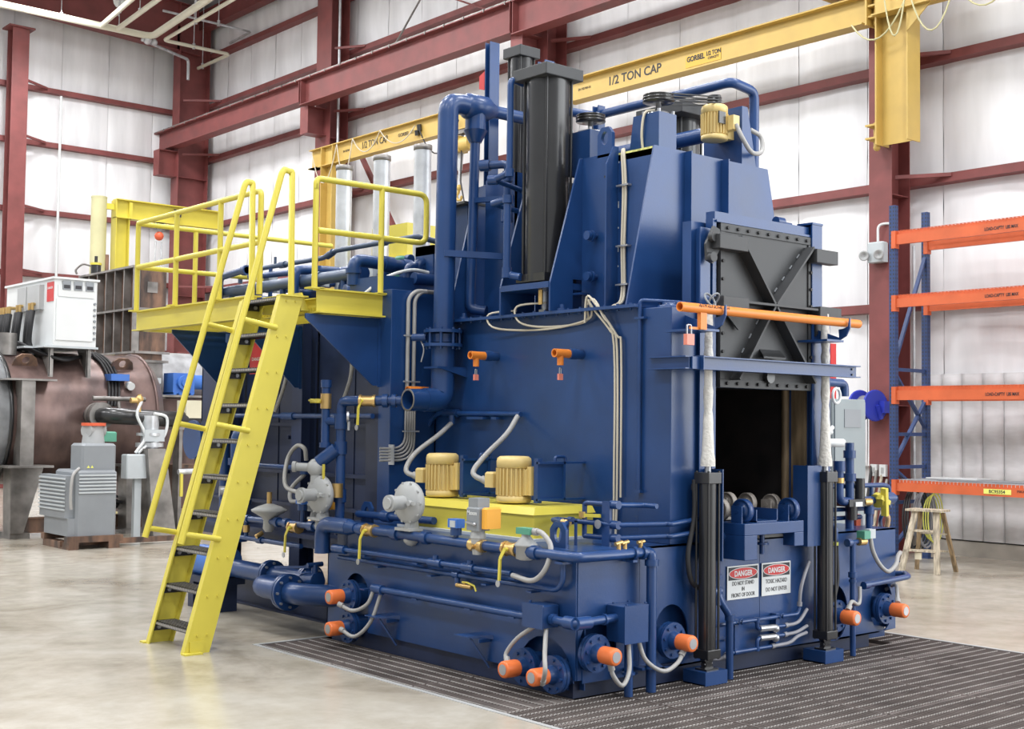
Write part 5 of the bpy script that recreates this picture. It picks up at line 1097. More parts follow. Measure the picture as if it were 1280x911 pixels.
# ------------------------------------------------------------------ gas train and regulators
def regulator(label, c, r, barrel_dir, parent_axis):
    # round diaphragm gas regulator, disc axis = barrel_dir
    c = V(c); d = V(barrel_dir).normalized(); t = thing('gas_regulator', label, 'regulator', c)
    m = MB(); m.lathe(c + d * 0.035, -d, [(0.03, -0.03), (r * 0.45, -0.02), (r * 0.85, 0.0), (r, 0.022), (r, 0.05), (r * 0.85, 0.07), (r * 0.4, 0.1), (0.03, 0.12)], 26); build(m, 'diaphragm_case', GREY, t)
    _, u, v = basis(d); m = MB(); m.bolts([c + d * 0.02 + u * r * 0.94 * math.cos(a) + v * r * 0.94 * math.sin(a) for a in [k * math.pi / 5 for k in range(10)]], d, 0.010, 0.01); build(m, 'rim_bolts', GREY, t, kind='stuff')
    m = MB(); m.cyl(c + d * 0.04, c + d * 0.17, 0.05, 16); m.cyl(c + d * 0.17, c + d * 0.20, 0.06, 16); m.cyl(c + d * 0.20, c + d * 0.215, 0.04, 12); build(m, 'spring_barrel', GREY, t)
    m = MB(); m.cyl(c - Z * (r - 0.02) - d * 0.03, c - Z * (r + 0.07) - d * 0.03, 0.045, 14, 0.06); m.box(c.x - 0.06, c.x + 0.06, c.y - 0.09, c.y + 0.09, c.z - r - 0.05, c.z - r - 0.03); m.sphere(c - Z * (r + 0.10) - d * 0.03, 0.065, 12); build(m, 'valve_body', GREY, t)
    m = MB(); m.cyl(c + d * 0.045 - Y * 0.08, c + d * 0.075 - Y * 0.08, 0.02, 8); m.box(c.x + d.x * 0.05 - 0.01, c.x + d.x * 0.05 + 0.01, c.y - r * .9, c.y - r * 0.3, c.z - 0.012, c.z + 0.012); build(m, 'vent', GREY, t)
    return t
regulator('round grey gas regulator on the tank rim left of the yellow box', (-0.045, 1.70, 1.125), 0.15, (-0.99, -0.12, 0), 0)
regulator('round grey gas regulator of the gas train in front of the ladder side', (-0.02, 2.93, 1.12), 0.15, (-0.99, -0.12, 0), 0)
def ball_valve(label, p, ax, drop, parent=None):
    p = V(p); ax = V(ax); t = thing('ball_valve', label, 'valve', p)
    m = MB(); m.cyl(p - ax * 0.05, p + ax * 0.05, 0.042, 8); m.cyl(p - ax * 0.065, p - ax * 0.045, 0.05, 8); m.cyl(p + ax * 0.045, p + ax * 0.065, 0.05, 8); build(m, 'brass_body', BRASS, t)
    o = V((-0.06, 0, 0)); m = MB(); m.cyl(p, p + o, 0.014, 8); q = p + o; m.bar(q, q + V((-0.01, ax.y * 0.03, -0.06)), 0.025, 0.006, X); m.bar(q + V((-0.01, ax.y * 0.03, -0.06)), q + V((-0.012, ax.y * 0.035, -drop)), 0.02, 0.012, X); build(m, 'yellow_lever', YEL, t)
    m = MB(); m.cyl(q + V((-0.02, ax.y * 0.035, -drop - 0.02)), q + V((-0.024, ax.y * 0.035, -drop - 0.02)), 0.022, 12); build(m, 'round_tag', CHROME, t)
ball_valve('brass ball valve with hanging yellow lever on the gas main near the left lifting lug', (-0.055, 2.17, 0.892), (0, 1, 0), 0.21)
ball_valve('brass ball valve with hanging yellow lever on the gas main before the green solenoid', (-0.062, 0.545, 0.887), (0, 1, 0), 0.20)
ball_valve('brass ball valve with hanging yellow lever low on the gas train by the ladder', (-0.02, 3.30, 0.835), (0, 1, 0), 0.20)
ball_valve('brass ball valve with hanging yellow lever on the high pipe left of the drain outlet', (0.19, 2.60, 1.862), (-0.7, 0.7, 0), 0.19)
def switch(label, p, h):
    p = V(p); t = thing('pressure_switch', label, 'switch', p)
    m = MB(); m.cyl(p, p + Z * h, 0.018, 8); m.cyl(p + Z * (h - 0.05), p + Z * h, 0.04, 12); build(m, 'stem', BLUE, t)
    m = MB(); m.box(p.x - 0.035, p.x + 0.035, p.y - 0.05, p.y + 0.05, p.z + h, p.z + h + 0.06); build(m, 'head', GEARBLUE, t)
    m = MB(); m.box(p.x - 0.041, p.x - 0.035, p.y - 0.035, p.y + 0.02, p.z + h + 0.005, p.z + h + 0.05); build(m, 'face', LGREY, t)
    return t
switch('blue pressure switch on the gas main in front of the yellow box', (-0.06, 1.13, 0.90), 0.085)
switch('blue pressure switch on the gas train beside the ladder', (-0.02, 3.19, 0.86), 0.17)
def actuator(label, y, z, x=-0.07, words=None):
    t = thing('shutoff_actuator', label, 'valve', (x, y, z))
    m = MB(); m.bbox(x - 0.055, x + 0.055, y - 0.065, y + 0.065, z, z + 0.155, 0.01); build(m, 'housing', CHILL, t)
    m = MB(); m.box(x - 0.045, x + 0.055, y - 0.05, y + 0.05, z + 0.155, z + 0.215); build(m, 'top_module', CHILL, t)
    m = MB(); m.bbox(x - 0.03, x + 0.11, y - 0.115, y - 0.065, z + 0.015, z + 0.155, 0.01); build(m, 'orange_cover', mat('amber_cover', (0.88, 0.42, 0.05), 0.45, var=0.02) if 'amber_cover' not in MATS else MATS['amber_cover'], t, label='amber side cover')
    m = MB(); m.cyl((x, y, z), (x, y, z - 0.05), 0.045, 12, 0.055); m.cyl((x, y, z - 0.05), (x, y, z - 0.16), 0.05, 12, 0.035); build(m, 'valve_body', GREY, t)
    m = MB(); m.cyl((x, y + 0.07, z - 0.10), (x, y - 0.07, z - 0.10), 0.044, 10); m.cyl((x - 0.03, y, z - 0.105), (x - 0.07, y, z - 0.105), 0.02, 8); build(m, 'brass_fitting', BRASS, t)
    m = MB(); m.bar((x - 0.065, y + 0.05, z + 0.055), (x - 0.065, y - 0.04, z + 0.045), 0.012, 0.012, X); m.sphere((x - 0.07, y - 0.045, z + 0.045), 0.013, 8); build(m, 'lever', CHROME, t)
    if words:
        m = MB(); text_into(m, words, 0.038, (x - 0.0557, y, z + 0.105), (0, -1, 0), Z, 0.0006, bold=0.0008); build(m, 'lettering', WHITE, t)
    return t
actuator('grey and amber shut-off actuator with white lettering in front of the yellow box', 0.88, 0.985, -0.07, 'Maxon')
actuator('grey and amber shut-off actuator on the gas train beside the ladder', 3.17, 0.97, 0.10)
t = thing('solenoid_valve', 'pale cone-topped valve with a green coil on the gas main', 'valve', (-0.065, 0.40, 0.887))
m = MB(); m.lathe((-0.065, 0.40, 0.83), Z, [(0.04, 0), (0.065, 0.01), (0.065, 0.085), (0.075, 0.09), (0.075, 0.1), (0.03, 0.15), (0.03, 0.165)], 12); build(m, 'body', GREY, t)
m = MB(); m.box(-0.10, -0.03, 0.33, 0.46, 0.995, 1.035); build(m, 'coil', GREEN, t, label='green coil housing')
m = MB(); m.tube(spline([(-0.06, 0.33, 1.015), (-0.06, 0.25, 1.01), (-0.06, 0.17, 0.93), (-0.10, 0.17, 0.80), (-0.11, 0.28, 0.715), (-0.09, 0.5, 0.725)], 6), 0.017, 8); m.cyl((-0.06, 0.335, 1.015), (-0.06, 0.29, 1.015), 0.024, 8); build(m, 'flexible_conduit', CONDUIT, t)
# big elbow and gas train pipework
pipes('vent_elbow', 'open thick blue elbow curving down at the left end of the gas main', 'pipe', [([(-0.055, 2.36, 0.89), (-0.055, 2.86, 0.895), (-0.055, 2.86, 0.66)], 0.065)]) if False else None
t = thing('vent_elbow', 'open thick blue elbow curving down at the left end of the gas main', 'pipe', (-0.05, 2.7, 0.89))
m = MB(); m.tube(arc_path([(-0.055, 2.45, 0.898), (-0.055, 2.83, 0.898), (-0.055, 2.83, 0.67)], 0.2, 8), 0.062, 14); m.cyl((-0.055, 2.36, 0.895), (-0.055, 2.46, 0.898), 0.038, 12, 0.062); build(m, 'elbow', BLUE, t)
t = pipes('gas_train', 'blue gas train pipe running behind the ladder at tank height', 'pipe', [([(-0.02, 4.6, 0.85), (-0.02, 2.95, 0.865)], 0.028), ([(0.12, 2.86, 0.80), (0.12, 2.86, 1.86), (0.13, 2.68, 1.862), (0.40, 2.435, 1.866)], 0.04), ([(0.05, 2.98, 1.49), (0.05, 2.98, 2.0)], 0.035), ([(0.05, 2.98, 1.70), (0.12, 2.86, 1.70)], 0.035), ([(0.08, 2.86, 1.48), (-0.02, 2.96, 1.37)], 0.055)], fit=[((0.12, 2.86, 1.06), (0.12, 2.86, 1.16), 0.052), ((0.12, 2.86, 1.44), (0.12, 2.86, 1.54), 0.052), ((0.12, 2.86, 1.64), (0.12, 2.86, 1.76), 0.055), ((0.05, 2.98, 1.49), (0.05, 2.98, 1.53), 0.048), ((0.05, 2.98, 1.97), (0.05, 2.98, 2.03), 0.045), ((0.28, 2.52, 1.864), (0.31, 2.49, 1.864), 0.055), ((0.345, 2.485, 1.865), (0.37, 2.46, 1.865), 0.055), ((-0.02, 4.15, 0.853), (-0.02, 4.05, 0.853), 0.038), ((-0.02, 3.45, 0.86), (-0.02, 3.4, 0.86), 0.042), ((-0.02, 3.08, 0.862), (-0.02, 3.0, 0.862), 0.042), ((-0.02, 3.6, 0.86), (-0.02, 3.55, 0.86), 0.042)])
m = MB(); m.cyl((0.05, 2.98, 1.80), (0.05, 2.98, 1.92), 0.045, 10); b_ = build(m, 'brass_valve', BRASS, t); m = MB(); m.cyl((0.03, 3.0, 1.86), (-0.06, 3.04, 1.86), 0.018, 8); m.bar((-0.05, 3.06, 1.865), (-0.05, 2.94, 1.85), 0.012, 0.03, X); build(m, 'yellow_lever', YEL, b_)
m = MB(); m.cyl((0.07, 2.82, 1.10), (0.07, 2.82, 1.21), 0.045, 10); b_ = build(m, 'brass_valve', BRASS, t, label='brass valve low on the riser'); m = MB(); m.cyl((0.05, 2.85, 1.13), (-0.03, 2.88, 1.13), 0.02, 8); m.bar((-0.03, 2.87, 1.12), (-0.03, 2.87, 1.36), 0.022, 0.012, X); build(m, 'yellow_lever', YEL, b_)
m = MB(); m.cyl((0.10, 2.72, 1.735), (0.085, 2.73, 1.735), 0.045, 14); m.cyl((0.1, 2.72, 1.70), (0.1, 2.72, 1.63), 0.012, 8); build(m, 'pressure_gauge', CHROME, t, label='round pressure gauge')
t = thing('gas_booster', 'grey cast vent valve below the slanted blue elbow', 'valve', (-0.04, 2.97, 1.30))
m = MB(); m.sphere((-0.03, 2.98, 1.33), 0.075, 12); m.cyl((-0.03, 2.98, 1.28), (-0.03, 2.98, 1.20), 0.045, 10); m.cyl((-0.05, 3.02, 1.33), (-0.14, 3.10, 1.335), 0.035, 10); m.cyl((-0.14, 3.10, 1.335), (-0.16, 3.12, 1.335), 0.045, 10); build(m, 'body', GREY, t)
t = thing('gas_filter', 'grey disc-shaped governor with brass stem on the gas train', 'regulator', (-0.02, 3.72, 0.9))
m = MB(); m.lathe((-0.02, 3.72, 0.80), Z, [(0.03, -0.03), (0.05, 0.0), (0.045, 0.06), (0.06, 0.09), (0.145, 0.14), (0.15, 0.155), (0.10, 0.18), (0.04, 0.20), (0.02, 0.205)], 22); build(m, 'bell', GREY, t)
m = MB(); m.cyl((-0.02, 3.72, 1.0), (-0.02, 3.72, 1.10), 0.022, 8); build(m, 'brass_stem', BRASS, t)
t = pipes('drip_line', 'thin blue line low along the furnace frame by the ladder', 'pipe', [([(-0.02, 4.6, 0.69), (-0.02, 3.2, 0.69)], 0.02), ([(-0.02, 4.1, 0.84), (-0.02, 4.1, 0.70)], 0.018)], fit=[((-0.02, 3.9, 0.69), (-0.02, 3.82, 0.69), 0.03)])
m = MB(); m.cyl((-0.02, 4.10, 0.74), (-0.02, 4.10, 0.80), 0.03, 8); m.cyl((-0.06, 3.86, 0.72), (0.0, 3.86, 0.75), 0.02, 8); build(m, 'brass_fitting', BRASS, t, kind='stuff')
t = pipes('tank_top_line', 'blue pipe with strainer on the tank top behind the left lifting lug', 'pipe', [([(0.22, 2.75, 0.97), (0.22, 1.75, 0.98)], 0.028), ([(0.25, 2.15, 0.98), (0.25, 2.15, TZ)], 0.02)], fit=[((0.22, 2.4, 0.975), (0.22, 2.3, 0.975), 0.045), ((0.22, 2.1, 0.975), (0.22, 2.0, 0.975), 0.04)])
# flexible gas conduits and wall conduit on the furnace
pipes('furnace_conduit', 'upper blue conduit along the furnace wall behind the ladder', 'conduit', [([(0.40, 5.6, 1.74), (0.40, 2.83, 1.745)], 0.022)], fit=[((0.40, 4.25, 1.74), (0.40, 4.05, 1.74), 0.034)])
t = pipes('furnace_conduit', 'lower blue conduit along the furnace wall behind the ladder', 'conduit', [([(0.38, 5.6, 1.29), (0.38, 3.75, 1.29)], 0.022)], fit=[((0.38, 3.82, 1.24), (0.38, 3.82, 1.34), 0.045)])
for pts in ([(0.38, 3.80, 1.36), (0.36, 3.80, 1.46), (0.34, 3.90, 1.48), (0.30, 3.98, 1.36), (0.15, 3.75, 1.15), (0.10, 3.4, 1.10)], [(0.38, 3.72, 1.29), (0.30, 3.5, 1.28), (0.15, 3.2, 1.22), (0.0, 3.08, 1.18)], [(0.38, 3.82, 1.24), (0.30, 3.9, 1.12), (0.18, 3.7, 1.02), (0.12, 3.38, 1.05)]):
    m = MB(); m.tube(spline(pts, 6), 0.019, 8); build(m, 'flexible_conduit', CONDUIT, t)
for y0, lab in ((4.30, 'left'), (3.25, 'right')):
    m = MB(); m.tube(spline([(0.50, y0 + 0.05, 2.3), (0.45, y0 - 0.02, 2.1), (0.42, y0 + 0.0, 1.95), (0.40, y0 + 0.08, 1.78)], 6), 0.018, 8); single(m, 'hanging_conduit', CONDUIT, lab + ' grey flexible conduit hanging under the platform brackets', 'conduit', (0.42, y0, 1.74))
# wall conduits on the furnace front box
t = thing('conduit_bundle', 'pair of grey conduits running down the furnace box and fanning left', 'conduit', (0.6, 2.6, 1.4))
for k in range(2):
    x = 0.575 + k * 0.062
    m = MB(); m.tube(arc_path([(0.87, 2.60, 2.765), (x + 0.07, 2.60, 2.765), (x, 2.605, 2.70), (x, 2.605, 1.85)], 0.09, 6), 0.017, 8); build(m, 'conduit', CONDUIT, t)
for k in range(5):
    x = 0.565 + 0.022 * k; z = 1.49 - 0.024 * k
    m = MB(); m.tube(arc_path([(x, 2.605, 1.95), (x, 2.605, z), (0.32, 2.605, z)], 0.16, 7), 0.010, 7); build(m, 'conduit', CONDUIT, t)
m = MB()
for z in (2.39, 2.02, 1.62): m.box(0.53, 0.69, 2.585, 2.60, z, z + 0.012)
m.box(0.42, 0.43, 2.56, 2.63, 1.36, 1.52)
build(m, 'clips', GALV, t, kind='stuff')
# low water piping on the floor
def flange_pair(t, p, ax, r):
    p = V(p); ax = V(ax).normalized()
    m = MB(); m.cyl(p - ax * 0.03, p - ax * 0.004, r, 20); m.cyl(p + ax * 0.004, p + ax * 0.03, r, 20); fl = build(m, 'flange', BLUE, t)
    _, u, v = basis(ax); m = MB()
    for k in range(8):
        d = u * math.cos(k * math.pi / 4) + v * math.sin(k * math.pi / 4); m.cyl(p + d * r * 0.8 - ax * 0.05, p + d * r * 0.8 + ax * 0.05, 0.011, 6)
    build(m, 'bolts', CHROME, fl, kind='stuff')
t = thing('circulation_pipe', 'thick flanged blue water pipe on the floor between ladder and tank', 'pipe', (0, 3.5, 0.4))
m = MB(); m.tube(arc_path([(0.05, 5.3, 0.40), (0.05, 3.75, 0.40), (0.12, 3.2, 0.40)], 0.1), 0.078, 14); build(m, 'pipe', BLUE, t)
flange_pair(t, (0.05, 3.78, 0.40), (0, 1, 0), 0.125)
flange_pair(t, (0.16, 3.35, 0.40), (0, 1, 0), 0.12)
m = MB(); m.tube(arc_path([(0.20, 3.5, 0.34), (-0.10, 3.66, 0.34), (-0.16, 3.55, 0.34), (-0.16, 3.2, 0.34)], 0.12, 6), 0.085, 14); build(m, 'pipe', BLUE, t)
flange_pair(t, (-0.16, 3.16, 0.34), (0, 1, 0), 0.145)
m = MB(); m.tube(arc_path([(-0.16, 3.12, 0.34), (-0.16, 2.97, 0.34), (0.05, 2.70, 0.34)], 0.14, 6), 0.085, 14); build(m, 'elbow', BLUE, t)
m = MB(); m.cyl((0.05, 3.25, 0.40), (0.05, 3.05, 0.42), 0.07, 12); m.cyl((0.05, 3.1, 0.42), (0.05, 3.1, 0.55), 0.03, 8); m.cyl((-0.02, 3.1, 0.545), (0.12, 3.1, 0.55), 0.02, 8); build(m, 'valve', BLUE, t)
m = MB(); m.bar((-0.08, 3.5, 0.50), (0.02, 3.12, 0.53), 0.02, 0.02); build(m, 'valve_lever', BLUE, t)
t = thing('floor_pump', 'blue pump body on a stand half hidden behind the ladder foot', 'pump', (0.1, 4.7, 0))
m = MB(); m.cyl((0.05, 5.05, 0.42), (0.05, 4.62, 0.42), 0.14, 18); m.cyl((0.05, 4.62, 0.42), (0.05, 4.58, 0.42), 0.165, 18); build(m, 'casing', GEARBLUE, t)
m = MB(); m.box(-0.08, 0.2, 4.5, 5.2, 0.24, 0.30); m.box(-0.05, 0.15, 4.55, 4.65, 0.0, 0.24); m.box(-0.05, 0.15, 5.0, 5.1, 0.0, 0.24); build(m, 'stand', BLUE2, t)
t = pipes('filter_stack', 'blue vertical pipe with flanges seen between the ladder stringers', 'pipe', [([(0.12, 4.55, 0.62), (0.12, 4.55, 1.60), (0.35, 4.55, 1.62)], 0.06), ([(0.16, 4.85, 0.45), (0.16, 4.85, 1.60)], 0.045)], fit=[((0.12, 4.55, 0.80), (0.12, 4.55, 0.84), 0.14), ((0.12, 4.55, 0.95), (0.12, 4.55, 0.99), 0.14), ((0.12, 4.55, 1.30), (0.12, 4.55, 1.36), 0.08), ((0.12, 4.55, 0.62), (0.12, 4.55, 0.78), 0.11)])
m = MB(); m.cyl((0.05, 4.62, 1.06), (0.0, 4.64, 1.06), 0.05, 12); build(m, 'pressure_gauge', CHROME, t)
pipes('vent_drop', 'blue capped vent pipe hanging behind the ladder under the platform', 'pipe', [([(0.12, 4.70, 2.46), (0.12, 4.70, 2.0), (0.12, 4.7, 1.7)], 0.04)], fit=[((0.12, 4.70, 2.40), (0.12, 4.70, 2.48), 0.055), ((0.12, 4.70, 2.22), (0.12, 4.70, 2.26), 0.055)])
# blind flange stub at far end
t = thing('flange_stub', 'blue flanged stub pipe facing left behind the ladder rail', 'pipe', (0.25, 5.45, 1.5))
m = MB(); m.cyl((0.6, 5.42, 1.51), (0.14, 5.42, 1.51), 0.10, 16); build(m, 'pipe', BLUE, t)
m = MB(); m.cyl((0.14, 5.42, 1.51), (0.11, 5.42, 1.51), 0.185, 20); build(m, 'flange', BLUE, t)

# ================================================================== FURNACE TOP
def topthing(name, label, cat, mb, mm, loc): return single(mb, name, mm, label, cat, loc)
t = pipes('air_header', 'thick grey-blue air header pipe lying on the furnace top behind the rails', 'pipe', [([(0.70, 6.05, 2.99), (0.70, 3.46, 2.985)], 0.056)], STEELBLUE, fit=[((0.70, 4.15, 2.99), (0.70, 4.12, 2.99), 0.066)])
m = MB(); m.cyl((0.70, 3.46, 2.985), (0.70, 3.44, 2.985), 0.062, 16); build(m, 'end_cap', BLUE, t)
for y in (5.8, 4.8, 3.75):
    m = MB(); m.cyl((0.70, y, 2.64), (0.70, y, 2.94), 0.03, 8); build(m, 'support', BLUE, t)
pipes('burner_line', 'thin dark burner line highest over the furnace top', 'pipe', [([(0.9, 6.0, 3.10), (0.9, 6.0, 3.22), (0.9, 4.42, 3.22), (0.9, 4.2, 3.27), (0.9, 2.95, 3.27), (1.2, 2.8, 3.2)], 0.024)], STEELBLUE, fit=[((0.9, 5.2, 3.22), (0.9, 5.1, 3.22), 0.034), ((0.9, 4.35, 3.23), (0.9, 4.25, 3.26), 0.034), ((0.9, 3.45, 3.27), (0.9, 3.4, 3.27), 0.034), ((0.9, 5.3, 3.23), (0.9, 5.3, 3.31), 0.014)])
for y in (5.75, 4.9, 4.1, 3.5, 3.0):
    k = [5.75, 4.9, 4.1, 3.5, 3.0].index(y)
    nm = ['leftmost', 'second', 'third', 'fourth', 'rightmost'][k]
    t = thing('burner_riser', nm + ' blue burner riser on the furnace top counted from the left', 'burner', (0.95, y, 2.64))
    m = MB(); m.tube(arc_path([(0.95, y, 2.64), (0.95, y, 3.06), (1.35, y, 3.06)], 0.07), 0.045, 12); build(m, 'pipe', BLUE, t)
    m = MB(); m.cyl((0.95, y, 2.95), (0.95, y, 3.0), 0.062, 12); m.cyl((1.06, y, 3.06), (1.12, y, 3.06), 0.062, 12); m.cyl((1.2, y, 3.06), (1.28, y, 3.06), 0.058, 12); build(m, 'couplings', BLUE, t, kind='stuff')
    m = MB(); m.cyl((0.80, y - 0.15, 2.90), (1.2, y - 0.15, 2.90), 0.05, 12); build(m, 'burner_body', BLUE, t)
    m = MB(); m.box(1.12, 1.2, y - 0.12, y - 0.02, 3.0, 3.10); build(m, 'valve_block', LGREY, t)
t = pipes('mixing_header', 'blue header with end cap crossing the furnace top near the front', 'pipe', [([(0.50, 3.3, 2.85), (0.50, 3.3, 3.07), (1.06, 3.3, 3.05)], 0.055)], fit=[((0.50, 3.3, 2.95), (0.50, 3.3, 2.99), 0.07), ((0.80, 3.3, 3.06), (0.90, 3.3, 3.055), 0.07), ((1.0, 3.3, 3.05), (1.09, 3.3, 3.05), 0.072)])
pipes('mixing_header', 'second blue header lying lower behind the capped header', 'pipe', [([(0.75, 3.75, 3.0), (1.4, 3.75, 2.98)], 0.05), ([(0.95, 3.2, 2.7), (0.95, 3.2, 3.0)], 0.04)], fit=[((1.0, 3.75, 2.99), (1.1, 3.75, 2.99), 0.066), ((1.2, 3.75, 2.99), (1.3, 3.75, 2.99), 0.066)])
for k, (x, y) in enumerate(((1.02, 3.45), (1.0, 4.05), (1.0, 5.0))):
    m = MB(); m.bbox(x, x + 0.14, y - 0.1, y + 0.02, 2.80, 3.16 - 0.05 * k, 0.02); single(m, 'blower_cover', GREEN, ['green cover box at the right among the furnace top pipes', 'green cover box in the middle of the furnace top pipes', 'green cover box at the left of the furnace top pipes'][k], 'box', (x, y, 2.8))
for k in range(3):
    y = (3.56, 4.21, 4.86)[k]
    t = thing('exhaust_stack', ['nearest of the three silver exhaust stacks', 'middle of the three silver exhaust stacks', 'farthest of the three silver exhaust stacks'][k], 'stack', (1.4, y, 2.7), 'silver exhaust stacks on the furnace')
    m = MB(); m.cyl((1.4, y, 2.7), (1.4, y, 4.19), 0.079, 20); build(m, 'pipe', GALV, t)
    m = MB(); m.lathe((1.4, y, 4.17), Z, [(0.079, 0), (0.086, 0.004), (0.086, 0.05), (0.070, 0.052), (0.070, 0.0)], 20); build(m, 'rim_band', STEEL, t)
m = MB(); m.box(1.70, 2.35, 4.2, 4.8, 3.30, 3.62); m.box(1.66, 2.4, 4.16, 4.84, 3.28, 3.30); single(m, 'blower_housing', YEL, 'yellow blower housing behind the silver stacks', 'housing', (2.0, 4.5, 2.7))
m = MB(); m.box(1.22, 1.62, 3.85, 4.2, 2.9, 3.14); single(m, 'blower_housing', YEL, 'small yellow housing low behind the furnace top pipes', 'housing', (1.4, 4.0, 2.9))
t = thing('relief_valve', 'blue bracketed solenoid with white coil right of the silver stacks', 'valve', (1.15, 2.95, 2.9))
m = MB(); m.box(1.00, 1.03, 2.85, 3.1, 2.9, 3.2); m.box(1.00, 1.30, 2.85, 3.1, 3.12, 3.2); m.box(1.27, 1.30, 2.80, 2.88, 2.88, 3.2); build(m, 'bracket', BLUE, t)
m = MB(); m.cyl((1.16, 2.9, 3.04), (1.16, 2.9, 3.10), 0.085, 14); build(m, 'white_coil', WHITE, t)
m = MB(); m.cyl((1.16, 2.9, 2.9), (1.16, 2.9, 3.04), 0.05, 12); build(m, 'black_body', BLACK, t)
m = MB(); m.tube(spline([(1.05, 2.9, 2.96), (0.85, 2.95, 2.98), (0.62, 3.0, 2.90), (0.48, 3.05, 2.78), (0.40, 3.08, 2.70)], 6), 0.015, 8); build(m, 'white_hose', WHITE, t)
m = MB(); m.tube(spline([(1.25, 2.9, 2.9), (1.24, 2.8, 3.05), (1.18, 2.75, 3.16)], 5), 0.012, 6); build(m, 'blue_hose', BLUE, t)
t = thing('roof_column', 'square blue column with a dark cap plate left of the vent riser top', 'column', (1.1, 2.45, 2.52))
m = MB(); m.box(1.00, 1.20, 2.39, 2.59, 2.522, 3.48); build(m, 'shaft', BLUE, t)
m = MB(); m.box(0.92, 1.24, 2.33, 2.66, 3.48, 3.50); build(m, 'cap_plate', CHAR, t)
pipes('vent_riser_small', 'slim blue pipe and dark structure at the left foot of the cap column', 'pipe', [([(1.05, 2.75, 2.9), (1.05, 2.75, 3.3)], 0.03)])
m = MB(); m.box(1.35, 1.75, 2.72, 3.0, 2.66, 3.34); single(m, 'control_cabinet', BLACK, 'black cabinet behind the blue solenoid bracket', 'cabinet', (1.5, 2.9, 2.66))
t = thing('cable_bundle', 'cream cables looping along the roof edge and down the side wall', 'cable', (0.84, 0.7, 2.5))
for pts in ([(0.88, 1.62, 2.56), (0.80, 1.85, 2.54), (0.79, 1.80, 2.44), (0.84, 1.55, 2.405), (0.84, 1.15, 2.40), (0.83, 0.80, 2.44), (0.82, 0.73, 2.50), (0.79, 0.74, 2.58), (0.80, 0.68, 2.50), (0.84, 0.56, 2.35), (0.845, 0.50, 2.22), (0.845, 0.49, 1.30), (0.845, 0.50, 0.94)],
            [(0.88, 1.28, 2.60), (0.80, 1.52, 2.58), (0.79, 1.48, 2.46), (0.84, 1.25, 2.415), (0.84, 0.82, 2.43), (0.80, 0.76, 2.54), (0.80, 0.69, 2.58), (0.80, 0.60, 2.46), (0.845, 0.53, 2.25), (0.845, 0.52, 1.3), (0.845, 0.52, 1.0)],
            [(0.80, 0.78, 2.42), (0.78, 0.74, 2.60), (0.79, 0.66, 2.54), (0.84, 0.50, 2.32), (0.845, 0.46, 2.2), (0.845, 0.455, 1.2)]):
    m = MB(); m.tube(spline(pts, 5), 0.0085, 6); build(m, 'cable', CABLE, t)
t = thing('cable_riser', 'two cream cables rising up the tower side by the lifting lug', 'cable', (1.0, 0.65, 2.52))
for k in range(2):
    m = MB(); m.tube(spline([(0.92, 0.60 + 0.03 * k, 2.53), (1.07, 0.66 + 0.025 * k, 2.62), (1.085, 0.675 + 0.025 * k, 3.0), (1.085, 0.665 + 0.025 * k, 3.4), (1.09, 0.69 + 0.02 * k, 3.66), (1.12, 0.72, 3.70)], 6), 0.011, 6); build(m, 'cable', CABLE, t)
m = MB()
for z in (3.42, 2.98, 2.70): m.box(1.06, 1.10, 0.62, 0.74, z, z + 0.012)
build(m, 'clips', CHROME, t, kind='stuff')

EX = (([(0.62, 5.9, 2.64), (0.62, 5.9, 3.13), (0.62, 5.5, 3.16), (0.62, 5.35, 3.16)], 0.035, 'far left blue gooseneck pipe on the furnace top'),
      ([(0.80, 5.6, 3.13), (0.80, 4.55, 3.10), (1.3, 4.5, 3.08)], 0.03, 'blue pipe bending behind the left burner risers'),
      ([(1.10, 5.2, 3.12), (1.10, 3.3, 3.13)], 0.028, 'long thin blue pipe along the back of the burner risers'),
      ([(0.62, 4.45, 2.64), (0.62, 4.45, 3.09), (0.95, 4.45, 3.11), (1.5, 4.45, 3.10)], 0.045, 'thick blue elbow pipe in the middle of the furnace top'),
      ([(0.85, 3.0, 2.7), (0.85, 3.0, 3.02), (1.2, 3.0, 3.02)], 0.04, 'blue elbow pipe nearest the white coil solenoid'),
      ([(0.58, 3.55, 2.80), (0.95, 3.45, 2.82)], 0.06, 'stubby thick blue pipe end lying on the furnace roof'))
for pts, r, lab in EX:
    t = pipes('burner_pipe', lab, 'pipe', [(pts, r)], fit=[(pts[-1], V(pts[-1]) + (V(pts[-2]) - V(pts[-1])).normalized() * 0.07, r * 1.45), (pts[0], V(pts[0]) + (V(pts[1]) - V(pts[0])).normalized() * 0.06, r * 1.4)])
for k, (x, y, z) in enumerate(((0.88, 5.35, 3.10), (0.98, 4.62, 3.07), (0.98, 3.95, 3.05), (0.93, 3.62, 3.02))):
    t = thing('burner_valve', ['leftmost', 'second', 'third', 'rightmost'][k] + ' small silver and blue valve among the furnace top pipes, from the left', 'valve', (x, y, z))
    m = MB(); m.box(x - 0.05, x + 0.05, y - 0.05, y + 0.05, z - 0.04, z + 0.04); build(m, 'block', LGREY, t)
    m = MB(); m.cyl((x, y, z + 0.04), (x, y, z + 0.10), 0.02, 8); m.cyl((x, y, z - 0.04), (x, y, z - 0.3), 0.022, 8); build(m, 'stem', BLUE, t)
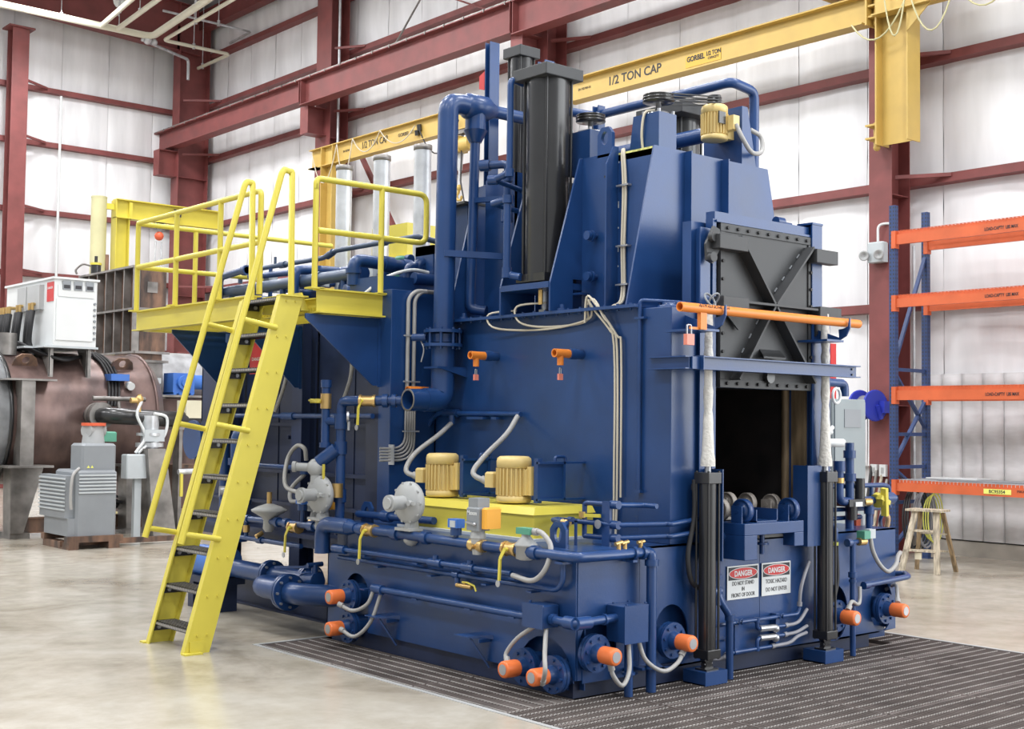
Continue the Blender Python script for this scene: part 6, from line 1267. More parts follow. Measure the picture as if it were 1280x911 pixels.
# ================================================================== JIB CRANES
t = thing('jib_crane', 'yellow jib crane arm with cap lettering and a hoist over the silver stacks', 'crane', (9.3, 17.6, 3.0))
m = MB(); m.ibeam((9.36, 17.62, 2.6), (9.36, 17.62, 7.62), (0, 1, 0), 0.46, 0.34, 0.02, 0.014); build(m, 'mast', YEL2, t)
m = MB(); m.ibeam((9.3, 18.36, 7.41), (9.3, 12.75, 7.41), Z, 0.42, 0.20, 0.018, 0.01); m.prism([(9.296, 12.75, 7.21), (9.296, 12.53, 7.35), (9.296, 12.53, 7.60), (9.296, 12.75, 7.62)], (0.008, 0, 0)); build(m, 'arm', YEL2, t)
m = MB(); m.prism([(9.29, 17.39, 7.2), (9.29, 17.0, 7.2), (9.29, 17.39, 6.9)], (0.02, 0, 0)); m.box(9.2, 9.4, 18.0, 18.38, 7.2, 7.22); build(m, 'knee_plate', YEL2, t)
for s_, sz, y, z in (('1/2 TON CAP', 0.20, 15.95, 7.37), ('GORBEL 1/2', 0.10, 14.85, 7.40), ('SN 92740', 0.06, 17.0, 7.40)):
    m = MB(); text_into(m, s_, sz, (9.288, y, z), (0, -1, 0), Z, 0.002, sx=0.8 if sz > .15 else 1); build(m, 'lettering', INK, t)
m = MB(); m.cyl((9.24, 14.35, 7.52), (9.26, 14.35, 7.40), 0.05, 8); m.cyl((9.24, 14.42, 7.42), (9.26, 14.42, 7.32), 0.05, 8); build(m, 'cable_trolley', BLACK, t)
def droop(p, q, sag, n=10):
    p = V(p); q = V(q); return [p.lerp(q, i / n) - Z * sag * (1 - (2 * i / n - 1) ** 2) for i in range(n + 1)]
for a, b, s_ in (((9.18, 18.2, 7.55), (9.18, 17.2, 7.58), 0.75), ((9.18, 17.2, 7.58), (9.18, 16.6, 7.6), 0.7), ((9.18, 16.6, 7.6), (9.18, 15.6, 7.6), 0.35), ((9.18, 15.6, 7.6), (9.18, 14.4, 7.5), 0.3)):
    m = MB(); m.tube(droop(a, b, s_), 0.011, 6); build(m, 'festoon_cable', CABLE, t)
m = MB(); m.tube(droop((9.22, 14.3, 7.4), (9.25, 13.1, 7.4), 0.55), 0.014, 6); build(m, 'festoon_cable', RUBBER, t)
t = thing('chain_hoist', 'small yellow electric chain hoist with hanging hook on the jib arm', 'hoist', (9.3, 13.0, 7.0))
m = MB(); m.cyl((9.3, 13.25, 6.92), (9.3, 12.75, 6.92), 0.14, 14); m.box(9.18, 9.42, 13.02, 13.25, 6.78, 7.08); build(m, 'body', YEL2, t)
m = MB(); m.box(9.22, 9.38, 12.85, 13.15, 7.12, 7.2); m.cyl((9.3, 13.05, 7.05), (9.3, 13.05, 7.2), 0.03, 8); build(m, 'trolley', STEEL, t)
m = MB(); m.cyl((9.3, 13.12, 6.8), (9.3, 13.12, 6.10), 0.02, 6); build(m, 'chain', GALV, t)
m = MB(); m.bar((9.3, 13.05, 6.8), (9.3, 13.05, 6.0), 0.05, 0.14, Y) if False else m.prism([(9.28, 13.2, 6.78), (9.28, 13.05, 6.78), (9.28, 13.08, 6.45), (9.28, 13.18, 6.45)], (0.06, 0, 0)); build(m, 'chain_bag', GREY, t)
m = MB(); m.tube([(9.3, 13.12, 6.12), (9.3, 13.14, 6.03), (9.3, 13.2, 5.97), (9.3, 13.16, 5.89), (9.3, 13.07, 5.88), (9.3, 13.03, 5.95)], 0.028, 8); m.sphere((9.3, 13.12, 6.12), 0.06); build(m, 'hook', YEL2, t)
m = MB(); m.tube([(9.25, 13.0, 6.85), (9.2, 12.95, 6.2), (9.1, 12.6, 5.4), (9.1, 12.5, 5.0)], 0.014, 6); build(m, 'pendant_cable', RUBBER, t)

t = thing('jib_crane', 'yellow jib crane on the right red column with a long arm pointing left', 'crane', (9.5, 3.9, 5.5))
m = MB(); m.ibeam((9.52, 3.86, 5.52), (9.52, 3.86, 8.3), (0, 1, 0), 0.50, 0.30, 0.022, 0.014); build(m, 'mast', YEL2, t)
m = MB(); m.ibeam((9.52, 4.34, 7.435), (9.52, 10.3, 7.435), Z, 0.40, 0.24, 0.02, 0.01); m.box(9.40, 9.64, 4.26, 4.29, 7.2, 7.8); build(m, 'arm', YEL2, t)
m = MB(); m.ibeam((9.45, 4.1, 7.75), (9.45, 4.95, 7.75), Z, 0.10, 0.26, 0.02, 0.01); build(m, 'head_beam', YEL2, t)
m = MB(); m.ibeam((9.36, 4.1, 7.47), (9.36, 1.4, 7.47), Z, 0.42, 0.20, 0.02, 0.01); m.prism([(9.33, 3.6, 7.26), (9.33, 3.25, 7.26), (9.33, 3.6, 6.95)], (0.02, 0, 0)); build(m, 'side_arm', YEL2, t)
for z in (5.62, 5.80, 7.30, 7.45, 7.6):
    m = MB(); m.box(9.42, 9.75, 4.11, 4.30, z, z + 0.025); build(m, 'hinge_plate', YEL2, t)
m = MB(); m.cyl((9.55, 4.2, 5.52), (9.55, 4.2, 5.86), 0.045, 10); m.cyl((9.55, 4.2, 7.22), (9.55, 4.2, 7.66), 0.045, 10); m.sphere((9.55, 4.2, 5.52), 0.05); build(m, 'hinge_pins', YEL2, t)
for s_, sz, y, z in (('1/2 TON CAP', 0.205, 8.78, 7.375), ('SN 92740-01', 0.06, 9.95, 7.42)):
    m = MB(); text_into(m, s_, sz, (9.512, y, z), (0, -1, 0), Z, 0.002, bold=0.003 if sz > 0.1 else 0); build(m, 'lettering', INK, t)
m = MB(); m.box(9.508, 9.513, 6.93, 7.65, 7.31, 7.50); lb = build(m, 'label_plate', SEAL, t)
for s_, sz, y, z, bd in (('GORBEL', 0.115, 7.44, 7.40, 0.004), ('1/2 TON', 0.095, 7.08, 7.42, 0.003), ('CAPACITY', 0.055, 7.08, 7.36, 0.001)):
    m = MB(); text_into(m, s_, sz, (9.505, y, z), (0, -1, 0), Z, 0.001, bold=bd, sx=0.85); build(m, 'lettering', INK, lb)
for a, b, s_ in (((9.40, 4.5, 7.25), (9.25, 3.5, 7.5), 0.42), ((9.25, 3.9, 7.55), (9.25, 3.55, 7.55), 0.65), ((9.25, 3.5, 7.4), (9.25, 2.85, 7.4), 0.55), ((9.25, 2.85, 7.4), (9.25, 2.0, 7.4), 0.4)):
    m = MB(); m.tube(droop(a, b, s_), 0.012, 6); build(m, 'festoon_cable', PALEY, t)
# emergency light
t = thing('emergency_light', 'twin-head white emergency light on the right red column', 'lamp', (9.7, 4.28, 4.0))
m = MB(); m.bbox(9.60, 9.74, 4.14, 4.40, 3.96, 4.24, 0.02); build(m, 'housing', LGREY, t)
for y, z in ((4.42, 4.06), (4.19, 4.06)):
    m = MB(); m.lathe((9.60, y, z), (-0.8, -0.3, -0.1), [(0.03, 0), (0.065, 0.03), (0.07, 0.08), (0.055, 0.082), (0.015, 0.05)], 16); build(m, 'lamp_head', GREY, t)
m = MB(); m.tube(arc_path([(9.68, 4.27, 4.24), (9.68, 4.27, 4.48), (9.74, 4.15, 4.50), (9.8, 4.05, 4.46)], 0.1), 0.018, 8); build(m, 'conduit', WHITE, t)
# hose reel
t = thing('hose_reel', 'bright blue hose reel on the right red column', 'reel', (9.6, 4.3, 2.0))
for y in (4.22, 4.46):
    m = MB(); m.lathe((9.55, y, 2.0), (0.25, 1, 0), [(0.20, 0), (0.215, 0.005), (0.215, 0.02), (0.19, 0.022), (0.12, 0.02), (0.05, 0.03)], 24); build(m, 'reel_disc', BRIGHTBLUE, t)
m = MB(); m.cyl((9.55, 4.24, 2.0), (9.60, 4.46, 2.0), 0.14, 18); build(m, 'hose_drum', PURPLEGREY, t)
m = MB(); m.box(9.60, 9.74, 4.12, 4.2, 1.9, 2.06); m.bar((9.55, 4.19, 2.0), (9.62, 4.18, 1.82), 0.04, 0.05, Y); build(m, 'bracket', BRIGHTBLUE, t)
for k, y in enumerate((4.36, 4.22)):
    m = MB(); m.box(9.70, 9.75, y - 0.05, y + 0.05, 1.04, 1.20); o_ = tag(build(m, 'outlet_box', WHITE, None, (9.72, y, 1.1)), ('left' if k == 0 else 'right') + ' white socket box low on the right red column', 'socket')
    m = MB(); m.box(9.695, 9.70, y - 0.02, y + 0.02, 1.08, 1.16); ORG[o_] = V((9.72, y, 1.1)); build(m, 'socket_face', GREY, o_)

# ================================================================== PALLET RACK
t = thing('pallet_rack', 'pallet rack with blue posts and orange beams before the back wall', 'rack', (9.3, 2.0, 0))
def rpost(x, y, z1):
    m = MB(); w_, d_ = 0.085, 0.075
    m.sect((x, y, 0.01), (x, y, z1), (1, 0, 0), [(-w_ / 2, -d_ / 2), (w_ / 2, -d_ / 2), (w_ / 2, d_ / 2), (w_ / 2 - 0.02, d_ / 2), (w_ / 2 - 0.02, -d_ / 2 + 0.01), (-w_ / 2 + 0.02, -d_ / 2 + 0.01), (-w_ / 2 + 0.02, d_ / 2), (-w_ / 2, d_ / 2)])
    p = build(m, 'rack_post', RACKBLUE, t)
    h = MB(); z = 0.1
    while z < z1 - 0.03:
        for dx in (-0.018, 0.018): h.box(x + dx - 0.006, x + dx + 0.006, y - w_ / 2 - 0.001, y - w_ / 2 + 0.001, z, z + 0.026)
        h.box(x - d_ / 2 - 0.001, x - d_ / 2 + 0.001, y - 0.03, y - 0.014, z, z + 0.026); h.box(x - d_ / 2 - 0.001, x - d_ / 2 + 0.001, y + 0.014, y + 0.03, z, z + 0.026)
        z += 0.0508
    build(h, 'post_slots', INK, p, kind='stuff')
    m = MB(); m.box(x - 0.06, x + 0.06, y - 0.06, y + 0.06, 0, 0.012); build(m, 'foot_plate', RACKBLUE, p)
XF, XR, YR = 8.9, 9.65, 3.52
rpost(XF, YR, 4.56); rpost(XR, YR, 4.56)
for z in (4.22, 2.45, 1.62, 1.20, 0.75):
    m = MB(); m.bar((XF + 0.03, YR, z), (XR - 0.03, YR, z), 0.03, 0.045); build(m, 'horizontal_brace', RACKBLUE, t)
for a, b in (((XF, 2.5), (XR, 4.0)), ((XR, 1.68), (XF, 2.42)), ((XF, 1.24), (XR, 1.58)) if False else ((XF, 1.25), (XR, 2.08)), ((XR, 0.78), (XF, 1.18)), ((XF, 0.2), (XR, 0.72))):
    m = MB(); m.bar((a[0], YR, a[1]), (b[0], YR, b[1]), 0.03, 0.05, Y); build(m, 'diagonal_brace', RACKBLUE, t)
def rbeam(x, z0, z1, words, front):
    y0 = YR - 0.045; m = MB()
    m.sect((x, y0, (z0 + z1) / 2), (x, -3.0, (z0 + z1) / 2), Z, [(-0.02, -(z1 - z0) / 2), (0.03, -(z1 - z0) / 2), (0.03, (z1 - z0) / 2 - 0.04), (0.0, (z1 - z0) / 2 - 0.04), (0.0, (z1 - z0) / 2), (-0.02, (z1 - z0) / 2)])
    b_ = build(m, 'rack_beam', RORANGE, t)
    m = MB(); m.box(x - 0.05, x + 0.04, y0 - 0.01, y0 + 0.05, z0 - 0.05, z1 + 0.005); build(m, 'beam_connector', RORANGE, b_)
    if words:
        m = MB(); text_into(m, words, 0.055, (x - 0.0325, 2.03, z0 + 0.045), (0, -1, 0), Z, 0.001, bold=0.001, sx=0.72); build(m, 'lettering', INK, b_)
for z0, z1, wd in ((4.05, 4.22, 'LOAD-CAP’TY  LBS MAX'), (3.24, 3.392, 'LOAD-CAP’TY  LBS MAX'), (2.055, 2.22, 'LOAD-CAP’TY  LBS MAX'), (0.90, 1.04, None)):
    wd = wd.replace('’', "'") if wd else None
    rbeam(XF, z0, z1, wd, True); rbeam(XR, z0, z1, None, False)
    m = MB(); y = YR - 0.05
    while y > -1.2: m.box(XF - 0.024, XR + 0.02, y - 0.0025, y + 0.0025, z1 + 0.001, z1 + 0.006); m.box(XF - 0.026, XF - 0.021, y - 0.0025, y + 0.0025, z1 - 0.03, z1 + 0.005); y -= 0.05
    for k in range(8): m.box(XF + k * 0.107, XF + k * 0.107 + 0.005, -1.2, YR - 0.05, z1 + 0.006, z1 + 0.011)
    build(m, 'wire_deck', GALV if z1 < 2 else RORANGE, t)
m = MB(); m.box(XF - 0.0345, XF - 0.0325, 1.92, 2.27, 0.925, 0.985); tp = build(m, 'tape_label', TAPE, t, label='strip of yellow tape with handwriting')
m = MB(); text_into(m, 'BC95354', 0.055, (XF - 0.0355, 2.1, 0.937), (0, -1, 0), Z, 0.001, bold=0.001); text_into(m, 'MAX', 0.045, (XF - 0.0335, 1.80, 0.955), (0, -1, 0), Z, 0.001); build(m, 'handwriting', INK, tp)
m = MB(); m.hexa([(8.95, 2.95, 1.052), (9.05, 1.85, 1.052), (9.5, 1.85, 1.052), (9.4, 2.95, 1.052), (8.95, 2.95, 1.066), (9.05, 1.85, 1.066), (9.5, 1.85, 1.066), (9.4, 2.95, 1.066)]); single(m, 'loose_panel', CHILL, 'dark grey sheet lying on the lowest rack shelf', 'panel', (9.2, 2.4, 1.052))
m = MB(); m.hexa([(9.12, 3.2, 1.068), (9.2, 2.55, 1.068), (9.55, 2.55, 1.068), (9.5, 3.2, 1.068), (9.12, 3.2, 1.08), (9.2, 2.55, 1.08), (9.55, 2.55, 1.08), (9.5, 3.2, 1.08)]); single(m, 'loose_panel', WHITE, 'white sheet lying across the grey one on the lowest rack shelf', 'panel', (9.3, 2.9, 1.068))
# coiled hoses hung in the rack end
for k, (r, mm, lab) in enumerate(((0.30, RUBBER, 'biggest black coil of hose hanging in the rack end'), (0.26, PURPLEGREY, 'grey coil of hose hanging among the black ones'), (0.22, TAPE, 'yellow striped coil of cord hanging in front of the hoses'))):
    t = thing('hose_coil', lab, 'hose', (9.05 + 0.06 * k, 3.35, 0.72), 'coils hanging in the rack end')
    for j in range(3):
        m = MB(); m.tube([(9.15 + 0.12 * k + r * 0.8 * math.cos(a) , 3.40 - 0.05 * k - 0.035 * j, 0.55 + (r + 0.02 * j) * 1.25 * math.sin(a)) for a in [i * math.pi / 10 for i in range(21)]], 0.014 if k < 2 else 0.010, 6, cap=False); build(m, 'loop', mm, t)
# step ladder
t = thing('step_ladder', 'small weathered wooden step ladder in front of the rack', 'ladder', (8.2, 2.6, 0))
LX, LY = 8.12, 2.62
def plank(p, q, w_, h_, nm='leg', up=X, mm=None):
    m = MB(); m.bar(p, q, w_, h_, up); build(m, nm, mm or WOOD, t)
# front legs lean to -X, rear to +X ; ladder faces the camera side
plank((7.90, 2.78, 0), (8.08, 2.70, 0.72), 0.07, 0.028); plank((8.02, 2.38, 0), (8.12, 2.45, 0.72), 0.07, 0.028)
plank((8.36, 2.86, 0), (8.22, 2.72, 0.70), 0.045, 0.028, 'leg', X, WOOD2); plank((8.50, 2.42, 0), (8.28, 2.46, 0.70), 0.05, 0.028, 'leg', X, WOOD2)
m = MB(); m.hexa([(8.02, 2.80, 0.72), (8.08, 2.36, 0.72), (8.34, 2.40, 0.72), (8.28, 2.84, 0.72), (8.02, 2.80, 0.745), (8.08, 2.36, 0.745), (8.34, 2.40, 0.745), (8.28, 2.84, 0.745)]); build(m, 'top_step', WOOD, t)
for z, e in ((0.25, 0.0), (0.48, 0.06)):
    m = MB(); m.hexa([(7.94 + e, 2.77 - e * .4, z), (8.03 + e, 2.42 + e * .4, z), (8.13 + e, 2.42 + e * .4, z), (8.05 + e, 2.77 - e * .4, z), (7.94 + e, 2.77 - e * .4, z + 0.022), (8.03 + e, 2.42 + e * .4, z + 0.022), (8.13 + e, 2.42 + e * .4, z + 0.022), (8.05 + e, 2.77 - e * .4, z + 0.022)]); build(m, 'step', WOOD, t)
plank((8.33, 2.82, 0.24), (8.45, 2.43, 0.24), 0.05, 0.02, 'back_rail', Z); plank((8.28, 2.77, 0.45), (8.36, 2.45, 0.45), 0.04, 0.02, 'back_rail', Z)
m = MB(); m.box(8.0, 8.02, 2.58, 2.66, 0.16, 0.24); build(m, 'paper_tag', mat('paper', (0.72, 0.66, 0.5), 0.8, var=0.05), t)

# ================================================================== PIPEWORK AND CABINET AT THE RIGHT END
t = thing('control_cabinet', 'tall grey control cabinet behind the right end of the tank', 'cabinet', (4.8, 1.5, 0))
m = MB(); m.box(4.50, 5.02, 1.32, 1.72, 0.30, 1.965); build(m, 'body', CABGREY, t, bevel=0.006)
m = MB(); m.box(4.52, 5.0, 1.305, 1.32, 0.34, 1.94); build(m, 'door', CABGREY, t)
m = MB(); m.box(4.66, 4.92, 1.298, 1.305, 1.70, 1.87); build(m, 'screen', CHILL, t)
for x in (4.53, 4.96):
    m = MB(); m.box(x, x + 0.04, 1.34, 1.70, 0, 0.30); build(m, 'leg', LGREY, t)
t = thing('air_preparation_set', 'white and chrome air filter set on the machine side before the grey cabinet', 'valve', (2.95, 0.5, 1.5))
m = MB(); m.box(2.75, 2.95, 0.35, 0.5, 1.60, 1.70); m.cyl((2.7, 0.3, 1.66), (3.05, 0.3, 1.66), 0.02, 8); m.cyl((2.72, 0.3, 1.58), (3.2, 0.3, 1.575), 0.035, 10); build(m, 'manifold', WHITE, t)
m = MB(); m.tube(spline([(2.68, 0.3, 1.60), (2.85, 0.25, 1.62), (3.0, 0.25, 1.70)], 5), 0.018, 8); build(m, 'white_hose', WHITE, t)
m = MB(); m.tube(spline([(2.70, 0.3, 1.50), (2.80, 0.26, 1.42), (2.98, 0.26, 1.36)], 5), 0.012, 6); build(m, 'grey_hose', GREY, t)
m = MB(); m.box(2.82, 2.90, 0.28, 0.36, 1.28, 1.36); build(m, 'yellow_label', TAPE, t); m = MB(); m.box(2.76, 2.88, 0.28, 0.36, 1.36, 1.42); build(m, 'chrome_block', CHROME, t)
t = pipes('water_manifold', 'blue pipe manifold with a black filter standing on the right end of the tank', 'pipe', [([(3.08, 0.15, TZ), (3.08, 0.15, 1.58)], 0.034), ([(2.90, 0.12, 1.40), (2.90, 0.12, 1.16), (2.93, 0.12, 1.13), (3.05, 0.12, 1.12)], 0.034), ([(2.78, 0.2, 1.24), (3.62, 0.2, 1.235), (3.70, 0.2, 1.22), (3.70, 0.2, 1.05)], 0.020), ([(2.78, 0.2, 1.06), (3.62, 0.2, 1.05)], 0.018), ([(2.90, 0.2, 0.99), (3.30, 0.2, 0.99)], 0.018), ([(3.27, 0.1, TZ), (3.27, 0.1, 1.10)], 0.026), ([(3.2, 0.15, 1.12), (3.70, 0.15, 1.13)], 0.032), ([(3.45, 0.2, 1.25), (3.45, 0.2, 0.92)], 0.016), ([(3.78, 0.2, 1.15), (3.72, 0.3, 0.95), (3.90, 0.4, 0.8)], 0.016)], fit=[((3.08, 0.15, 1.28), (3.08, 0.15, 1.34), 0.05), ((3.08, 0.15, 1.46), (3.08, 0.15, 1.52), 0.048), ((2.90, 0.12, 1.36), (2.90, 0.12, 1.44), 0.046), ((3.55, 0.15, 1.13), (3.66, 0.15, 1.13), 0.05), ((3.27, 0.1, 1.02), (3.27, 0.1, 1.08), 0.04)])
m = MB(); m.cyl((3.08, 0.13, 1.10), (3.08, 0.13, 0.98), 0.045, 12); m.cyl((3.08, 0.13, 0.98), (3.08, 0.13, 0.84), 0.03, 10) if False else m.box(2.98, 3.30, 0.08, 0.20, 1.085, 1.14); build(m, 'black_filter', BLACK, t)
m = MB(); m.cyl((3.20, 0.14, 1.14), (3.20, 0.14, 1.30), 0.04, 12); build(m, 'black_filter', BLACK, t)
m = MB(); m.box(3.05, 3.14, 0.07, 0.08, 1.085, 1.12); build(m, 'white_label', WHITE, t)
m = MB(); m.cyl((3.40, 0.12, 1.115), (3.44, 0.12, 1.13), 0.06, 10); m.bar((3.42, 0.06, 1.22), (3.46, 0.08, 1.0), 0.05, 0.035, X); m.bar((3.38, 0.08, 1.15), (3.50, 0.08, 1.10), 0.05, 0.035, Z); build(m, 'yellow_handle', YEL, t, label='yellow butterfly valve handle')
for p_, q_, r_ in (((3.20, 0.10, 1.115), (3.26, 0.08, 1.115), 0.03), ((2.90, 0.12, 1.27), (2.90, 0.12, 1.31), 0.04)):
    m = MB(); m.cyl(p_, q_, r_, 10); build(m, 'brass_nut', BRASS, t)
t = pipes('orange_hose', 'short red-orange hose sloping down behind the right cylinder', 'hose', [([(2.62, 0.15, 0.93), (2.90, 0.25, 1.08)], 0.028)], RIB)
t = pipes('upper_pipe_loop', 'blue pipe loop with elbow above the grey cabinet at the right end', 'pipe', [([(2.75, 0.35, 2.06), (3.30, 0.35, 2.055), (3.30, 0.35, 1.95)], 0.035), ([(2.75, 0.35, 1.95), (2.86, 0.35, 2.05)], 0.03), ([(2.72, 0.35, 1.3), (2.72, 0.35, 2.05)], 0.03)], fit=[((2.85, 0.35, 2.06), (2.95, 0.35, 2.06), 0.045)])
m = MB(); m.tube([V((3.12 + 0.05 * math.cos(a), 0.3, 1.95 + 0.06 * math.sin(a))) for a in [k * math.pi / 8 for k in range(17)]], 0.012, 8, cap=False); build(m, 'ring', WHITE, t)
m = MB(); m.box(2.64, 2.70, 0.3, 0.5, TZ, 1.95); m.box(2.62, 2.66, 0.9, 1.3, 1.0, 1.7); single(m, 'side_panel_box', BLUE2, 'dark blue side box behind the right door post', 'box', (2.66, 0.5, TZ))
m = MB(); m.box(5.285, 5.375, 1.9, 2.0, 0.0, 2.54); single(m, 'red_post', REDTAG, 'narrow bright red post seen right of the door below the orange bar', 'post', (5.33, 1.95, 0))
t = thing('sprayer_bottle', 'small red and white fitting cluster low at the right end of the tank', 'fitting', (3.42, 0.3, TZ))
m = MB(); m.box(3.36, 3.42, 0.28, 0.34, TZ, 1.0); build(m, 'red_body', RIB, t); m = MB(); m.cyl((3.45, 0.3, TZ), (3.45, 0.3, 0.99), 0.03, 10); build(m, 'white_body', WHITE, t)
m = MB(); m.tube(spline([(3.52, 0.12, 1.02), (3.60, 0.15, 0.92), (3.60, 0.3, 0.5), (3.75, 0.4, 0.02)], 6), 0.02, 8); single(m, 'tan_hose', mat('tan_hose', (0.62, 0.42, 0.24), 0.5, var=0.04), 'tan hose hanging below the yellow handle', 'hose', (3.6, 0.3, 0.0))
for k in range(4):
    p = (9.30 + 0.03 * k, 4.08 + 0.09 * k, 0); q = (9.72, 4.16 + 0.08 * k, 1.0 + 0.06 * k)
    m = MB(); m.cyl(p, q, 0.022, 8); single(m, 'stored_bar', [STEEL, WOOD, STEEL, RUBBER][k], ['grey bar', 'wooden bar', 'thin steel bar', 'black bar'][k] + ' leaning at the foot of the right red column', 'bar', p)

# ================================================================== LEFT SIDE EQUIPMENT
t = thing('vacuum_vessel', 'big brown steel cylindrical vessel on cradle legs at left', 'vessel', (1.2, 13.4, 0))
VC, VR, VZ = 13.40, 0.98, 1.70
m = MB(); m.cyl((-2.5, VC, VZ), (3.05, VC, VZ), VR, 56); build(m, 'shell', MILL, t)
m = MB(); m.lathe((3.05, VC, VZ), X, [(VR, -0.03), (VR + 0.035, -0.03), (VR + 0.035, 0.0), (VR, 0.02), (VR * 0.9, 0.14), (VR * 0.6, 0.26), (0.05, 0.32)], 56); build(m, 'end_rim', MILL, t)
m = MB(); m.lathe((0.84, VC, VZ), X, [(VR, 0), (VR + 0.03, 0), (VR + 0.03, 0.05), (VR, 0.05)], 56, cap=False); build(m, 'clamp_ring', BLACK, t)
m = MB(); m.lathe((-0.6, VC, VZ), X, [(VR + .01, 0), (VR + 0.012, 1.44), (VR + .005, 1.44)], 56, cap=False); build(m, 'bright_band', GALV, t, label='pale polished band at the left end')
for x in (0.86, 2.55):
    m = MB(); m.prism([(x, VC - 1.02, 1.0), (x + 0.46, VC - 1.02, 1.0), (x + 0.20, VC - 1.02, 0.08), (x + 0.02, VC - 1.02, 0.08)], (0, 0.30, 0)); build(m, 'cradle_leg', STEEL, t)
    m = MB(); m.box(x - 0.12, x + 0.52, VC - 1.25, VC - 0.7, 1.0, 1.03); m.box(x + 0.02, x + 0.3, VC - 1.0, VC - 0.5, 0.0, 0.08); build(m, 'leg_plate', STEEL, t)
m = MB(); m.box(0.94, 1.13, VC - VR - 0.16, VC - VR + 0.1, 1.03, 2.22); build(m, 'side_strut', STEEL, t)
m = MB(); m.box(0.72, 1.42, VC - VR - 0.2, VC - VR + 0.25, 2.22, 2.245); build(m, 'strut_shelf', STEEL, t)
for x in (1.15, 2.60):
    m = MB(); plate_holes(m, [(-0.19, 0), (0.19, 0), (0.15, 0.13), (0.07, 0.19), (-0.07, 0.19), (-0.15, 0.13)], [ell(0, 0.10, 0.055, 0.055, 16)], (x, VC - 0.62, VZ + 0.74), X, (0, -0.45, 0.9), 0.03); build(m, 'lifting_lug', RUST, t)
m = MB(); m.cyl((1.0, VC - 0.3, VZ + 0.9), (1.0, VC - 0.3, VZ + 1.22), 0.14, 16); build(m, 'top_nozzle', STEEL, t)
m = MB(); m.box(1.92, 2.18, VC - VR - 0.06, VC - VR + 0.02, 1.66, 1.76); m.bolts([(1.98, VC - VR - 0.06, 1.71), (2.1, VC - VR - 0.06, 1.71)], -Y, 0.045, 0.02, 12); build(m, 'twin_port', CHROME, t)
m = MB(); m.cyl((1.95, VC - VR - 0.18, 1.99), (2.75, VC - VR - 0.18, 1.99), 0.035, 10); m.cyl((2.35, VC - VR - 0.15, 1.99), (2.35, VC - VR - 0.2, 1.80), 0.03, 8); build(m, 'handle_bar', STEEL, t)
for k in range(4):
    a0 = 2.15
    m = MB(); m.tube([(2.22 + 0.05 * k + 0.10 * math.sin(j * 0.25), VC - (VR + 0.03) * math.sin(a0 - math.pi / 2 + 0.11 * j - 0.4), VZ + (VR + 0.03) * math.cos(a0 - math.pi / 2 + 0.11 * j - 0.4)) for j in range(12)], 0.022, 6); build(m, 'black_cable', RUBBER, t)
m = MB(); m.box(2.30, 2.58, VC - 0.98, VC - 0.72, 2.26, 2.36); build(m, 'blue_clip', GEARBLUE, t)
m = MB(); m.cyl((2.62, VC - VR + 0.1, 2.20), (2.62, VC - VR + 0.02, 2.18), 0.06, 14); build(m, 'white_port', WHITE, t)
# power cabinet on the vessel
t = thing('power_cabinet', 'white power cabinet with black cables standing on the brown vessel', 'cabinet', (1.75, 13.4, 2.7))
m = MB(); m.hexa([(1.43, 12.45, 2.74), (2.06, 12.45, 2.74), (2.06, 14.4, 2.74), (1.43, 14.4, 2.74), (1.43, 12.45, 3.70), (2.06, 12.45, 3.70), (2.06, 14.4, 3.70), (1.43, 14.4, 3.70)]); build(m, 'body', WHITE, t)
m = MB(); m.box(1.40, 2.09, 12.42, 14.43, 3.70, 3.73); build(m, 'top_plate', WHITE, t)
m = MB(); m.box(1.46, 2.0, 12.43, 12.45, 2.82, 3.42); build(m, 'front_door', WHITE, t)
m = MB(); m.box(1.48, 2.0, 12.435, 12.45, 3.45, 3.62); build(m, 'meter_panel', WHITE, t)
for k in range(3):
    m = MB(); m.box(1.54 + k * 0.17, 1.66 + k * 0.17, 12.42, 12.437, 3.55, 3.68); mt_ = build(m, 'meter', CHILL, t)
    m = MB(); m.box(1.555 + k * 0.17, 1.645 + k * 0.17, 12.416, 12.42, 3.57, 3.62); build(m, 'meter_window', INK, mt_)
m = MB()
for k in range(7): m.cyl((2.03, 12.45, 2.86 + k * 0.085), (2.03, 12.43, 2.86 + k * 0.085), 0.02, 8)
build(m, 'breakers', CHILL, t, kind='stuff')
m = MB(); m.box(1.422, 1.43, 12.47, 12.72, 3.38, 3.66); rp = build(m, 'red_sign', REDTAG, t)
m = MB(); text_into(m, 'DANGER', 0.05, (1.42, 12.595, 3.56), (0, -1, 0), Z, 0.0008); build(m, 'lettering', WHITE, rp)
m = MB(); m.box(1.36, 1.43, 12.85, 13.35, 3.28, 3.64); m.box(1.36, 1.43, 13.38, 13.75, 3.28, 3.64); build(m, 'terminal_cover', GREY, t)
for k, y in enumerate((13.0, 13.12, 13.5, 13.62, 13.95, 14.05, 14.2, 14.3)):
    m = MB(); m.cyl((1.42, y, 3.36), (1.32, y, 3.36), 0.022, 8); m.cyl((1.32, y, 3.38), (1.32, y, 3.25), 0.025, 8); build(m, 'lug', BRASS, t)
    m = MB(); m.tube(spline([(1.32, y, 3.26), (1.28, y - 0.04, 3.05), (1.30, y + 0.05, 2.80), (1.35, y - 0.03, 2.60)], 5), 0.045, 8); build(m, 'cable', RUBBER, t)
m = MB(); m.box(1.18, 1.40, 12.9, 14.4, 2.71, 2.74); m.box(1.3, 2.1, 12.45, 14.4, 2.71, 2.74); build(m, 'base_frame', LGREY, t)
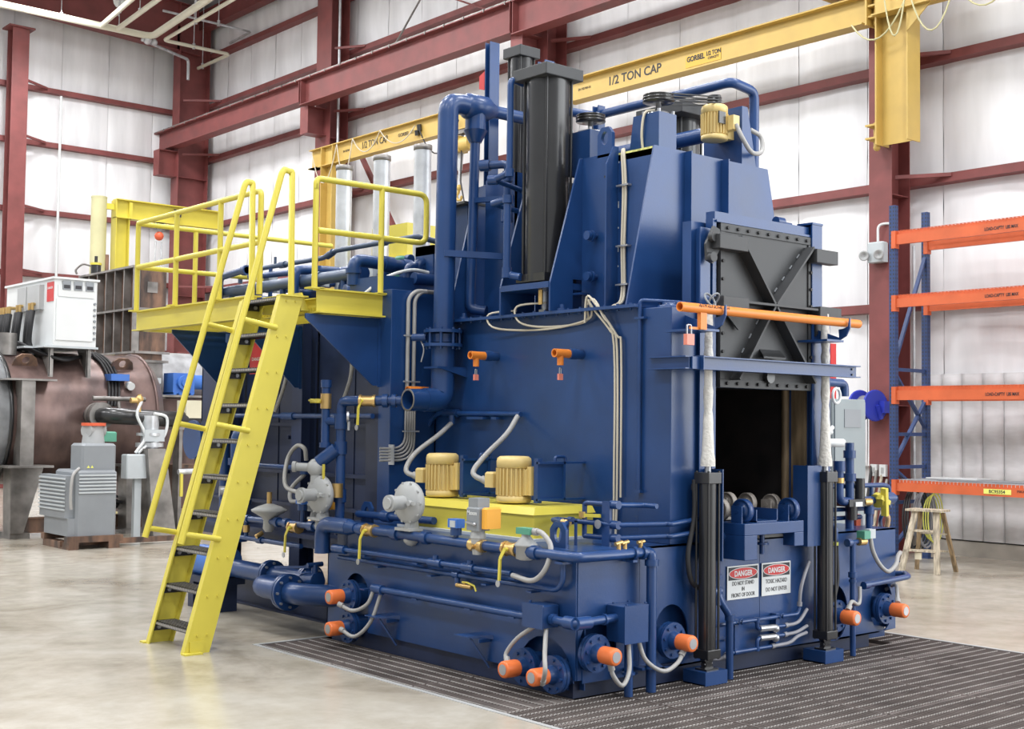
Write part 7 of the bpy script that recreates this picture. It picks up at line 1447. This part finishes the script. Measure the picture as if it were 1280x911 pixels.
for x in (1.47, 2.03):
    m = MB(); m.prism([(x - 0.035, 12.62, 2.71), (x + 0.035, 12.62, 2.71), (x + 0.035, 12.62, 2.24), (x - 0.035, 12.62, 2.24)], (0, 0.02, 0)); m.prism([(x - 0.03, 12.62, 2.71), (x - 0.03, 13.0, 2.71), (x - 0.03, 12.62, 2.3)], (0.015, 0, 0)); build(m, 'leg', STEEL, t)
for k in range(5):
    m = MB(); m.tube(spline([(1.2, 13.2, 2.72 + 0.02 * k), (1.42, 12.9 - 0.05 * k, 2.62), (1.65, 12.75 - 0.04 * k, 2.58 - 0.01 * k), (1.95, 12.8, 2.60), (2.2, 12.9, 2.66)], 6), 0.025, 6); build(m, 'slack_cable', RUBBER, t)
# ribbed casing
t = thing('ribbed_casing', 'dark ribbed steel casing behind the white power cabinet', 'casing', (3.6, 15.5, 2.6))
bx0, bx1, by0, by1, bz0, bz1 = 3.45, 4.02, 14.3, 16.6, 2.80, 4.22
m = MB(); m.box(bx0 + 0.12, bx1, by0, by1, bz0, bz1); build(m, 'box', RUST, t)
for k in range(7):
    y = by0 + 0.02 + k * 0.37; m = MB(); m.box(bx0, bx0 + 0.12, y, y + 0.03, bz0, bz1); build(m, 'rib', STEEL, t)
for z in (bz0 - 0.02, 3.50, bz1 - 0.02):
    m = MB(); m.box(bx0 - 0.02, bx0 + 0.13, by0 - 0.02, by1, z, z + 0.035); build(m, 'stringer_bar', STEEL, t)
m = MB(); m.box(bx0 + 0.02, bx1 + 0.06, by0 - 0.06, by0, bz0 - 0.02, bz0 + 0.02); m.box(bx0 + 0.02, bx1 + 0.03, by0 - 0.04, by0, 3.50, 3.54); build(m, 'front_flange', STEEL, t)
m = MB(); m.box(3.68, 3.86, by0 - 0.015, by0, 3.80, 3.98); build(m, 'patch_plate', STEEL, t)
m = MB(); m.box(3.45, 3.98, 14.32, 15.0, 2.06, 2.78); build(m, 'neck_duct', RUST, t)
m = MB(); m.box(3.38, 3.84, 13.98, 14.2, 2.0, 2.62); m.box(3.3, 3.9, 13.9, 14.25, 2.62, 2.66); build(m, 'hopper', STEEL, t)
m = MB(); m.box(3.40, 3.76, 13.86, 13.97, 2.28, 2.37); build(m, 'grey_box', LGREY, t)
t = thing('gear_motor', 'bright blue gear motor on the bracket behind the yellow ladder rail', 'motor', (4.0, 13.9, 2.1))
m = MB(); m.box(3.92, 4.30, 13.75, 14.1, 2.12, 2.46); m.cyl((4.10, 13.75, 2.30), (4.10, 13.68, 2.30), 0.12, 16); m.cyl((4.10, 13.68, 2.3), (4.1, 13.65, 2.3), 0.07, 12); build(m, 'gearbox', GEARBLUE, t)
for k in range(4):
    m = MB(); m.box(3.92 + 0.1 * k, 3.97 + 0.1 * k, 13.72, 14.12, 2.10, 2.14); build(m, 'foot', GEARBLUE, t)
m = MB(); m.cyl((4.30, 13.9, 2.32), (4.75, 13.9, 2.32), 0.12, 16); m.cyl((4.75, 13.9, 2.32), (4.85, 13.9, 2.32), 0.13, 16); build(m, 'motor_barrel', GEARBLUE, t)
m = MB(); m.box(3.3, 4.5, 13.6, 14.2, 2.06, 2.095); m.prism([(3.5, 13.95, 2.06), (3.9, 13.95, 2.06), (3.5, 13.95, 1.8)], (0, 0.02, 0)); single(m, 'bracket_shelf', STEEL, 'steel shelf carrying the bright blue gear motor', 'shelf', (3.9, 13.9, 2.06))
m = MB(); m.box(3.2, 5.6, 14.3, 16.0, 0.2, 2.05); m.box(3.2, 3.22, 13.9, 14.3, 0.2, 1.2); single(m, 'brown_housing', MILL, 'large brown steel housing behind the ladder rails', 'housing', (4.0, 14.5, 0.2))
m = MB(); m.cyl((3.9, 15.0, 2.45), (6.2, 15.0, 2.45), 0.40, 28); single(m, 'silver_duct', GALV, 'silver round duct behind the blue gear motor', 'duct', (5.0, 15.0, 2.4))
m = MB(); m.box(3.10, 3.40, 11.6, 11.9, 1.72, 1.98); single(m, 'cream_box', mat('cream_box', (0.68, 0.64, 0.48), 0.5, var=0.04), 'cream box seen between ladder rail and ladder', 'box', (3.25, 11.7, 1.72))
m = MB(); m.cyl((3.05, 11.8, 1.66), (4.2, 11.8, 1.66), 0.06, 12); single(m, 'blue_header', BLUE, 'blue pipe under the cream box behind the ladder', 'pipe', (3.5, 11.8, 1.66))
m = MB(); m.box(3.0, 3.5, 11.65, 11.95, 1.55, 1.60); m.box(3.05, 3.10, 11.7, 11.9, 0, 1.55); m.box(3.40, 3.45, 11.7, 11.9, 0, 1.55); single(m, 'pipe_stand', STEEL, 'plain steel stand under the cream box', 'stand', (3.25, 11.8, 0))
# vacuum pipe
t = thing('vacuum_pipe', 'thick dark pipe with flange running right from the brown vessel', 'pipe', (1.9, 11.9, 1.7))
m = MB(); m.tube(arc_path([(2.0, 12.5, 1.74), (2.0, 11.75, 1.74), (2.9, 11.6, 1.70), (3.5, 11.9, 1.70)], 0.25), 0.115, 16); build(m, 'pipe', BLACK, t)
m = MB(); m.cyl((2.0, 12.2, 1.74), (2.0, 12.12, 1.74), 0.19, 20); m.cyl((2.0, 12.08, 1.74), (2.0, 12.0, 1.74), 0.19, 20); build(m, 'flange', STEEL, t)
m = MB(); m.cyl((2.55, 11.62, 1.75), (2.55, 11.62, 1.28), 0.13, 14); m.cyl((2.55, 11.62, 1.36), (2.55, 11.62, 1.30), 0.2, 14); m.cyl((2.55, 11.62, 1.5), (2.55, 11.62, 1.46), 0.19, 14); build(m, 'bellows', GALV, t)
m = MB(); m.box(2.40, 2.7, 11.45, 11.52, 1.38, 1.55); build(m, 'data_plate', LGREY, t)
m = MB(); m.sphere((2.35, 11.55, 1.98), 0.06); m.cyl((2.22, 11.55, 1.96), (2.35, 11.55, 1.96), 0.04, 8); m.cyl((2.35, 11.55, 1.8), (2.35, 11.55, 2.05), 0.03, 8); build(m, 'pilot_valve', BRASS, t)
for pts in ([(2.37, 11.52, 1.95), (2.30, 11.5, 1.75), (2.42, 11.48, 1.45), (2.28, 11.48, 1.22)], [(2.55, 11.5, 1.78), (2.74, 11.48, 1.72), (2.70, 11.48, 1.45), (2.45, 11.48, 1.32), (2.32, 11.48, 1.22)]):
    m = MB(); m.tube(spline(pts, 6), 0.022, 8); build(m, 'white_conduit', WHITE, t)
m = MB(); m.bbox(2.12, 2.44, 11.40, 11.6, 0.86, 1.2, 0.015); m.box(2.28, 2.38, 11.48, 11.56, 0, 0.86); single(m, 'junction_cabinet', LGREY, 'small pale grey box on a post right of the grey chiller', 'box', (2.28, 11.5, 0))
# chiller
t = thing('vacuum_pump_unit', 'grey louvred pump unit standing on a dark pallet', 'machine', (1.35, 10.8, 0))
m = MB(); m.bbox(1.07, 1.62, 10.55, 11.3, 0.17, 1.02, 0.03); build(m, 'lower_cover', CHILL, t)
m = MB(); m.bbox(1.15, 1.62, 10.60, 11.0, 1.00, 1.37, 0.03); build(m, 'upper_cover', CHILL, t)
m = MB()
for k in range(6): m.box(1.10, 1.60, 10.535, 10.555, 0.72 + k * 0.045, 0.742 + k * 0.045)
build(m, 'louvres', LGREY, t)
m = MB(); m.box(0.95, 1.07, 10.62, 11.5, 0.4, 0.95); build(m, 'motor_cowl', CHILL, t)
m = MB()
for k in range(9): m.box(0.93, 0.955, 10.62, 11.5, 0.5 + k * 0.05, 0.52 + k * 0.05)
build(m, 'cowl_fins', LGREY, t)
m = MB(); m.box(0.98, 1.07, 10.58, 11.4, 0.17, 0.4); build(m, 'oil_sump', CHILL, t)
m = MB(); m.tube(spline([(1.12, 10.6, 1.05), (1.02, 10.56, 0.95), (0.99, 10.54, 0.7), (1.0, 10.54, 0.52)], 5), 0.02, 8); build(m, 'conduit', CONDUIT, t)
m = MB(); m.cyl((1.42, 10.9, 1.37), (1.42, 10.9, 1.60), 0.15, 14, 0.12); m.cyl((1.3, 10.85, 1.54), (1.55, 10.95, 1.54), 0.10, 12); build(m, 'inlet', GREY, t)
m = MB(); m.cyl((1.42, 10.9, 1.60), (1.42, 10.9, 1.64), 0.16, 14); build(m, 'red_gasket', RIB, t)
m = MB(); m.prism([(1.27, 10.598, 1.05), (1.31, 10.598, 1.05), (1.29, 10.598, 1.085)], (0, -0.003, 0)); m.prism([(1.22, 10.598, 1.05), (1.26, 10.598, 1.05), (1.24, 10.598, 1.085)], (0, -0.003, 0)); build(m, 'warning_triangles', TAPE, t)
m = MB(); m.box(0.95, 1.70, 10.5, 10.62, 0.09, 0.17); m.box(0.95, 1.70, 11.3, 11.42, 0.09, 0.17); m.box(0.95, 2.7, 10.75, 10.83, 0.03, 0.1); m.box(0.97, 1.1, 10.5, 11.4, 0, 0.09); m.box(1.5, 1.65, 10.5, 11.4, 0, 0.09); build(m, 'pallet_frame', RUST, t)
m = MB(); m.bbox(1.58, 1.95, 11.35, 11.6, 1.38, 1.52, 0.02); m.cyl((1.75, 11.3, 1.45), (1.75, 11.6, 1.45), 0.07, 10); single(m, 'green_valve_block', GREEN, 'small green valve block left of the white conduits', 'valve', (1.75, 11.45, 1.38))
m = MB(); m.prism([(2.50, 11.3, 0), (2.85, 11.3, 0), (2.65, 11.3, 1.28), (2.38, 11.3, 1.28)], (0, 0.35, 0)); single(m, 'support_leg', STEEL, 'sloping grey steel support leg beside the pale grey box', 'leg', (2.6, 11.4, 0))
m = MB(); m.ibeam((1.0, 12.75, 0.16), (6.0, 12.75, 0.16), Z, 0.22, 0.14); single(m, 'vessel_skid', RUST, 'long rusty skid beam on the floor behind the grey pump unit', 'beam', (3, 12.75, 0.05))
m = MB(); m.box(3.45, 4.6, 12.6, 13.2, 0.95, 1.0); m.box(3.45, 3.53, 12.6, 13.2, 0, 0.95); m.box(4.5, 4.58, 12.6, 13.2, 0, 0.95); single(m, 'work_frame', RUST, 'brown steel frame behind the ladder foot', 'frame', (3.7, 12.9, 0))
t = thing('floor_pipe_valve', 'grey drip pipe with yellow handle between the ladder rails', 'valve', (3.2, 11.4, 0.5))
m = MB(); m.tube([(2.85, 11.3, 0.95), (3.35, 11.3, 0.96)], 0.04, 8); m.cyl((3.1, 11.3, 0.95), (3.1, 11.3, 0.0), 0.025, 8); build(m, 'pipe', GALV, t)
m = MB(); m.box(2.86, 2.90, 11.24, 11.27, 0.6, 0.92); build(m, 'yellow_handle', YEL, t)
# hose heap under the vessel
m = MB()
for k in range(7):
    r = 0.25 + 0.02 * k; m.tube([(1.9 + 0.08 * k + r * 1.4 * math.cos(a), 12.7 + 0.05 * (k % 3) + r * 0.5 * math.sin(a), 0.30 + 0.03 * k + 0.05 * math.sin(2 * a + k)) for a in [i * math.pi / 10 for i in range(21)]], 0.022, 6, cap=False)
single(m, 'hose_heap', RUBBER, 'heap of black hose lying under the brown vessel', 'hose', (2.1, 12.7, 0.2))
# jib in the back
m = MB(); m.cyl((5.22, 20.1, 0), (5.22, 20.1, 6.3), 0.16, 20); m.cyl((5.22, 20.1, 6.3), (5.22, 20.1, 6.33), 0.165, 20); single(m, 'pale_post', PALEY, 'round pale yellow post behind the ribbed casing', 'post', (5.22, 20.1, 0))
t = thing('jib_crane', 'small yellow jib crane beside the round pale post at left', 'crane', (5.65, 20.0, 0))
m = MB(); m.ibeam((5.65, 20.0, 0.0), (5.65, 20.0, 6.28), X, 0.30, 0.26, 0.018, 0.012); build(m, 'mast', YEL, t)
m = MB(); m.ibeam((5.50, 19.95, 6.10), (7.95, 19.95, 6.10), Z, 0.40, 0.22, 0.02, 0.012); build(m, 'arm', YEL, t)
m = MB(); m.box(5.25, 5.55, 20.0, 20.1, 6.08, 6.2); m.box(5.79, 5.85, 19.85, 20.1, 5.9, 6.25); build(m, 'hinge', YEL, t)
m = MB(); m.box(6.78, 6.95, 19.84, 19.86, 6.06, 6.22); build(m, 'black_plate', INK, t)
m = MB(); text_into(m, '1/4', 0.09, (6.865, 19.838, 6.10), X, Z, 0.001); build(m, 'lettering', WHITE, t)
t = thing('chain_hoist', 'small red chain hoist hanging from the left jib crane', 'hoist', (6.55, 19.95, 5.6))
m = MB(); m.box(6.42, 6.58, 19.85, 20.05, 5.76, 5.90); build(m, 'trolley', BLACK, t)
m = MB(); m.sphere((6.50, 19.95, 5.62), 0.10, 12); build(m, 'red_body', RIB, t)
m = MB(); m.cyl((6.42, 19.95, 5.5), (6.42, 19.95, 3.4), 0.018, 6); m.cyl((6.56, 19.95, 5.5), (6.56, 19.95, 3.6), 0.018, 6); build(m, 'chain', GALV, t)
t = thing('gas_cylinder_fittings', 'black and yellow strapped gas bottle standing on the ribbed casing', 'bottle', (3.5, 16.2, 4.22))
m = MB(); m.cyl((3.62, 16.3, 4.22), (3.62, 16.3, 4.45), 0.09, 12); m.cyl((3.62, 16.3, 4.45), (3.62, 16.3, 4.58), 0.03, 8); build(m, 'bottle', BLACK, t)
m = MB(); m.cyl((3.62, 16.3, 4.42), (3.62, 16.3, 4.46), 0.10, 12); m.box(3.5, 3.74, 16.2, 16.4, 4.22, 4.25); build(m, 'yellow_strap', YEL, t)
m = MB(); m.cyl((3.80, 16.25, 4.22), (3.80, 16.25, 4.62), 0.035, 8); build(m, 'steel_tube', RUST, t)
m = MB(); m.tube(spline([(3.55, 16.3, 4.40), (3.40, 16.35, 4.42), (3.30, 16.4, 4.32), (3.32, 16.4, 4.24)], 5), 0.02, 6); build(m, 'pipe', STEEL, t)
